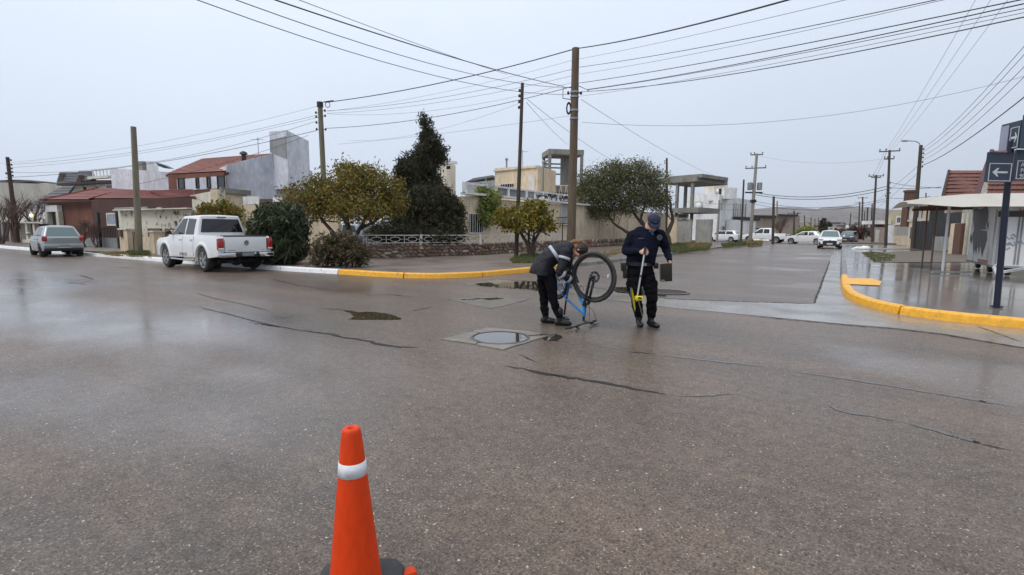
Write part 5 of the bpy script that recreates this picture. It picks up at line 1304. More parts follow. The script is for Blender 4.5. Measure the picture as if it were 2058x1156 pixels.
ORD = ['topmost', 'second from top', 'third from top', 'fourth from top', 'fifth from top', 'sixth from top', 'seventh from top', 'lowest']
def wires(lines, where, r=.012, m_='wire', group=None, sag=0.0):
    for i, ln in enumerate(lines):
        a, b = q(*ln[0]), q(*ln[1]); s_ = ln[2] if len(ln) > 2 else sag; rr_ = ln[3] if len(ln) > 3 else r
        n = 14; pts = []
        for k in range(n+1):
            t = k/n; p = a.lerp(b, t); p.z -= 4*s_*t*(1-t); pts.append(p)
        base = pts[0].copy(); mb = MB(); mb.tube([p-base for p in pts], rr_, 5)
        o = mb.build('overhead_wire', M[ln[4] if len(ln) > 4 else m_], None, smooth='all'); o.location = base
        lab = where if len(lines) == 1 else f"{ORD[min(i, 6) if i < len(lines)-1 else 7]} of the {['', '', 'two', 'three', 'four', 'five', 'six', 'seven', 'eight', 'nine'][len(lines)]} wires {where}"
        tag(o, lab, 'wire', group or 'overhead wires')
wires([((1157, 98, 22.3), (1620, -10, 10.5), .12)], 'thick black cable rising right from the top of the tallest pole', r=.022)
wires([((655, 206, 28.4), (1157, 98, 22.3), .25)], 'thick black cable between the insulator pole and the tallest pole', r=.024)
wires([((1158, 120, 22.3), (1720, -5, 10), .05, .006, 'wiregrey'), ((1158, 136, 22.3), (1900, -4, 9.5), .1), ((1158, 150, 22.3), (1905, -2, 9.8), .1, .006, 'wiregrey'), ((1158, 168, 22.3), (2070, -4, 9), .1, .012), ((1180, 180, 22.2), (2075, 4, 9), .12, .012), ((1180, 181, 22.2), (2075, 14, 9.2), .1, .008), ((1162, 194, 22.3), (2075, 22, 9.2), .12, .006, 'wiregrey'), ((1180, 184, 22.2), (2075, 31, 9), .22, .012)],
      'fanning right from the tallest pole', r=.010)
wires([((657, 224, 28.4), (1155, 120, 22.3), .25, .006, 'wiregrey'), ((657, 223, 28.4), (1155, 138, 22.3), .3), ((657, 228, 28.4), (1152, 152, 22.3), .3, .007), ((657, 229, 28.4), (1150, 166, 22.3), .5, .006, 'wiregrey'), ((657, 258, 28.4), (1158, 172, 22.3), .35, .014)],
      'between insulator pole and tallest pole', r=.009)
wires([((585, -6, 9.5), (1020, 150, 22.2), .05, .007), ((535, -6, 9), (1133, 174, 22.3), .12, .014), ((460, -5, 9), (1135, 176, 22.3), .35), ((385, -4, 9), (1146, 190, 22.3), .45)],
      'coming down from the upper left', r=.009)
wires([((640, 213, 28.6), (-20, 330, 36), .5, .007, 'wiregrey'), ((640, 231, 28.6), (10, 331, 36.5), .5, .009), ((640, 236, 28.6), (10, 338, 36.5), .45, .008, 'wiregrey'), ((638, 243, 28.6), (10, 346, 36.5), .9, .010), ((638, 262, 28.6), (10, 357, 36.5), .5, .015), ((620, 272, 28.6), (268, 372, 24.5), .2, .009)],
      'left of the insulator pole', r=.009)
wires([((680, 290, 30), (1145, 233, 23), .1), ((700, 283, 34), (1050, 205, 24), .5)], 'faint behind the dark slim pole', r=.006, m_='wiregrey')
wires([((1170, 246, 24), (2080, 148, 22), .9)], 'faint cable running right across the sky from the tallest pole', r=.008, m_='wiregrey')
wires([((1168, 200, 22.3), (1440, 355, 60), .3), ((1060, 200, 23), (1245, 330, 40), .2), ((1058, 206, 23), (1140, 290, 40), .1)], 'slanting down behind the tallest pole', r=.010, m_='wiregrey')
wires([((1852, 300, 40), (2085, 62, 17), .4), ((1852, 307, 40), (2085, 80, 17), .4), ((1853, 315, 40), (2085, 106, 17), .4), ((1853, 323, 40), (2085, 128, 17), .4), ((1853, 333, 40), (2080, 178, 17), .3, .022)],
      'fanning up right from the street lamp', r=.011)
wires([((1781, 303, 50), (1965, -8, 20), .2), ((1786, 303, 50), (1995, -6, 20), .2), ((1792, 303, 50), (2030, -6, 20), .2)], 'faint and steep from the T-topped pole', r=.008, m_='wiregrey')
wires([((1762, 352, 64), (1783, 303, 50), .1), ((1755, 353, 64), (1779, 303, 50), .1)], 'joining the two T-topped poles', r=.012, m_='wiregrey')
wires([((1525, 314, 54), (1785, 318, 50), .6, .008, 'wiregrey'), ((1515, 387, 54), (1785, 374, 50), .75, .03), ((1515, 391, 54), (1785, 380, 50), .75, .03), ((1516, 404, 56), (1786, 398, 55), .9, .02), ((1516, 410, 57), (1786, 402, 56), .9, .02)], 'crossing the far street', r=.018)
wires([((1786, 366, 50), (1892, 378, 40), .12, .02), ((1786, 377, 50), (1892, 376, 40), .12, .02), ((1786, 398, 55), (1870, 395, 44), .1, .02)], 'from the T-topped pole to the tile roof', r=.018)
wires([((1846, 333, 40), (1700, 452, 120), .2), ((1848, 345, 40), (1760, 420, 70), .1)], 'running up the street from the lamp', r=.014, m_='wiregrey')
wires([((1380, 405, 60), (1495, 411, 57), .1), ((1380, 420, 60), (1495, 421, 57), .1)], 'before the white building', r=.014, m_='wiregrey')
# ================================================================== VEHICLES (x forward, y left, z up, origin on the ground under the middle)
def paint(name, c, rough=.28, metal=0.0):
    m = mat(name, c, tuple(x*.93 for x in c), rough=rough, scale=1.5, metal=metal, coat=0.6); return m
M['carwhite'] = paint('white_car_paint', (0.74, 0.75, 0.77)); M['carsilver'] = paint('silver_car_paint', (0.31, 0.34, 0.36), .3, .35)
M['cardark'] = paint('dark_car_paint', (0.03, 0.04, 0.055)); M['carblue'] = paint('blue_grey_car_paint', (0.20, 0.26, 0.33)); M['policeblue'] = paint('dark_blue_decal', (0.015, 0.03, 0.10))
M['rubber'] = mat('tyre_rubber', (0.02, 0.02, 0.021), (0.04, 0.038, 0.035), rough=.75, scale=9)
M['alloy'] = mat('alloy_wheel', (0.50, 0.51, 0.52), rough=.3, metal=.8); M['chrome'] = mat('chrome', (0.62, 0.63, 0.64), rough=.12, metal=1)
M['redlens'] = mat('red_lens', (0.40, 0.008, 0.01), (0.28, 0.005, 0.008), rough=.12, scale=8, coat=.6); M['lens'] = mat('clear_lens', (0.75, 0.77, 0.78), rough=.08, coat=.6)
M['bluelens'] = mat('blue_beacon', (0.05, 0.20, 0.65), rough=.15, emit=((0.15, 0.4, 1.0), 1.6))
M['plate'] = mat('number_plate', (0.6, 0.6, 0.58), rough=.4); M['under'] = mat('underbody', (0.012, 0.012, 0.012), rough=.8)
def interp(pts, x):
    for (x0, v0), (x1, v1) in zip(pts[:-1], pts[1:]):
        if x <= x1: return v0 + (v1-v0)*max(0, min(1, (x-x0)/(x1-x0)))
    return pts[-1][1]
def car(spec, name, label, loc, rz, group=None, cat='car'):
    S = spec; root = thing(name, label, cat, loc, rz, group); PM = M[S['paint']]
    top = S['top']; bot = S['bot']; W = S['w']/2; wr = S['wr']; ar = wr*S.get('arch', 1.18)
    wx = S['wheels']; x0, x1 = top[0][0], top[-1][0]
    def yside(x, z):
        """half width of the body side at x, z"""
        f = 1.0
        t = (x-(x0+x1)/2)/((x1-x0)/2)
        f -= S.get('plan', .10)*abs(t)**(5 if t < 0 else 4)
        zt = S['belt']; f -= .055*max(0, (z-zt*.62)/(zt*.38))**2 if z > zt*.62 else 0
        f -= .05*max(0, (0.45-z)/.35)**1.5 if z < .45 else 0
        return W*f
    poly = [(x0, bot[0][1])] + [(x, z) for x, z in top] + [(x1, bot[-1][1])]
    low = []
    for bx, bz in reversed(bot[1:-1]): low.append((bx, bz))
    # lower edge from front to rear with wheel arches let in
    edge = [(x1, bot[-1][1])]
    zb = bot[0][1]
    for c in sorted(wx, reverse=True):
        hb = interp(bot, c); a0 = math.asin(max(-1, min(1, (hb-wr)/ar)))
        for k in range(11):
            a = a0 + (math.pi-2*a0)*k/10; edge.append((c+ar*math.cos(a), wr+ar*math.sin(a)))
    edge.append((x0, bot[0][1]))
    poly = [(x, z) for x, z in top] + edge
    bm = bmesh.new()
    vs = [bm.verts.new((x, -W, z)) for x, z in poly]; f = bm.faces.new(vs)
    r_ = bmesh.ops.extrude_face_region(bm, geom=[f]); vv = [e for e in r_['geom'] if isinstance(e, bmesh.types.BMVert)]
    bmesh.ops.translate(bm, verts=vv, vec=(0, 2*W, 0))
    bmesh.ops.recalc_face_normals(bm, faces=bm.faces)
    def cut(co, no):
        bmesh.ops.bisect_plane(bm, geom=list(bm.verts)+list(bm.edges)+list(bm.faces), plane_co=co, plane_no=no)
    nxs = 18
    for i in range(1, nxs): cut((x0+(x1-x0)*i/nxs, 0, 0), (1, 0, 0))
    for z in (.3, .45, .6, .75, .9, 1.02): cut((0, 0, z), (0, 0, 1))
    for y in (-W*.6, 0, W*.6): cut((0, y, 0), (0, 1, 0))
    for v in bm.verts:
        s_ = yside(v.co.x, v.co.z)/W; v.co.y *= s_
        t = abs(v.co.y)/W
        if v.co.x > x1-.5: v.co.x -= .12*t**2*(v.co.x-(x1-.5))/.5*1.0
        if v.co.x < x0+.4: v.co.x += .05*t**2*(x0+.4-v.co.x)/.4
        if v.co.z > S['belt']*.8 and v.co.x > S['gh'][0][0]-.05: v.co.z -= .05*t**3
    me = bpy.data.meshes.new('body'); bm.to_mesh(me); bm.free(); me.materials.append(PM)
    body = link('body', me, root); bevel(body, S.get('bev', .045), 3, 48)
    # dark inside of the arches and floor
    mb = MB()
    mb.box(((x0+x1)/2, 0, bot[0][1]+.17), ((x1-x0)*.9, W*1.2, .24))
    for c in wx:
        for s_ in (1, -1): mb.tube([(c, s_*W*.50, wr+.10), (c, s_*W*.86, wr+.10)], ar*.90, 20)
        mb.tube([(c, -W*.8, wr), (c, W*.8, wr)], .05, 8)
    mb.build('underbody', M['under'], root)
    # greenhouse: bottom rectangle and top rectangle
    (gx1, gx0, gw0), (tx1, tx0, gw1) = S['gh']; zb_, zt_ = S['belt'], S['roof']
    gb = S.get('ghbase', zb_-.12)
    B = [(gx0, -gw0, gb), (gx1, -gw0, gb), (gx1, gw0, gb), (gx0, gw0, gb)]; Tt = [(tx0, -gw1, zt_), (tx1, -gw1, zt_-S.get('roofdrop', .02)), (tx1, gw1, zt_-S.get('roofdrop', .02)), (tx0, gw1, zt_)]
    mb = MB(); mb.add(B+Tt, [(0, 3, 2, 1), (4, 5, 6, 7), (0, 1, 5, 4), (1, 2, 6, 5), (2, 3, 7, 6), (3, 0, 4, 7)])
    cab = mb.build('cabin', PM, root)
    bm = bmesh.new(); bm.from_mesh(cab.data)
    bmesh.ops.subdivide_edges(bm, edges=list(bm.edges), cuts=4, use_grid_fill=True)
    for v in bm.verts:
        zf = (v.co.z-gb)/(zt_-gb)
        if zf > .98: v.co.z += .045*(1-(v.co.y/gw1)**2)*(1-((v.co.x-(tx0+tx1)/2)/((tx1-tx0)/2))**2*.6)
        v.co.y *= 1 + .02*math.sin(math.pi*zf)
    bm.to_mesh(cab.data); bm.free()
    bevel(cab, S.get('cabbev', .05), 4, 30)
    def gpt(side, x, t, out=.012):
        """point on the cabin side: x along, t 0..1 from cabin base to roof"""
        z = gb+(zt_-gb)*t; y = gw0+(gw1-gw0)*t; y *= 1+.02*math.sin(math.pi*t)
        return Vector((x, side*(y+out), z))
    for side in (1, -1):
        for wpoly in S['side_windows']:
            mb = MB(); P = [gpt(side, x, t) for x, t in wpoly]; mb.prism(P, (0, -side*.02, 0)); mb.build('side_window', M[S.get('glass', 'glassdark')], root)
    def endglass(name, xb, xt, wb, wt, t0, t1, sgn):
        P = []
        for t, s_ in ((t0, -1), (t0, 1), (t1, 1), (t1, -1)):
            x = xb+(xt-xb)*t; y = (wb+(wt-wb)*t)-.09; P.append(Vector((x+sgn*.014, s_*y, gb+(zt_-gb)*t)))
        mb = MB(); mb.prism(P, (-sgn*.02, 0, 0)); mb.build(name, M[S.get('endglass', S.get('glass', 'glassdark'))], root)
    t0 = (zb_-gb+.03)/(zt_-gb)
    endglass('windscreen', gx1, tx1, gw0, gw1, t0, .93, 1)
    endglass('rear_window', gx0, tx0, gw0, gw1, S.get('rw0', t0), S.get('rw1', .88), -1)
    # doors follow the side
    for side in (1, -1):
        for dx0, dx1, dz0 in S['doors']:
            mb = MB(); nx_, nz_ = 6, 6; vs = []
            for j in range(nz_+1):
                for i in range(nx_+1):
                    z = dz0+(zb_-.03-dz0)*j/nz_; x = dx0+(dx1-dx0)*i/nx_
                    if S.get('reardoor_cut') and dx0 < wx[0]+ar*1.02 and i == 0: 
                        x = max(x, wx[0]+math.sqrt(max(0, (ar*1.03)**2-max(0, z-wr)**2)) if z < wr+ar*1.03 else x)
                    vs.append((x, side*(yside(x, z)+.007), z))
            mb.add(vs, [(j*(nx_+1)+i, j*(nx_+1)+i+1, (j+1)*(nx_+1)+i+1, (j+1)*(nx_+1)+i) for j in range(nz_) for i in range(nx_)])
            o = mb.build('door', PM, root, smooth='all', fixn=False)
            if (o.data.polygons[0].normal.y > 0) != (side > 0): o.data.flip_normals()
            mb = MB(); mb.box(((dx0+.16), side*(yside(dx0+.2, zb_-.14)+.03), zb_-.13), (.2, .03, .035)); mb.build('handle', PM if S.get('handles') != 'chrome' else M['chrome'], o)
            mb = MB()
            for xx in (dx0, dx1):
                if xx < wx[0]+ar: zlo = wr+ar
                else: zlo = dz0
                mb.bar((xx, side*(yside(xx, zlo)+.004), zlo), (xx, side*(yside(xx, zb_-.04)+.004), zb_-.04), .012, .012)
            mb.build('door_gap', M['under'], root)
        if S.get('flare'):
            for c in wx:
                mb = MB(); vs = []; hb = interp(bot, c); a0 = math.asin(max(-1, min(1, (hb-wr)/ar)))
                for k in range(15):
                    a = a0 + (math.pi-2*a0)*k/14
                    for rr_, oo in ((ar-.01, -.05), (ar-.005, .035), (ar+.05, .04), (ar+.12, .0)):
                        x, z = c+rr_*math.cos(a), wr+rr_*math.sin(a); vs.append((x, side*(yside(x, min(z, zb_))+oo), z))
                mb.add(vs, [(k*4+i, k*4+i+1, (k+1)*4+i+1, (k+1)*4+i) for k in range(14) for i in range(3)])
                mb.build('wheel_arch_flare', PM, root, smooth='all')
        # mirror
        mx_ = S['gh'][0][0]-S.get('mirror', .45)
        mb = MB(); mb.ellipsoid((mx_, side*(W+.10), zb_+.10), (.08, .10, .08), 10); mb.bar((mx_, side*(W-.08), zb_+.02), (mx_, side*(W+.05), zb_+.05), .06, .04)
        mb.build('mirror', M[S.get('mirrorpaint', S['paint'])], root, smooth=True)
    # wheels
    for c in wx:
        for side in (1, -1):
            w = bpy.data.objects.new('wheel', None); col.objects.link(w); w.parent = root; w.location = (c, side*(W-.13), wr)
            if side < 0: w.rotation_euler = (0, 0, math.pi)
            mb = MB(); mb.lathe([(wr*.62, .10), (wr*.90, .115), (wr*.985, .08), (wr, .03), (wr, -.08), (wr*.95, -.12), (wr*.6, -.1)], 28, axis='Y'); mb.build('tyre', M['rubber'], w, smooth='all')
            mb = MB(); mb.lathe([(wr*.63, .09), (wr*.66, .11), (wr*.60, .10), (wr*.57, .03), (0.0, .02)], 28, axis='Y')
            for k in range(5):
                a = 2*math.pi*k/5+.3
                for da in (-.13, .13): mb.bar((math.cos(a)*wr*.12, .085, math.sin(a)*wr*.12), (math.cos(a+da)*wr*.61, .09, math.sin(a+da)*wr*.61), .035, .05, upv=Vector((0, 1, 0)))
            mb.lathe([(0, .105), (.06, .10), (.065, .03)], 12, axis='Y'); mb.build('rim', M[S.get('rim', 'alloy')], w)
    for fn in S.get('extras', []): fn(root, yside)
    return root
def bx(root, name, c, size, m_, bev=.0, kids=None):
    mb = MB(); mb.box(c, size); o = mb.build(name, M[m_], root)
    if bev: bevel(o, bev, 2, 30)
    return o

# ---- white pickup
def pickup_extras(root, ys):
    # cargo bed: dark liner and rim seen over the tailgate
    x0 = -2.62
    mb = MB(); mb.box((-1.80, 0, 1.135), (1.40, 1.50, .03)); mb.build('bed_cover', M['black'], root)
    for s_ in (1, -1):
        mb = MB(); mb.bar((-2.5, s_*.83, 1.15), (-1.0, s_*.83, 1.15), .09, .05); mb.build('bed_rail', M['black'] if s_ < 0 else M['carwhite'], root)
    tg = bx(root, 'tailgate', (x0-.012, 0, .885), (.05, 1.42, .50), 'carwhite', .02)
    bx(root, 'tailgate_top', (x0-.0, 0, 1.142), (.08, 1.44, .035), 'black', .01)
    for s_ in (1, -1):
        bx(root, 'taillight', (x0+.03, s_*.835, .90), (.14, .19, .36), 'redlens', .03)
        bx(root, 'reversing_light', (x0+.022, s_*.835, .755), (.14, .17, .05), 'lens', .012)
    for s_ in (1, -1): bx(root, 'bumper_corner', (x0-.07, s_*.66, .56), (.16, .52, .15), 'chrome', .035)
    bx(root, 'bumper_step', (x0-.05, 0, .57), (.14, .84, .12), 'black', .02)
    bx(root, 'number_plate', (x0-.125, .0, .575), (.012, .40, .11), 'plaster_darkgrey')
    bx(root, 'gap_strip', (x0-.01, 0, .632), (.06, 1.5, .03), 'under')
    for y in (-.25, -.42): 
        mb = MB(); mb.ellipsoid((x0-.13, y, .60), (.02, .035, .035), 8); mb.build('plate_lamp', M['lens'], root)
    # round badge with its strokes
    c = Vector((x0-.045, 0, .93)); mb = MB(); ring = [c+Vector((0, .082*math.cos(t), .082*math.sin(t))) for t in [6.2832*k/20 for k in range(21)]]
    mb.tube(ring, .010, 5, cap=False)
    V_ = [(-.04, .07), (-.012, .012), (0, .012), (.012, .012), (.04, .07)]; W_ = [(-.074, .03), (-.035, -.068), (0, .0), (.035, -.068), (.074, .03)]
    for L_ in (V_, W_):
        for a, b in zip(L_[:-1], L_[1:]): mb.bar(c+Vector((-.004, -a[0], a[1])), c+Vector((-.004, -b[0], b[1])), .014, .014, upv=Vector((1, 0, 0)))
    mb.build('badge', M['alloy'], root)
    mb = MB(); mb.lathe([(0, 0), (.078, 0)], 16, (x0-.038, 0, .93), axis='X'); mb.build('badge_plate', M['cardark'], root)
    for s_, y, sz, z in (('AMAROK', .50, .062, .70), ('TDI', -.56, .05, .70)):
        me = text_mesh(s_, sz); me.materials.append(M['plaster_darkgrey']); o = link('lettering', me, root); o.rotation_euler = (math.pi/2, 0, -math.pi/2); o.location = (x0-.04, y, z)
    me = text_mesh('AMAROK', .15); me.materials.append(M['plaster_darkgrey']); o = link('door_decal', me, root); o.rotation_euler = (math.pi/2, 0, math.pi); o.location = (-.05, ys(-.05, .5)+.012, .52)
    bx(root, 'brake_light', (-.97, 0, 1.745), (.05, .30, .04), 'cardark', .01)
    for s_ in (1, -1):
        mb = MB(); mb.tube([(-.85, s_*.93, .36), (-.8, s_*.98, .34), (1.0, s_*.98, .34), (1.05, s_*.93, .36)], .035, 8); mb.build('side_step', M['chrome'], root)
        bx(root, 'headlight', (2.40, s_*.70, .88), (.28, .34, .17), 'lens', .05)
    mb = MB(); mb.tube([(-2.1, -.7, .33), (-2.1, .7, .33)], .06, 8); mb.ellipsoid((-2.1, .1, .33), (.16, .2, .14), 10); mb.tube([(-2.6, .45, .34), (-1.2, .45, .36)], .05, 8); mb.build('rear_axle', M['under'], root)
    bx(root, 'front_grille', (2.60, 0, .80), (.05, 1.1, .16), 'black', .02)
PICK = dict(paint='carwhite', w=1.93, wr=.385, arch=1.20, wheels=(-1.52, 1.57), belt=1.14, roof=1.80, plan=.06, bev=.04,
    top=[(-2.62, .62), (-2.62, 1.10), (-2.58, 1.14), (-1.05, 1.14), (0.9, 1.14), (1.35, 1.12), (2.1, 1.06), (2.5, .97), (2.62, .75)],
    bot=[(-2.62, .52), (-1, .42), (1, .40), (2.62, .40)], gh=((1.30, -1.02, .88), (.42, -.86, .68)), ghbase=1.02,
    side_windows=[[(-.70, .20), (-.70, .84), (-.10, .88), (-.05, .20)], [(.05, .20), (.02, .88), (.38, .86), (.98, .24), (.95, .20)]],
    doors=[(-.86, .00, .48), (.02, 1.08, .45)], reardoor_cut=True, flare=True, mirrorpaint='black', handles='', rw0=.30, rw1=.86, extras=[pickup_extras])
def place_on(px, py): p = g(px, py); return (p.x, p.y, 0)
ctr = g(462, 537); ctr = Vector((-18.38, 9.0, 0))
car(PICK, 'pickup_truck', 'white double cab pickup parked at the kerb in front of the dark green shrub', ctr, R(177), cat='pickup truck').scale = (.94, .92, 1)

# ---- silver hatchback
def hatch_extras(root, ys, x0=-1.93):
    for s_ in (1, -1):
        bx(root, 'taillight', (x0+.05, s_*.70, .83), (.14, .20, .24), 'redlens', .05)
        bx(root, 'headlight', (1.80, s_*.62, .68), (.2, .3, .15), 'lens', .05)
    o = bx(root, 'bumper', (x0+.02, 0, .50), (.16, 1.52, .22), 'carsilver', .06)
    bx(root, 'bumper_lower', (x0+.06, 0, .36), (.18, 1.48, .12), 'black', .03)
    bx(root, 'number_plate', (x0-.07, 0, .50), (.012, .40, .12), 'plaster_darkgrey'); bx(root, 'front_bumper', (1.88, 0, .45), (.12, 1.4, .2), 'black', .04)
    bx(root, 'plate_trim', (x0-.064, 0, .43), (.02, .5, .03), 'lens', .01)
    mb = MB(); mb.lathe([(0, -.012), (.05, -.012), (.05, 0)], 14, (x0-.0, 0, .80), axis='X'); mb.build('badge', M['chrome'], root)
HATCH = dict(paint='carsilver', w=1.66, wr=.29, arch=1.16, wheels=(-1.22, 1.20), belt=.92, roof=1.40, plan=.14, cabbev=.10, bev=.075,
    top=[(-1.93, .45), (-1.95, .86), (-1.90, .92), (.7, .93), (1.0, .92), (1.6, .80), (1.88, .64), (1.92, .4)],
    bot=[(-1.93, .32), (-1, .24), (1, .24), (1.92, .25)], gh=((1.02, -1.86, .74), (.30, -1.38, .54)), ghbase=.86,
    side_windows=[[(-1.05, .16), (-.95, .84), (-.42, .88), (-.38, .16)], [(-.30, .16), (-.33, .88), (.26, .85), (.80, .2), (.76, .16)]],
    doors=[(-1.0, -.34, .32), (-.32, .80, .30)], reardoor_cut=True, rim='under', extras=[hatch_extras], glass='glassdark', endglass='glassteal')
M['glassteal'] = glass_mat('tinted_rear_glass', (0.10, 0.16, 0.17))
car(HATCH, 'parked_car', 'silver grey hatchback seen from behind at the white kerb on the far left', (-31.4, 8.3, 0), R(174)).scale = (.95, .92, 1)

# ---- cars down the side street
def front_extras(root, ys):
    bx(root, 'front_grille', (2.14, 0, .52), (.06, 1.0, .30), 'black', .03); bx(root, 'lower_intake', (2.13, 0, .33), (.08, 1.5, .18), 'black', .04); bx(root, 'upper_grille', (2.15, 0, .66), (.05, .8, .08), 'black', .02)
    bx(root, 'number_plate', (2.19, 0, .42), (.015, .42, .12), 'plate'); bx(root, 'badge', (2.18, 0, .72), (.02, .14, .09), 'chrome', .01)
    for s_ in (1, -1):
        bx(root, 'headlight', (2.02, s_*.66, .80), (.22, .34, .11), 'lens', .04); bx(root, 'fog_light', (2.10, s_*.74, .45), (.10, .12, .22), 'black', .02)
        bx(root, 'taillight', (-2.12, s_*.66, .85), (.14, .26, .16), 'redlens', .04)
SUV = dict(paint='carwhite', w=1.82, wr=.33, arch=1.15, wheels=(-1.28, 1.32), belt=.98, roof=1.54, plan=.13, cabbev=.09, bev=.07,
    top=[(-2.15, .45), (-2.16, .92), (-2.08, .98), (.9, .99), (1.2, .98), (1.9, .86), (2.12, .70), (2.17, .4)],
    bot=[(-2.15, .32), (-1, .25), (1, .25), (2.17, .26)], gh=((1.25, -2.0, .80), (.45, -1.6, .60)), ghbase=.90,
    side_windows=[[(-1.55, .18), (-1.35, .82), (-.60, .88), (-.58, .16)], [(-.50, .16), (-.52, .88), (.36, .86), (1.0, .22), (.95, .16)]],
    doors=[(-1.1, -.5, .34), (-.48, .85, .32)], reardoor_cut=True, extras=[front_extras], endglass='glassteal')
car(SUV, 'parked_car', 'white car with a black trapezoid grille facing the camera up the side street', (-.78, 52.6, 0), R(-90+1))
SED = dict(SUV); SED.update(roof=1.47, gh=((1.15, -1.75, .78), (.30, -1.05, .58)), side_windows=[[(-1.05, .18), (-.85, .84), (-.42, .88), (-.40, .16)], [(-.32, .16), (-.35, .88), (.24, .86), (.88, .22), (.84, .16)]])
def police_extras(root, ys):
    front_extras(root, ys)
    for s_ in (1, -1):
        mb = MB()
        for a, b in ((-.1, .40), (.60, 1.0), (-1.0, -.38)):
            mb.prism([(a, s_*(ys(a, .75)+.012), .68), (b, s_*(ys(b, .75)+.012), .68), (b, s_*(ys(b, .8)+.012), .84), (a, s_*(ys(a, .8)+.012), .84)], (0, s_*.004, 0))
        mb.build('blue_door_mark', M['policeblue'], root)
        bx(root, 'rear_quarter_mark', (-.25, s_*.74, 1.16), (.5, .02, .30), 'policeblue')
    bx(root, 'light_bar', (-.30, 0, 1.56), (.30, 1.15, .17), 'bluelens', .04)
p = g(1629, 491); car(SED, 'patrol_car', 'white patrol car with a lit blue light bar standing across the side street', (p.x-.5, p.y+.3, 0), R(168), cat='police car').children
SED2 = dict(SUV); SED2.update(roof=1.46); 
p = g(1453, 486); car(SED2, 'parked_car', 'white hatchback parked before the white building left of the thin pole', (p.x, p.y, 0), R(171))
PK2 = dict(PICK); PK2['extras'] = [pickup_extras]; PK2['paint'] = 'carwhite'
p = g(1536, 488); car(PK2, 'pickup_truck', 'white pickup parked side-on behind the dark pole down the street', (p.x, p.y, 0), R(172), cat='pickup truck')
DK = dict(SUV); DK.update(paint='cardark')
p = g(1704, 488); car(DK, 'parked_car', 'dark car parked beyond the white car that faces the camera', (p.x, p.y, 0), R(-100))
BG = dict(SUV); BG.update(paint='carblue')
p = q(684, 470, 31.0); car(BG, 'parked_car', 'blue grey car half hidden behind the trunk of the yellowing tree', (p.x, p.y, KH), R(200))
# far white board
c_ = g(1669, 485); c_ = q(1669, 478, 92); t = thing('sign_board', 'small white sign board on a post behind the white car facing the camera', 'sign', (c_.x, c_.y, 0))
mb = MB(); mb.box((0, 0, 1.95), (1.1, .06, .7), YAW); mb.build('board', M['plate'], t)
mb = MB(); mb.tube([(0, .05, 0), (0, .05, 1.9)], .05, 6); mb.build('post', M['steel'], t)
mb = MB(); mb.box((0, -.045, 2.0), (.5, .02, .12), YAW); mb.build('print', M['cardark'], t)
# white sacks of rubble at the kerb end
p = g(1712, 500, KH); t = thing('white_tarpaulin', 'low heap covered by a white sheet behind the white car at the right kerb', 'covered heap', (p.x+.5, p.y+.2, KH))
mb = MB()
for cx, cy, rx, rz_ in ((0, 0, .45, .20), (.35, .1, .38, .27), (-.3, 0, .25, .12)): mb.ellipsoid((cx, cy, 0), (rx, .4, rz_), 14)
o = mb.build('sheet', M['plaster_white'], t, smooth=True)
for v in o.data.vertices:
    v.co += Vector(mnoise.noise_vector(v.co*2.5))*.09; v.co.z = max(v.co.z, -.05)

# ================================================================== TRAFFIC CONE
cb = g(716, 1200); 
M['conered'] = mat('cone_orange', (0.68, 0.050, 0.004), (0.30, 0.040, 0.015), rough=.5, spec=.3, scale=9, fine=(40, .08), contrast=(.56, .80), stretch=(1, 1, .4), bump=.15, bscale=30)
M['reflect'] = mat('reflective_band', (0.70, 0.72, 0.76), (0.40, 0.40, 0.41), rough=.35, scale=12, contrast=(.52, .8), bump=.1)
cone = thing('traffic_cone', 'orange traffic cone with one white reflective band in the foreground', 'traffic cone', (cb.x, cb.y, 0), YAW)
def cr(z): return .104 - (z-.03)*(.104-.0345)/(.70-.03)
mb = MB(); mb.lathe([(.012, .66), (.012, .694), (.020, .698), (.028, .697), (.0335, .690), (.0345, .682)] + [(cr(z), z) for z in (.66, .60, .55, .5, .4, .3, .2, .1, .07)], 64); mb.build('cone_body', M['conered'], cone, smooth='all')
mb = MB(); mb.lathe([(cr(.568)+.0005, .568), (cr(.568)+.002, .5675), (cr(.515)+.002, .5155), (cr(.515)+.0005, .515)], 64); mb.build('reflective_band', M['reflect'], cone, smooth='all')
mb = MB(); n8 = [(.17, .12), (.12, .17), (-.12, .17), (-.17, .12), (-.17, -.12), (-.12, -.17), (.12, -.17), (.17, -.12)]
mb.prism([(x, y, .004) for x, y in n8], (0, 0, .05)); o = mb.build('base', mat('recycled_rubber', (0.045, 0.047, 0.05), (0.03, 0.03, 0.032), rough=.7, scale=12, bump=.3), cone); bevel(o, .015, 3, 30)
for a in (-30, 30):
    mb = MB(); c_ = Vector((math.cos(R(a))*.215, math.sin(R(a))*.215, .022)); mb.box(c_, (.06, .05, .036), R(a)); o = mb.build('foot', M['conered'], cone); bevel(o, .012, 2, 30)

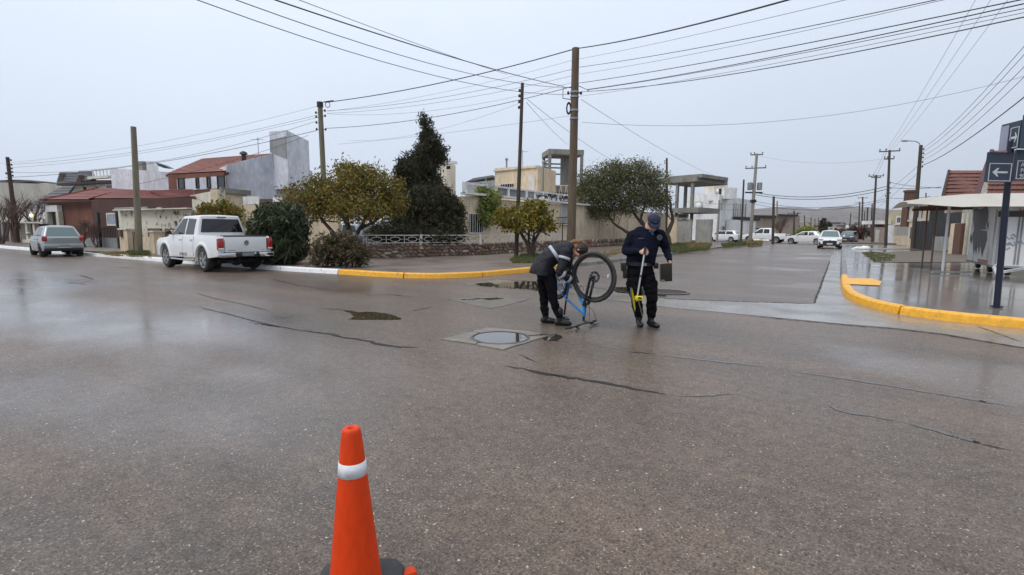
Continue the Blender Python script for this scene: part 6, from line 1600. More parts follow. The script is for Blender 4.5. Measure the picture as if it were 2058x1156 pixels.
# ================================================================== STREET SIGN
sp = g(2003, 617, KH); M['navy'] = mat('navy_paint', (0.009, 0.012, 0.034), rough=.4, scale=4); M['signblue'] = mat('sign_face', (0.035, 0.05, 0.085), (0.025, 0.038, 0.065), rough=.32, scale=2)
M['signwhite'] = mat('sign_white', (0.62, 0.66, 0.68), rough=.4)
sign = thing('street_sign', 'navy corner post carrying dark blue street name panels with white arrows', 'street sign', (sp.x, sp.y, KH))
dp = depth_of(Vector((sp.x, sp.y, 2.0)))
topz = 2.86
mb = MB(); mb.tube([Vector((0, 0, -.05)), RT0*-.09+Vector((0, 0, topz))], .047, 14); mb.build('post', M['navy'], sign, smooth=True)
mb = MB(); mb.tube([(0, 0, 0), (0, 0, .02)], .09, 14); mb.build('collar', M['navy'], sign)
def sign_panel(F, x0, y0, x1, y1, inner, arrow=None, lines=(), out=0.0, name='sign_panel'):
    u0, u1, z0, z1 = F.rect(x0, y0, x1, y1); mb = MB(); F.box(mb, u0, u1, z0, z1, .03, out); pn = mb.build(name, M['signblue'], sign, world=True)
    def sub(mbx, nm, m_):
        o = mbx.build(nm, M[m_], None); o.data.transform(Matrix.Translation(-Vector(sign.location))); o.parent = pn; return o
    a, b, c, d = F.rect(*inner); t_ = .012; mb = MB(); oo = out+.03
    for bb in ((a, b, c, c+t_), (a, b, d-t_, d), (a, a+t_, c+t_, d-t_), (b-t_, b, c+t_, d-t_)): F.box(mb, *bb, .004, oo)
    sub(mb, 'border', 'signwhite')
    if arrow:
        cx, cz, s_ = (a+b)/2, (c+d)/2, arrow*(b-a)*.34*(1 if (b-a) > 0 else 1); mb = MB(); h_ = (d-c)*.24
        P = [(-1, 0), (-.35, 1), (-.15, 1), (-.42, .22), (1, .22), (1, -.22), (-.42, -.22), (-.15, -1), (-.35, -1)]
        mb.prism([F.w(cx+x*s_, cz+y*h_, oo) for x, y in P], F.n*.004); sub(mb, 'arrow', 'signwhite')
    for (s_, size, uu, zz) in lines:
        me = text_mesh(s_, size, .002); me.materials.append(M['signwhite'])
        rot = Matrix.Rotation(F.ang, 4, 'Z') @ Matrix.Rotation(math.pi/2, 4, 'X')
        if F.n.dot(Matrix.Rotation(F.ang, 3, 'Z') @ Vector((0, -1, 0))) < 0: rot = Matrix.Rotation(F.ang+math.pi, 4, 'Z') @ Matrix.Rotation(math.pi/2, 4, 'X')
        me.transform(rot); p = F.w(uu, zz, oo+.003)-Vector(sign.location); me.transform(Matrix.Translation(p)); link('lettering', me, pn)
    return pn
Fs = Face(1940, dp-.10, 2180, dp-.02)
sign_panel(Fs, 1978, 307, 2029, 367, (1981, 329, 2026, 365), arrow=1, out=.02)
a, b, c, d = Fs.rect(2038, 326, 2110, 362)
sign_panel(Fs, 2034, 302, 2112, 364, (2037, 324, 2108, 361), out=.02, lines=[('Av.', .10, a+.115, d-.055), ('Pu', .10, a+.105, (c+d)/2+.0), ('900', .10, a+.125, c+.055)])
Fu = Face(2014, dp+.05, 2056, dp-.38)
pn = sign_panel(Fu, 2015, 247, 2053, 301, (2034, 256, 2051, 297), arrow=-1)
u0, u1, z0, z1 = Fu.rect(2015, 254, 2031, 303); mb = MB(); Fu.box(mb, u0, u1, z0, z1, .012, .032); mb.build('sheen_strip', mat('silver_sheen', (0.42, 0.42, 0.50), rough=.25, metal=.7), sign, world=True)  # silvery colour paints the sheen of the panel's reflecting left part
Fq = Face(2050, dp-.36, 2120, dp-.30); u0, u1, z0, z1 = Fq.rect(2052, 232, 2120, 300); mb = MB(); Fq.box(mb, u0, u1, z0, z1, .03); mb.build('sign_panel', M['signblue'], sign, world=True)

# ================================================================== KIOSK WITH CANOPY
def graffiti_mat(name, base, dark, lo, hi, sc_, stretch, zmin, zmax):
    m, n, l, b = _nodes(name); tcn = n.new("ShaderNodeTexCoord"); mp = n.new("ShaderNodeMapping"); mp.inputs["Scale"].default_value = stretch; l.new(tcn.outputs["Object"], mp.inputs[0])
    nz = n.new("ShaderNodeTexNoise"); nz.inputs["Scale"].default_value = sc_; nz.inputs["Detail"].default_value = 3; l.new(mp.outputs[0], nz.inputs[0])
    r1 = n.new("ShaderNodeMapRange"); r1.inputs[1].default_value = lo; r1.inputs[2].default_value = hi; l.new(nz.outputs[0], r1.inputs[0])
    mx = n.new("ShaderNodeMix"); mx.data_type = 'RGBA'; mx.inputs[6].default_value = (*base, 1); mx.inputs[7].default_value = (*dark, 1); l.new(r1.outputs[0], mx.inputs[0]); l.new(mx.outputs[2], b.inputs["Base Color"]); b.inputs["Roughness"].default_value = .4
    return m
M['kioskwhite'] = graffiti_mat('kiosk_sheet_metal', (0.70, 0.70, 0.71), (0.36, 0.37, 0.37), .55, .72, 1.6, (1, 1, .6), 0, 3)
KA = g(1944, 538, KH); KB = g(1991, 553, KH); KB = Vector((KB.x+.05, KB.y, KB.z)); KA = Vector((KB.x, KA.y, KA.z))
kd = (KB-KA).normalized(); kn = Vector((kd.y, -kd.x, 0)); kn = kn if kn.x < 0 else -kn      # west face normal
KL = (KB-KA).length; ke = -kn                                                               # east direction
kz0, kz1 = KH+.30, 2.62
kio = thing('kiosk', 'grimy white metal kiosk on small wheels, its side sprayed with black graffiti', 'kiosk', (KB.x, KB.y, 0))
mb = MB(); P_ = [KA, KB, KB+ke*5.5, KA+ke*5.5]; mb.prism([Vector((p.x, p.y, kz0)) for p in P_], (0, 0, kz1-kz0)); mb.build('cabin_body', M['kioskwhite'], kio, world=True)
class KF(Face):
    def __init__(s, A, B):
        s.A = Vector((A.x, A.y, 0)); s.B = Vector((B.x, B.y, 0)); s.u = (s.B-s.A).normalized(); s.L = (s.B-s.A).length; s.z0 = 0
        s.n = Vector((s.u.y, -s.u.x, 0)); s.n = s.n if s.n.dot(-s.A) > 0 else -s.n; s.ang = math.atan2(s.u.y, s.u.x)
fw_, ff_ = KF(KA, KB), KF(KB, KB+ke*5.5)
# sprayed black mass with drips, a flat print on the west side
def blob(F, pts, m_, nm='graffiti', out=.006):
    mb = MB(); mb.add([F.w(*F.pt(x, y), out) for x, y in pts], [tuple(range(len(pts)))]); return mb.build(nm, m_, kio, world=True)
gb_ = mat('graffiti_black', (0.012, 0.012, 0.014), (0.06, 0.06, 0.07), rough=.45, scale=4, world_co=True, stretch=(3, 3, .4), contrast=(.45, .6))
blob(fw_, [(1957, 420), (1964, 418), (1970, 421), (1979, 417), (1984, 414), (1987, 424), (1986, 440), (1981, 455), (1984, 470), (1984, 482), (1980, 496), (1976, 508), (1974, 518), (1972, 505), (1971, 492), (1969, 504), (1967, 511), (1966, 494), (1964, 500), (1962, 513), (1960, 500), (1957, 512), (1956, 498), (1955, 470), (1958, 462), (1956, 440)], gb_)
blob(fw_, [(1952, 470), (1955, 478), (1953, 490), (1950, 484), (1950, 476)], gb_); blob(fw_, [(1985, 442), (1988, 452), (1986, 462), (1984, 452)], gb_)
blob(fw_, [(1972, 461), (1984, 462), (1983, 464), (1973, 463)], M['kioskwhite'], out=.012)
blob(fw_, [(1965, 520), (1985, 523), (1985, 530), (1965, 529)], mat('graffiti_red', (0.42, 0.18, 0.13), rough=.5), out=.006)
u0, u1, z0, z1 = ff_.rect(2006, 424, 2120, 436)
mb = MB(); ff_.box(mb, u0, u1, z0, z1, .03, .0); mb.build('sign_board', mat('dark_painted_board', (0.10, 0.035, 0.035), (0.03, 0.05, 0.045), rough=.5, scale=6), kio, world=True)
for x_ in (1997, 2006, 2044, 2051, 2090):
    u, _ = ff_.pt(x_, 480); mb = MB(); ff_.box(mb, u-.02, u+.02, kz0+.05, kz1-.45, .02); mb.build('panel_seam', M['plaster_darkgrey'], kio, world=True)
rr = random.Random(3); mb = MB()
for i in range(7):
    x_, y_ = 2020+rr.uniform(-6, 22), 470+rr.uniform(0, 34); pts = [ff_.w(*ff_.pt(x_+k*2.2, y_+math.sin(k*1.3+i)*2.5+k*.3), .012) for k in range(8)]; mb.tube(pts, .010, 4)
mb.build('graffiti', mat('graffiti_blue', (0.22, 0.30, 0.36), rough=.5), kio, world=True)
mb = MB(); ff_.box(mb, 0, 5.5, kz0-.06, kz0, .06, -.02); mb.build('skirt', M['plaster_darkgrey'], kio, world=True)
mb = MB(); fw_.box(mb, -.0, KL, kz0-.06, kz0, .06, -.02); mb.build('skirt', M['plaster_darkgrey'], kio, world=True)
for p in (KA+ke*.3-kd*(-.1), KA.lerp(KB, .62)+ke*.2, KB+ke*.35+kd*-.15, KB+ke*1.4+kd*-.1, KB+ke*4.6+kd*-.15, KB+ke*3.3-kd*.1):
    mb = MB(); mb.lathe([(0, -.06), (.13, -.06), (.15, -.03), (.15, .03), (.13, .06), (0, .06)], 14, (p.x, p.y, KH+.15), axis='X'); mb.box((p.x, p.y, KH+.25), (.2, .12, .12)); mb.build('wheel', M['rubber'], kio, world=True)
mb = MB(); mb.bar(Vector((KB.x, KB.y, kz0-.05)), Vector((KB.x-.1, KB.y-.9, KH+.12)), .07, .07); mb.bar(Vector((KB.x+.7, KB.y, kz0-.05)), Vector((KB.x-.1, KB.y-.9, KH+.12)), .07, .07); mb.build('tow_bar', M['kioskwhite'], kio, world=True)
# canopy: vaulted sheet on posts
can = thing('canopy', 'cream vaulted sheet metal canopy on thin posts covering the kiosk', 'canopy', (KB.x, KB.y, 0))
cz = 2.63; W_ = KA + kn*2.6 - kd*.2; S_ = KB + kn*2.25 + kd*.9
mb = MB(); nU = 20; vs = []; rows_ = 6
Lc = 9.0; wid = KL + 1.7
o_ = KB + kn*2.35 + kd*.75
for i in range(nU+1):
    t = i/nU; x = t*Lc; zz = cz - .0 + (-.20*(1-min(1, t/.20))**1.8) - .16*t
    for k in range(rows_+1):
        s_ = k/rows_; p = o_ + ke*x - kd*(wid*s_); vs.append(Vector((p.x, p.y, zz + .10*math.sin(math.pi*s_))))
m_ = rows_+1
mb.add(vs, [(i*m_+k, (i+1)*m_+k, (i+1)*m_+k+1, i*m_+k+1) for i in range(nU) for k in range(rows_)])
sh = mb.build('roof_sheet', mat('cream_sheet_metal', (0.84, 0.82, 0.76), (0.66, 0.61, 0.52), rough=.45, contrast=(.5, .8), scale=1.4, stretch=(.5, 2, 1)), can, world=True, smooth='all')
md = sh.modifiers.new('s', 'SOLIDIFY'); md.thickness = .03; apply_mods(sh)
mb = MB(); base_o = len(mb.v)
for i in range(nU):
    t0_, t1_ = i/nU, (i+1)/nU
    P2 = []
    for t in (t0_, t1_):
        zz = cz + (-.20*(1-min(1, t/.20))**1.8) - .16*t; p = o_ + ke*(t*Lc); P2.append((p, zz))
    (pa, za), (pb, zb2) = P2; mb.prism([Vector((pa.x, pa.y, za-.36*min(1, t0_*6+.2))), Vector((pb.x, pb.y, zb2-.36*min(1, t1_*6+.2))), Vector((pb.x, pb.y, zb2+.02)), Vector((pa.x, pa.y, za+.02))], kd*.03)
mb.build('fascia', bpy.data.materials['cream_sheet_metal'], can, world=True)
mb = MB()
for s_ in (.12, .5, .88):
    p0 = o_ + ke*.6 - kd*(wid*s_); p1 = o_ + ke*8.8 - kd*(wid*s_); mb.bar(Vector((p0.x, p0.y, cz-.30)), Vector((p1.x, p1.y, cz-.12)), .06, .1)
mb.build('roof_beam', M['brick_brown'], can, world=True)
for x_, y_, m_ in ((1894, 546, 'kioskwhite'), (1870, 545, 'brick_brown'), (1852, 541, 'brick_brown')):
    p = g(x_, y_, KH); mb = MB(); mb.tube([Vector((p.x, p.y, KH)), Vector((p.x, p.y, cz-.28))], (.026 if m_ != 'kioskwhite' else .04), 8); mb.build('post', M[m_], can, world=True)
p = g(2200, 560, KH); mb = MB(); p = KB+ke*6.2+kd*.6; mb.tube([Vector((p.x, p.y, KH)), Vector((p.x, p.y, cz-.2))], .045, 8); mb.build('post', M['kioskwhite'], can, world=True)
mb = MB(); a_ = g(1872, 547, KH+.05); b_ = g(1950, 547, KH+.05); mb.bar(a_, b_, .06, .05); mb.build('ground_rail', M['plaster_darkgrey'], can, world=True)
# bus stop board on its own post behind the canopy posts
p = g(1871, 520, KH); p = g(1873, 536, KH); t = thing('notice_board', 'small pale notice board on a thin post under the canopy edge', 'notice board', (p.x+.1, p.y+1.0, KH))
mb = MB(); mb.box((0, 0, 1.95), (.52, .04, .5), YAW-.1); mb.build('board', mat('faded_board', (0.22, 0.27, 0.29), (0.30, 0.32, 0.32), rough=.5, scale=5), t)
mb = MB(); mb.tube([(0, .03, 0), (0, .03, 2.2)], .025, 6); mb.build('post', M['steel'], t)

# basket on a post by the tall pole
p = q(1130, 480, 29.0); t = thing('litter_basket', 'black wire litter basket on a thin post left of the tallest pole', 'litter basket', (p.x, p.y, KH))
zb1 = q(1130, 449, 29).z-KH; zt1 = q(1130, 437, 29).z-KH
mb = MB(); mb.tube([(0, 0, 0), (0, 0, zb1)], .03, 6); mb.build('post', M['iron'], t)
mb = MB(); w2, d2 = .32, .2
for z_ in (zb1, zt1):
    c4 = [Vector((x, y, z_)) for x, y in ((-w2, -d2), (w2, -d2), (w2, d2), (-w2, d2))]
    for a, b in zip(c4, c4[1:]+c4[:1]): mb.bar(a, b, .03, .03)
mb.box((0, 0, zb1), (w2*2, d2*2, .05))
for k in range(9): mb.bar((-w2+2*w2*k/8, -d2, zb1), (-w2+2*w2*k/8, -d2, zt1), .014, .014)
mb.build('basket', M['iron'], t)
p = q(1085, 490, 16.8)

# hill beyond the town
prof = [(1380, 430), (1470, 424), (1515, 419), (1560, 417.5), (1600, 418.5), (1640, 419), (1648, 416.5), (1700, 416.5), (1740, 417), (1790, 420), (1850, 426), (1950, 432), (2100, 436), (2300, 446)]
prof = [(900, 447), (1100, 444), (1250, 438)] + prof
mb = MB(); n_ = len(prof); rows = []
for dd, f in ((1500, 0.0), (1650, .25), (1850, .55), (2050, .8), (2200, 1.0), (2300, 1.0), (2900, .9)):
    row = []
    for i, (x_, y_) in enumerate(prof):
        p = q(x_, 462, dd*(1+.04*math.sin(i*1.7))); top_ = q(x_, y_, 2200).z
        row.append(Vector((p.x, p.y, -5 + (top_+5)*f*(1+.05*math.sin(i*2.3+dd) if f < 1 else 1))))
    rows.append(row)
vs = [v for r_ in rows for v in r_]
mb.add(vs, [(j*n_+i, j*n_+i+1, (j+1)*n_+i+1, (j+1)*n_+i) for j in range(len(rows)-1) for i in range(n_-1)])
hl = mb.build('hill', mat('scrub_hill', (0.10, 0.085, 0.085), (0.19, 0.17, 0.16), rough=.95, scale=.012, fine=(.05, .45), contrast=(.45, .7)), None, smooth='all'); hl['kind'] = 'structure'
# ================================================================== BICYCLE, UPSIDE DOWN
M['bikeblue'] = mat('bike_blue', (0.012, 0.24, 0.62), (0.01, 0.20, 0.55), rough=.25, scale=5, coat=.5)
M['bikeblack'] = mat('bike_black', (0.012, 0.012, 0.014), rough=.35, scale=5)
M['spoke'] = mat('spoke_steel', (0.35, 0.36, 0.38), rough=.3, metal=.8)
FHx, FHy = -2.985, 6.66; AX = Vector((.83, -.557, 0)).normalized(); WB = .98
bo = Vector((FHx, FHy, 0)) - AX*WB
bike = thing('bicycle', 'blue mountain bike standing upside down on its saddle and handlebar', 'bicycle', bo, math.atan2(AX.y, AX.x))
ST = Matrix.Translation((.84, 0, 0)) @ Matrix.Rotation(R(28), 4, 'Z') @ Matrix.Translation((-.84, 0, 0))
def bt(name, tubes, m_, n=8, steer=False, parent=None, smooth=True):
    mb = MB()
    for t in tubes:
        pts, r_ = t[0], t[1]; pts = [Vector(p) for p in pts]
        if steer: pts = [ST @ p for p in pts]
        mb.tube(pts, r_, n)
    return mb.build(name, M[m_], parent or bike, smooth=smooth)
BB = (.43, 0, .77); HT1 = (.862, 0, .31); HT0 = (.842, 0, .18); STT = (.30, 0, .36); RH = (0, 0, .69); FHb = (WB, 0, .765)
bt('frame', [([HT0, HT1], .024), ([BB, (.85, 0, .285)], .025), ([STT, (.842, 0, .205)], .019), ([BB, (.287, 0, .32)], .018)] +
   [([(BB[0]-.02, s*.04, BB[2]), (.2, s*.055, .725), (0, s*.066, RH[2])], .010) for s in (1, -1)] + [([(STT[0], s*.02, STT[2]+.02), (.2, s*.045, .45), (0, s*.066, RH[2])], .009) for s in (1, -1)], 'bikeblue')
bt('seat_post', [([(.292, 0, .335), (.245, 0, .10)], .015)], 'bikeblack')
mb = MB(); mb.ellipsoid((.20, 0, .055), (.11, .07, .035), 14); mb.ellipsoid((.33, 0, .05), (.09, .03, .022), 12)
sd_ = mb.build('saddle', M['bikeblack'], bike, smooth=True); 
bt('saddle_rail', [([(.16, .02, .085), (.33, .02, .08)], .005), ([(.16, -.02, .085), (.33, -.02, .08)], .005)], 'spoke', parent=bike)
def wheel(name, hub, r_, steer):
    w = bpy.data.objects.new(name, None); col.objects.link(w); w.parent = bike
    h_ = Vector(hub)
    if steer: h_ = ST @ h_; w.rotation_euler = (0, 0, R(28))
    w.location = h_
    mb = MB(); nn = 56; rows = 10
    for i in range(nn):
        a = 2*math.pi*i/nn
        for j in range(rows):
            b = 2*math.pi*j/rows; k_ = .026+(.0025 if (i % 2 and math.cos(b) > .5) else 0)
            rr_ = r_-.027+k_*math.cos(b); mb.v.append((rr_*math.cos(a), .024*math.sin(b), rr_*math.sin(a)))
    for i in range(nn):
        for j in range(rows): mb.f.append((i*rows+j, ((i+1) % nn)*rows+j, ((i+1) % nn)*rows+(j+1) % rows, i*rows+(j+1) % rows)); mb.m.append(0)
    mb.build('tyre', M['rubber'], w, smooth='all')
    mb = MB(); mb.lathe([(r_-.055, -.012), (r_-.078, -.010), (r_-.078, .010), (r_-.055, .012)], 48, axis='Y'); mb.build('rim', M['bikeblack'], w, smooth=True)
    mb = MB(); mb.lathe([(0, -.05), (.012, -.05), (.012, -.03), (.026, -.028), (.026, -.022), (.014, -.018), (.014, .018), (.026, .022), (.026, .028), (.012, .03), (.012, .05), (0, .05)], 14, axis='Y')
    mb.lathe([(.05, .034), (.085, .034), (.085, .037), (.05, .037)], 20, axis='Y'); mb.build('hub', M['bikeblack'], w, smooth=True)
    for k in range(32):
        a = 2*math.pi*k/32; s_ = 1 if k % 2 else -1; a2 = a + (.35 if (k//2) % 2 else -.35)
        mb = MB(); mb.tube([(.024*math.cos(a2), s_*.024, .024*math.sin(a2)), ((r_-.075)*math.cos(a), 0, (r_-.075)*math.sin(a))], .0014, 3, cap=False)
        mb.build('spoke', M['spoke'], w)
    return w
wheel('front_wheel', FHb, .372, True); wheel('rear_wheel', RH, .372, False)
mb = MB(); mb.ellipsoid(ST @ Vector((WB+.24, 0, .79)), (.012, .02, .035), 8); mb.build('spoke_reflector', M['lens'], bike)
mb = MB(); mb.lathe([(.02, -.058), (.055, -.055), (.035, -.045)], 16, RH, axis='Y'); mb.build('sprocket', M['spoke'], bike)
bt('fork', [([(.872, s*.062, .375), (WB-.012, s*.062, .765)], .020) for s in (1, -1)] + [([(.872, s*.062, .36), (.90, s*.062, .47)], .025) for s in (1, -1)] + [([(.866, -.07, .355), (.866, .07, .355)], .024), ([(.868, 0, .36), HT1], .018), ([(.88, -.062, .42), (.92, 0, .455), (.88, .062, .42)], .012)], 'bikeblack', steer=True)
bt('stem', [([(.84, 0, .185), (.832, 0, .10)], .018), ([(.832, 0, .12), (.90, 0, .075)], .018)], 'bikeblack', steer=True)
bt('handlebar', [([(.80, -.42, .045), (.83, -.26, .05), (.895, -.07, .085), (.905, 0, .085), (.895, .07, .085), (.83, .26, .05), (.80, .42, .045)], .0125)], 'bikeblack', steer=True)
for s in (1, -1):
    bt('grip', [([(.80, s*.425, .045), (.822, s*.30, .048)], .019)], 'rubber', steer=True)
    bt('brake_lever', [([(.845, s*.20, .05), (.90, s*.22, .030), (.905, s*.33, .022)], .008), ([(.82, s*.20, .05), (.87, s*.20, .03)], .016)], 'bikeblack', steer=True)
bt('cable', [([(.86, .17, .05), (.98, .12, .12), (.96, .05, .28), (.88, .03, .32)], .0035), ([(.86, -.17, .05), (.99, -.1, .14), (.95, -.04, .34), (.93, -.06, .5), (WB-.02, -.07, .70)], .0035)], 'bikeblack', steer=True, n=5)
mb = MB(); mb.lathe([(.03, -.05), (.09, -.05), (.095, -.047), (.09, -.044), (.03, -.044)], 24, BB, axis='Y'); mb.tube([(BB[0], -.07, BB[2]), (BB[0], .07, BB[2])], .024, 12); mb.build('chainring', M['bikeblack'], bike)
ca = R(-18)
for s in (1, -1):
    d_ = Vector((math.cos(R(38)), 0, math.sin(R(38))))*s
    p0 = Vector(BB)+Vector((0, -s*.075, 0)); p1 = p0+d_*.172
    bt('crank', [([p0, p1], .011)], 'bikeblack')
    mb = MB(); c_ = p1+Vector((0, -s*.06, 0))
    for a, b in (((-.048, -.045), (.048, -.045)), ((.048, -.045), (.048, .045)), ((.048, .045), (-.048, .045)), ((-.048, .045), (-.048, -.045))):
        mb.bar(c_+Vector((a[0], a[1], 0)), c_+Vector((b[0], b[1], 0)), .014, .018)
    mb.bar(c_+Vector((0, s*.06, 0)), c_+Vector((0, -s*.045, 0)), .018, .018); mb.bar(c_+Vector((-.048, 0, 0)), c_+Vector((.048, 0, 0)), .018, .016)
    o = mb.build('pedal', M['bikeblack'], bike)
bt('chain', [([(BB[0], -.047, BB[2]+.09), (0, -.05, RH[2]+.045)], .005), ([(BB[0], -.047, BB[2]-.09), (.06, -.05, RH[2]+.12+.05), (0, -.05, RH[2]-.045)], .005)], 'bikeblack', n=4)

# ================================================================== PEOPLE
M['skin'] = mat('skin', (0.62, 0.37, 0.27), (0.54, 0.30, 0.22), rough=.5, scale=9)
M['navycloth'] = mat('navy_cloth', (0.005, 0.007, 0.015), (0.009, 0.011, 0.022), rough=.9, scale=6, bump=.5, bscale=45, spec=.12)
M['blackcloth'] = mat('black_cloth', (0.005, 0.005, 0.007), (0.008, 0.008, 0.011), rough=.9, scale=6, bump=.5, bscale=45, spec=.12)
M['greyjacket'] = mat('charcoal_jacket', (0.022, 0.024, 0.031), (0.014, 0.0155, 0.021), rough=.65, scale=6, bump=.4, bscale=30, spec=.22)
M['cap'] = mat('cap_cloth', (0.014, 0.018, 0.055), rough=.8, scale=10, bump=.3)
M['hairbrown'] = mat('brown_hair', (0.30, 0.155, 0.07), (0.16, 0.08, 0.04), rough=.55, scale=5, stretch=(2, 30, 30), bump=.5)
M['hairdark'] = mat('dark_hair', (0.02, 0.014, 0.011), rough=.6, scale=9)
M['boot'] = mat('black_boot', (0.012, 0.012, 0.012), rough=.4, scale=9)
def remesh(mb, name, m_, parent, voxel=.012, smooth=4, wrinkle=0.0, seed=0, wscale=9.0):
    o = mb.build(name, m_, parent, fixn=True)
    md = o.modifiers.new('r', 'REMESH'); md.mode = 'VOXEL'; md.voxel_size = voxel
    s_ = o.modifiers.new('s', 'SMOOTH'); s_.iterations = smooth; s_.factor = .6
    apply_mods(o)
    me = o.data
    if wrinkle:
        me.update(); co = np.empty(len(me.vertices)*3); me.vertices.foreach_get('co', co); co = co.reshape(-1, 3)
        no = np.empty(len(me.vertices)*3); me.vertices.foreach_get('normal', no); no = no.reshape(-1, 3)
        d = np.array([mnoise.noise(Vector((c[0]*wscale, c[1]*wscale, c[2]*wscale*1.9+seed)))+.5*mnoise.noise(Vector((c[0]*wscale*2.3, c[1]*wscale*2.3, c[2]*wscale*3+seed))) for c in co])
        co += no*(d*wrinkle)[:, None]; me.vertices.foreach_set('co', co.reshape(-1))
    me.polygons.foreach_set("use_smooth", [True]*len(me.polygons)); me.update()
    return o
def seg(mb, a, b, ra, rb, n=12):
    a, b = Vector(a), Vector(b); pts = []; rs = []
    for t in (0, .25, .5, .75, 1): pts.append(a.lerp(b, t)); rs.append(ra+(rb-ra)*t)
    mb.tube(pts, rs, n); mb.ellipsoid(a, (ra, ra, ra), n); mb.ellipsoid(b, (rb, rb, rb), n)
def chain(mb, pts, rs, n=12):
    for i in range(len(pts)-1): seg(mb, pts[i], pts[i+1], rs[i], rs[i+1], n)
def oval(mb, pts, rads, side, n=16):
    """loft of oval sections: rads = (half width along side, half depth)"""
    pts = [Vector(p) for p in pts]; side = Vector(side).normalized(); o = len(mb.v); k = len(pts)
    for i, p in enumerate(pts):
        d = (pts[min(i+1, k-1)]-pts[max(i-1, 0)]).normalized(); s_ = (side-d*side.dot(d)).normalized(); f = d.cross(s_)
        for j in range(n):
            t = 2*math.pi*j/n; mb.v.append(tuple(p+s_*rads[i][0]*math.cos(t)+f*rads[i][1]*math.sin(t)))
    for i in range(k-1):
        for j in range(n): mb.f.append((o+i*n+j, o+i*n+(j+1) % n, o+(i+1)*n+(j+1) % n, o+(i+1)*n+j)); mb.m.append(0)
    mb.f.append(tuple(o+j for j in reversed(range(n)))); mb.m.append(0); mb.f.append(tuple(o+(k-1)*n+j for j in range(n))); mb.m.append(0)
def hand(mb, wrist, d, palm, thumb, curl=.9, sc_=1.0):
    """d towards the knuckles, palm = normal the fingers curl to, thumb = side of the thumb"""
    wrist = Vector(wrist); d = Vector(d).normalized(); palm = Vector(palm); palm = (palm-d*palm.dot(d)).normalized(); th = Vector(thumb); th = (th-d*th.dot(d)-palm*th.dot(palm)).normalized()
    oval(mb, [wrist, wrist+d*.03*sc_, wrist+d*.09*sc_], [(.026*sc_, .019*sc_), (.036*sc_, .018*sc_), (.040*sc_, .014*sc_)], th, 12)
    for i, (off, L) in enumerate(((.030, .074), (.010, .082), (-.010, .076), (-.029, .060))):
        p = wrist+d*(.085-abs(off)*.15)*sc_+th*off*sc_; dd = d.copy(); pts = [p-d*.02*sc_]; a = 0
        for k, f in enumerate((.45, .30, .25)):
            a += curl*(.75 if k == 0 else .95); dd = d*math.cos(a)+palm*math.sin(a); p = p+dd*L*f*sc_; pts.append(p)
        chain(mb, pts, [.0095*sc_, .009*sc_, .0082*sc_, .007*sc_], 8)
    p = wrist+d*.025*sc_+th*.026*sc_; dd = (th*.8+d*.5+palm*.35).normalized(); p1 = p+dd*.036*sc_; dd = (th*.15+d*.7+palm*(.35+.5*curl)).normalized(); p2 = p1+dd*.03*sc_; p3 = p2+(dd+palm*.5*curl).normalized()*.025*sc_
    chain(mb, [p, p1, p2, p3], [.013*sc_, .011*sc_, .010*sc_, .008*sc_], 8)
def head(mb, c, fwd, up, r=.098):
    """skull, jaw, nose, brow, lips, ears; fwd = face direction"""
    c = Vector(c); f = Vector(fwd).normalized(); u = Vector(up); u = (u-f*u.dot(f)).normalized(); s = f.cross(u)
    rot = Matrix((s, f, u)).transposed()
    mb.ellipsoid(c+u*.02, (r*.80, r*.98, r*.98), 18, rot=rot); mb.ellipsoid(c+f*.028-u*.055, (r*.60, r*.62, r*.66), 14, rot=rot); mb.ellipsoid(c+f*.06-u*.098, (.030, .026, .022), 10, rot=rot)
    mb.ellipsoid(c+f*.100-u*.012, (.013, .022, .028), 10, rot=rot); mb.ellipsoid(c+f*.105-u*.030, (.018, .016, .012), 10, rot=rot)
    for k in (1, -1):
        mb.ellipsoid(c+f*.078+u*.022+s*.032*k, (.028, .014, .010), 8, rot=rot); mb.ellipsoid(c-f*.005-u*.01+s*.080*k, (.010, .020, .032), 8, rot=rot); mb.ellipsoid(c+f*.068-u*.03+s*.04*k, (.022, .02, .024), 8, rot=rot)
    mb.ellipsoid(c+f*.086-u*.062, (.024, .012, .008), 8, rot=rot)
    return s, f, u, rot

# ---- the man in the cap
mb_ = g(1297, 656); K = 1/132.5
man = thing('person', 'man in dark navy clothes and cap looking down, holding a yellow wheel stick', 'person', (mb_.x, mb_.y, 0), YAW)
def P(px, py, y=0.0): return Vector(((px-1297)*K, y, (656-py)*K))
shR, elR, haR = P(1273, 474), Vector((-.285, -.02, 1.14)), Vector((-.13, -.26, 1.135))
shL, elL, haL = P(1329, 473, .02), P(1341, 503, -.0), P(1341, 523, -.14)
hipR, knR, anR = Vector((-.155, 0, .88)), Vector((-.15, -.05, .49)), Vector((-.085, .05, .10))
hipL, knL, anL = Vector((.03, 0, .88)), Vector((.085, -.06, .48)), Vector((.085, .0, .10))
nk = P(1303, 462, -.03); hc = P(1311, 449, -.115)
sk = MB()
ff = Vector((-.10, -.82, -.55)).normalized(); hu = Vector((.05, -.5, .86))
s_, f_, u_, rot_ = head(sk, hc, ff, hu, .10)
chain(sk, [nk-Vector((0, 0, .08)), nk+Vector((.01, -.02, .05)), hc+Vector((0, .03, -.02))], [.06, .056, .055])
oval(sk, [(-.06, 0, .86), (-.03, 0, 1.05), (.0, .0, 1.28), (.03, 0, 1.42)], [(.14, .09), (.13, .09), (.17, .10), (.12, .07)], (1, 0, 0))
chain(sk, [shR, elR, haR], [.05, .04, .027]); chain(sk, [shL, elL, haL], [.05, .04, .027])
dR = (haR-elR).normalized(); hand(sk, haR, dR+Vector((.1, 0, 0)), Vector((.2, .75, -.2)), Vector((0, -.1, 1)), 1.05)
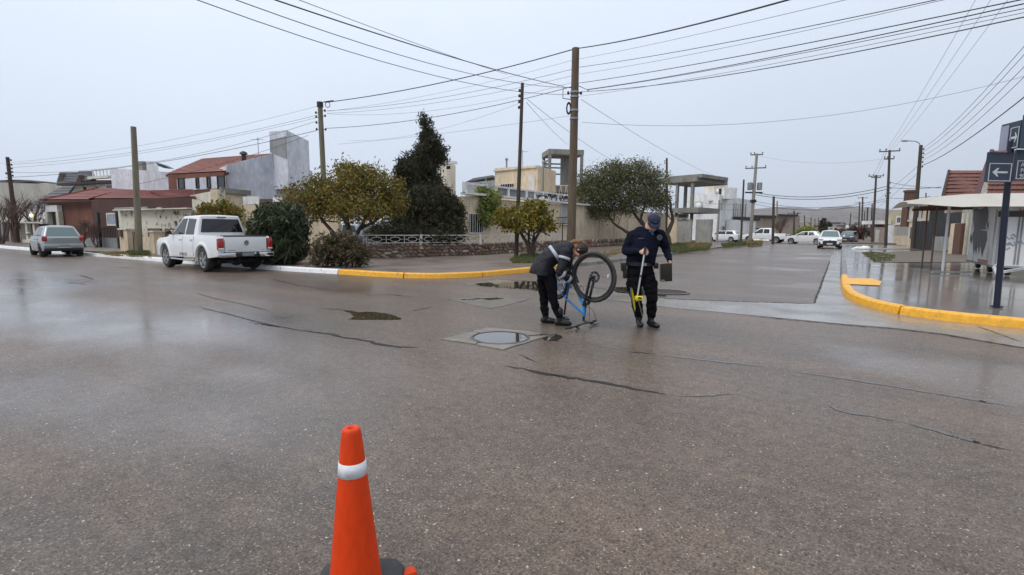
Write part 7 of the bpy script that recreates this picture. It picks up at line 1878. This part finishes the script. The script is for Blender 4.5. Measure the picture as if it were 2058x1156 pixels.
dL = Vector((.12, -.1, -1)).normalized(); hand(sk, haL, dL, Vector((-1, .1, 0)), Vector((-.1, -1, .2)), .75)
chain(sk, [hipR, knR, knR.lerp(anR, .55)], [.08, .055, .045]); chain(sk, [hipL, knL, knL.lerp(anL, .55)], [.08, .055, .045])
remesh(sk, 'body', M['skin'], man, .0068, 2)
# jacket with padded vest
jk = MB()
oval(jk, [(-.075, .0, .90), (-.07, 0, .97), (-.055, -.01, 1.05), (-.03, -.01, 1.15), (.0, 0, 1.28), (.02, 0, 1.38), (.035, -.005, 1.44), (.05, -.015, 1.475)], [(.185, .145), (.205, .165), (.215, .170), (.215, .165), (.225, .155), (.205, .13), (.13, .10), (.085, .085)], (1, 0, .02), 20)
chain(jk, [shR+Vector((.05, 0, .01)), shR, elR, elR.lerp(haR, .9)], [.080, .080, .068, .047]); jk.ellipsoid(P(1284, 466), (.12, .085, .05), 12, rot=Matrix.Rotation(R(-28), 3, 'Y')); jk.ellipsoid(P(1321, 468), (.11, .085, .05), 12, rot=Matrix.Rotation(R(28), 3, 'Y')); chain(jk, [shL+Vector((-.05, 0, .01)), shL, elL, elL.lerp(haL, .88)], [.085, .086, .068, .046])
jk.ellipsoid(nk+Vector((0, .02, -.01)), (.095, .09, .05), 14)
remesh(jk, 'jacket', M['navycloth'], man, .011, 4, .016, 3, 7)
ve = MB(); oval(ve, [(-.07, 0, 1.0), (-.045, -.012, 1.10), (-.01, -.005, 1.24), (.02, .0, 1.36), (.04, 0, 1.42)], [(.20, .178), (.208, .184), (.19, .178), (.155, .152), (.10, .115)], (1, 0, .02), 20)
M['vest'] = mat('vest_cloth', (0.005, 0.008, 0.022), rough=.85, spec=.15, scale=8, bump=.4, bscale=50)
remesh(ve, 'vest', M['vest'], man, .011, 3, .005, 8)
mbx = MB(); c_ = P(1321, 478, -.158); mbx.lathe([(0, 0), (.040, 0), (.043, .006)], 18, c_, axis='Y'); mbx.build('chest_emblem', mat('grey_print', (0.07, 0.085, 0.11), rough=.7, scale=60, contrast=(.45, .55)), man)
mbx = MB(); mbx.box(P(1284, 480, -.168), (.075, .012, .014)); mbx.build('name_strip', bpy.data.materials['grey_print'], man)
mbx = MB(); mbx.ellipsoid(P(1306, 467, -.115), (.035, .022, .02), 12); mbx.ellipsoid(P(1308, 471, -.135), (.02, .012, .022), 12); mbx.build('neck_scarf', mat('blue_cloth', (0.02, 0.085, 0.20), rough=.7, scale=20), man, smooth='all')
# trousers and belt
tr = MB()
oval(tr, [(-.07, 0, .74), (-.07, .005, .83), (-.075, 0, .90), (-.07, 0, .98)], [(.13, .12), (.185, .145), (.19, .145), (.18, .135)], (1, 0, 0), 18)
chain(tr, [hipR+Vector((0, 0, -.03)), Vector((-.155, -.03, .68)), knR, Vector((-.115, .02, .28)), anR+Vector((0, 0, .07))], [.112, .105, .088, .075, .066]); chain(tr, [hipL+Vector((-.01, 0, -.03)), Vector((.05, -.03, .68)), knL, Vector((.09, -.01, .28)), anL+Vector((0, 0, .07))], [.112, .105, .088, .078, .068])
tr.box((-.245, .0, .62), (.05, .15, .2)); tr.box((.15, .0, .60), (.05, .15, .2))
remesh(tr, 'trousers', M['blackcloth'], man, .011, 3, .017, 5, 8)
bl = MB(); oval(bl, [(-.07, 0, .925), (-.07, 0, .975)], [(.212, .170), (.212, .170)], (1, 0, 0), 24); bl.build('belt', M['boot'], man, smooth=True)
bl = MB(); bl.box((-.315, .0, .90), (.07, .13, .13)); bl.box((-.30, -.02, .80), (.06, .09, .14)); bl.box((.14, -.10, .93), (.06, .07, .09)); o = bl.build('holster', M['boot'], man); bevel(o, .015, 2)
bl = MB(); bl.box((-.045, -.176, .95), (.05, .012, .04)); bl.build('belt_buckle', M['steel'], man)
def boot(anc, d, parent, L=.27, sc_=1):
    b = MB(); d = Vector(d).normalized(); s = Vector((0, 0, 1)).cross(d)
    a = Vector((anc.x, anc.y, 0))
    oval(b, [a-d*.075+Vector((0, 0, .05)), a-d*.05+Vector((0, 0, .05)), a+Vector((0, 0, .052)), a+d*.09+Vector((0, 0, .045)), a+d*.15+Vector((0, 0, .038)), a+d*(L-.085)+Vector((0, 0, .03))], [(.028, .035), (.04, .05), (.042, .052), (.048, .045), (.046, .038), (.025, .022)], s, 14)
    chain(b, [a+Vector((0, 0, .06)), anc+Vector((0, 0, .13))], [.047, .056])
    o = remesh(b, 'boot', M['boot'], parent, .008, 2)
    for v in o.data.vertices: v.co.z = max(v.co.z, .001)
    return o
boot(anR, (-.05, -1, 0), man); boot(anL, (.38, -.92, 0), man)
# cap with brim, hair under it
cp = MB(); cc = hc+u_*.035-f_*.01
for k in range(1): cp.ellipsoid(cc, (.094, .108, .088), 20, rot=rot_)
cp2 = cp.build('cap_crown', M['cap'], man, smooth='all')
for v in cp2.data.vertices:
    w_ = (v.co-cc).dot(u_)
    if w_ < -.012: v.co += u_*(-.012-w_)
cb_ = MB(); vs = []
nbr = 14
for j, (rr_, dz) in enumerate(((.0, 0), (.5, .006), (1.0, -.004))):
    for i in range(nbr+1):
        a = math.pi*(i/nbr); x = math.cos(a)*.088; y = .045+math.sin(a)*(.055+.085*rr_)
        vs.append(cc+s_*x*(1-.12*rr_)+f_*y+u_*(-.008+dz-.02*rr_-.018*(abs(math.cos(a))**2)*rr_))
cb_.add(vs, [(j*(nbr+1)+i, j*(nbr+1)+i+1, (j+1)*(nbr+1)+i+1, (j+1)*(nbr+1)+i) for j in range(2) for i in range(nbr)])
o = cb_.build('cap_brim', M['cap'], man, smooth='all'); md = o.modifiers.new('s', 'SOLIDIFY'); md.thickness = .006; apply_mods(o)
mbx = MB(); mbx.box(cc+f_*.104+u_*.026, (.05, .006, .018), 0, 0, rot_); mbx.build('cap_lettering', bpy.data.materials['grey_print'], man)
hb = MB(); hb.ellipsoid(hc-f_*.03-u_*.015, (.086, .082, .075), 16, rot=rot_); hb.build('hair', M['hairdark'], man, smooth='all')
hb = MB()
for k in (1, -1): hb.ellipsoid(hc+f_*.086+u_*.004+s_*.032*k, (.013, .007, .007), 8, rot=rot_)
hb.build('eye', M['hairdark'], man)
# what he holds
W0 = man.matrix_world
def man_w(v): return Matrix.Translation((mb_.x, mb_.y, 0)) @ Matrix.Rotation(YAW, 4, 'Z') @ Vector(v)
hd = haR+dR*.075
mwl = thing('measuring_wheel', 'yellow distance measuring wheel on a silver handle in the man\'s hand', 'measuring wheel', (mb_.x, mb_.y, 0), YAW)
top_ = Vector((hd.x+.015, hd.y-.01, 1.20)); bot_ = Vector((-.225, -.42, .48))
stick = lambda z: top_.lerp(bot_, (top_.z-z)/(top_.z-bot_.z))
b = MB(); b.tube([stick(1.10), stick(.44)], .0125, 10); b.build('handle_tube', mat('brushed_aluminium', (0.55, 0.56, 0.57), rough=.3, metal=.6), mwl, smooth=True)
b = MB(); b.tube([stick(1.21), stick(1.10)], .018, 10); b.tube([stick(.81), stick(.785)], .019, 10); b.build('grip', M['rubber'], mwl, smooth=True)
M['wheelyellow'] = mat('bright_yellow_plastic', (0.86, 0.72, 0.008), (0.74, 0.62, 0.008), rough=.4, scale=6)
wc = Vector((-.285, -.42, .465)); axd = Vector((.955, -.29, .0)).normalized()   # axle direction
fr = Matrix((axd, Vector((0, 0, 1)).cross(axd), Vector((0, 0, 1)))).transposed()
b = MB(); b.lathe([(.155, -.012), (.165, -.010), (.165, .010), (.155, .012), (.13, .006), (.0, .006)], 36, axis='X'); b.lathe([(.155, -.012), (.13, -.006), (.0, -.006)], 36, axis='X')
o = b.build('wheel_disc', M['wheelyellow'], mwl); o.data.transform(Matrix.Translation(wc) @ Matrix.Rotation(R(-8), 4, 'Y') @ fr.to_4x4())
b = MB(); b.lathe([(.165, -.012), (.175, -.008), (.175, .008), (.165, .012)], 36, axis='X'); o = b.build('wheel_tread', M['rubber'], mwl); o.data.transform(Matrix.Translation(wc) @ Matrix.Rotation(R(-8), 4, 'Y') @ fr.to_4x4())
b = MB(); b.box((-.205, -.44, .49), (.11, .07, .06)); o = b.build('counter_box', M['wheelyellow'], mwl); bevel(o, .012, 2)
b = MB(); b.box((-.198, -.476, .495), (.05, .006, .025)); b.build('counter_window', M['black'], mwl)
b = MB(); b.tube([(-.21, -.42, .48), (-.13, -.36, .20)], .008, 6); b.build('kick_stand', M['steel'], mwl)
pad = thing('writing_pad', 'dark clipboard hanging from the man\'s left hand', 'clipboard', (mb_.x, mb_.y, 0), YAW)
pc = P(1332, 545, -.19)
b = MB(); b.box(pc, (.170, .018, .27), rot=Matrix.Rotation(R(-3), 3, 'Y') @ Matrix.Rotation(R(8), 3, 'X')); o = b.build('cover', mat('dark_leather', (0.028, 0.024, 0.019), rough=.5, scale=9), pad); bevel(o, .006, 2)
b = MB(); b.box(pc+Vector((-.055, -.012, -.115)), (.05, .014, .016), rot=Matrix.Rotation(R(-3), 3, 'Y')); b.build('metal_corner', M['steel'], pad)
b = MB(); b.box(pc+Vector((.004, .0, .0)), (.16, .022, .26), rot=Matrix.Rotation(R(-3), 3, 'Y') @ Matrix.Rotation(R(8), 3, 'X')); b.build('pages', M['shutter'], pad).scale = (1, .55, 1)

# he leans a little to his right
for r_ in (man, mwl, pad):
    for c_ in r_.children:
        for v in c_.data.vertices: v.co.x -= .05*v.co.z
# ---- the bending person
wb_ = g(1112, 652); KW = 1/131.0
wom = thing('person', 'person in a charcoal jacket with silver reflective stripes bending over the upturned bicycle', 'person', (wb_.x, wb_.y, 0), YAW)
def Q(px, py, y=0.0): return Vector(((px-1112)*KW, y, (652-py)*KW))
hipF, knF, anF = Q(1093, 545, .09), Q(1093, 598, .10), Vector((-.115, .10, .10))
hipN, knN, anN = Q(1100, 546, -.09), Q(1109, 597, -.09), Vector((.085, -.09, .10))
shN, elN, haN = Q(1131, 508, -.20), Q(1120, 545, -.24), Q(1149, 566, -.10)
shF, elF, haF = Q(1140, 505, .18), Q(1145, 540, .20), Q(1160, 572, .08)
nkw = Q(1145, 498); hcw = Q(1161, 503)
sk = MB(); fw2 = Vector((.12, -.12, -.98)).normalized(); up2 = Vector((.99, -.1, .10))
s2, f2, u2, rot2 = head(sk, hcw, fw2, up2, .098)
chain(sk, [Q(1135, 500), nkw, hcw], [.06, .052, .055])
oval(sk, [Q(1092, 540), Q(1100, 525), Q(1115, 510), Q(1133, 503)], [(.13, .09), (.12, .085), (.14, .09), (.13, .07)], (0, 1, 0))
chain(sk, [shN, elN, haN], [.045, .036, .024]); chain(sk, [shF, elF, haF], [.045, .036, .024])
hand(sk, haN, Vector((1, .2, -.35)), Vector((0, .4, -1)), Vector((.2, 1, 0)), .6, .92); hand(sk, haF, Vector((.9, -.3, -.3)), Vector((0, -.3, -1)), Vector((.2, -1, 0)), .6, .92)
chain(sk, [hipF, knF, knF.lerp(anF, .55)], [.07, .05, .04]); chain(sk, [hipN, knN, knN.lerp(anN, .55)], [.07, .05, .04])
remesh(sk, 'body', M['skin'], wom, .0068, 2)
jk = MB()
oval(jk, [Q(1085, 549), Q(1087, 540), Q(1093, 529), Q(1103, 518), Q(1114, 509), Q(1126, 504), Q(1138, 502), Q(1147, 501)], [(.22, .165), (.215, .16), (.20, .15), (.205, .14), (.215, .135), (.20, .125), (.14, .105), (.09, .085)], (0, 1, 0), 20)
oval(jk, [Q(1083, 552), Q(1086, 536)], [(.22, .175), (.20, .15)], (0, 1, 0), 20)
chain(jk, [shN+Vector((0, .05, 0)), shN, elN, elN.lerp(haN, .88)], [.085, .082, .066, .043]); chain(jk, [shF-Vector((0, .05, 0)), shF, elF, elF.lerp(haF, .88)], [.085, .082, .064, .043])
jk.ellipsoid(Q(1134, 496), (.10, .13, .065), 14)
remesh(jk, 'jacket', M['greyjacket'], wom, .011, 4, .014, 13, 7)
hd_ = MB(); hd_.ellipsoid(Q(1141, 494, .0), (.085, .105, .06), 14, rot=Matrix.Rotation(R(20), 3, 'Y')); remesh(hd_, 'hood', M['greyjacket'], wom, .010, 2, .006, 4)
tr = MB()
oval(tr, [Q(1098, 556), Q(1093, 548), Q(1092, 538)], [(.155, .125), (.175, .13), (.165, .12)], (0, 1, 0), 18)
chain(tr, [hipF, Q(1091, 572, .10), knF, Q(1094, 622, .10), anF+Vector((0, 0, .04))], [.108, .094, .074, .062, .054]); chain(tr, [hipN, Q(1106, 572, -.09), knN, Q(1117, 622, -.09), anN+Vector((0, 0, .04))], [.108, .092, .072, .060, .054])
remesh(tr, 'trousers', M['blackcloth'], wom, .011, 3, .013, 9, 8)
boot(anF, (1, -.15, 0), wom, .25); boot(anN, (1, -.12, 0), wom, .27)
# reflective stripes lie round the cloth
M['stripe'] = mat('silver_reflective_tape', (0.46, 0.48, 0.53), (0.36, 0.38, 0.43), rough=.35, scale=8)
def stripe(c, axis, r1, r2, side, w=.045, a0=0, a1=6.2832):
    axis = Vector(axis).normalized(); side = Vector(side); side = (side-axis*side.dot(axis)).normalized(); f = axis.cross(side); n = 26; mb = MB(); vs = []
    for i in range(n+1):
        t = a0+(a1-a0)*i/n; p = Vector(c)+side*r1*math.cos(t)+f*r2*math.sin(t); vs += [p-axis*w/2, p+axis*w/2]
    mb.add(vs, [(2*i, 2*i+1, 2*i+3, 2*i+2) for i in range(n)]); o = mb.build('reflective_stripe', M['stripe'], wom, smooth='all')
    md = o.modifiers.new('s', 'SOLIDIFY'); md.thickness = .006; apply_mods(o)
ax_ = Q(1122, 505)-Q(1104, 517)
stripe(Q(1112, 511), ax_, .224, .150, (0, 1, 0), .05)
d_ = (elN-shN).normalized(); stripe(shN.lerp(elN, .25), d_, .090, .090, (0, 1, 0), .04)
d_ = (haN-elN).normalized(); stripe(elN.lerp(haN, .12), d_, .074, .074, (0, 1, 0), .05); stripe(elN.lerp(haN, .62), d_, .061, .061, (0, 1, 0), .05)
d_ = (haF-elF).normalized(); stripe(elF.lerp(haF, .3), d_, .068, .068, (0, 1, 0), .05)
hb = MB(); hb.ellipsoid(hcw-f2*.018+u2*.030, (.098, .108, .106), 18, rot=rot2); remesh(hb, 'hair', M['hairdark'], wom, .010, 1, .006, 3, 22)
hb = MB(); hb.ellipsoid(hcw-f2*.05-u2*.055, (.075, .065, .085), 16, rot=rot2); chain(hb, [Q(1139, 490), Q(1150, 486), Q(1162, 486), Q(1172, 491)], [.020, .036, .040, .026]); remesh(hb, 'hair_tail', M['hairbrown'], wom, .007, 1, .007, 6, 26)
hb = MB()
for k in (1, -1): hb.ellipsoid(hcw+f2*.084+u2*.004+s2*.032*k, (.012, .007, .007), 8, rot=rot2)
hb.build('eye', M['hairdark'], wom)
# ================================================================== HAZE
hz = MB(); hz.box((0, 2350, 68), (9200, 6500, 140)); 
haze = hz.build('haze', bpy.data.materials.new('rain_haze')); haze['kind'] = 'stuff'
hm = haze.data.materials[0]; hm.use_nodes = True; hn = hm.node_tree.nodes; hn.clear()
ho = hn.new("ShaderNodeOutputMaterial"); pv = hn.new("ShaderNodeVolumePrincipled")
pv.inputs["Color"].default_value = (0.97, 0.98, 1.0, 1); pv.inputs["Density"].default_value = 0.00012; pv.inputs["Anisotropy"].default_value = 0.2
hm.node_tree.links.new(pv.outputs[0], ho.inputs["Volume"])
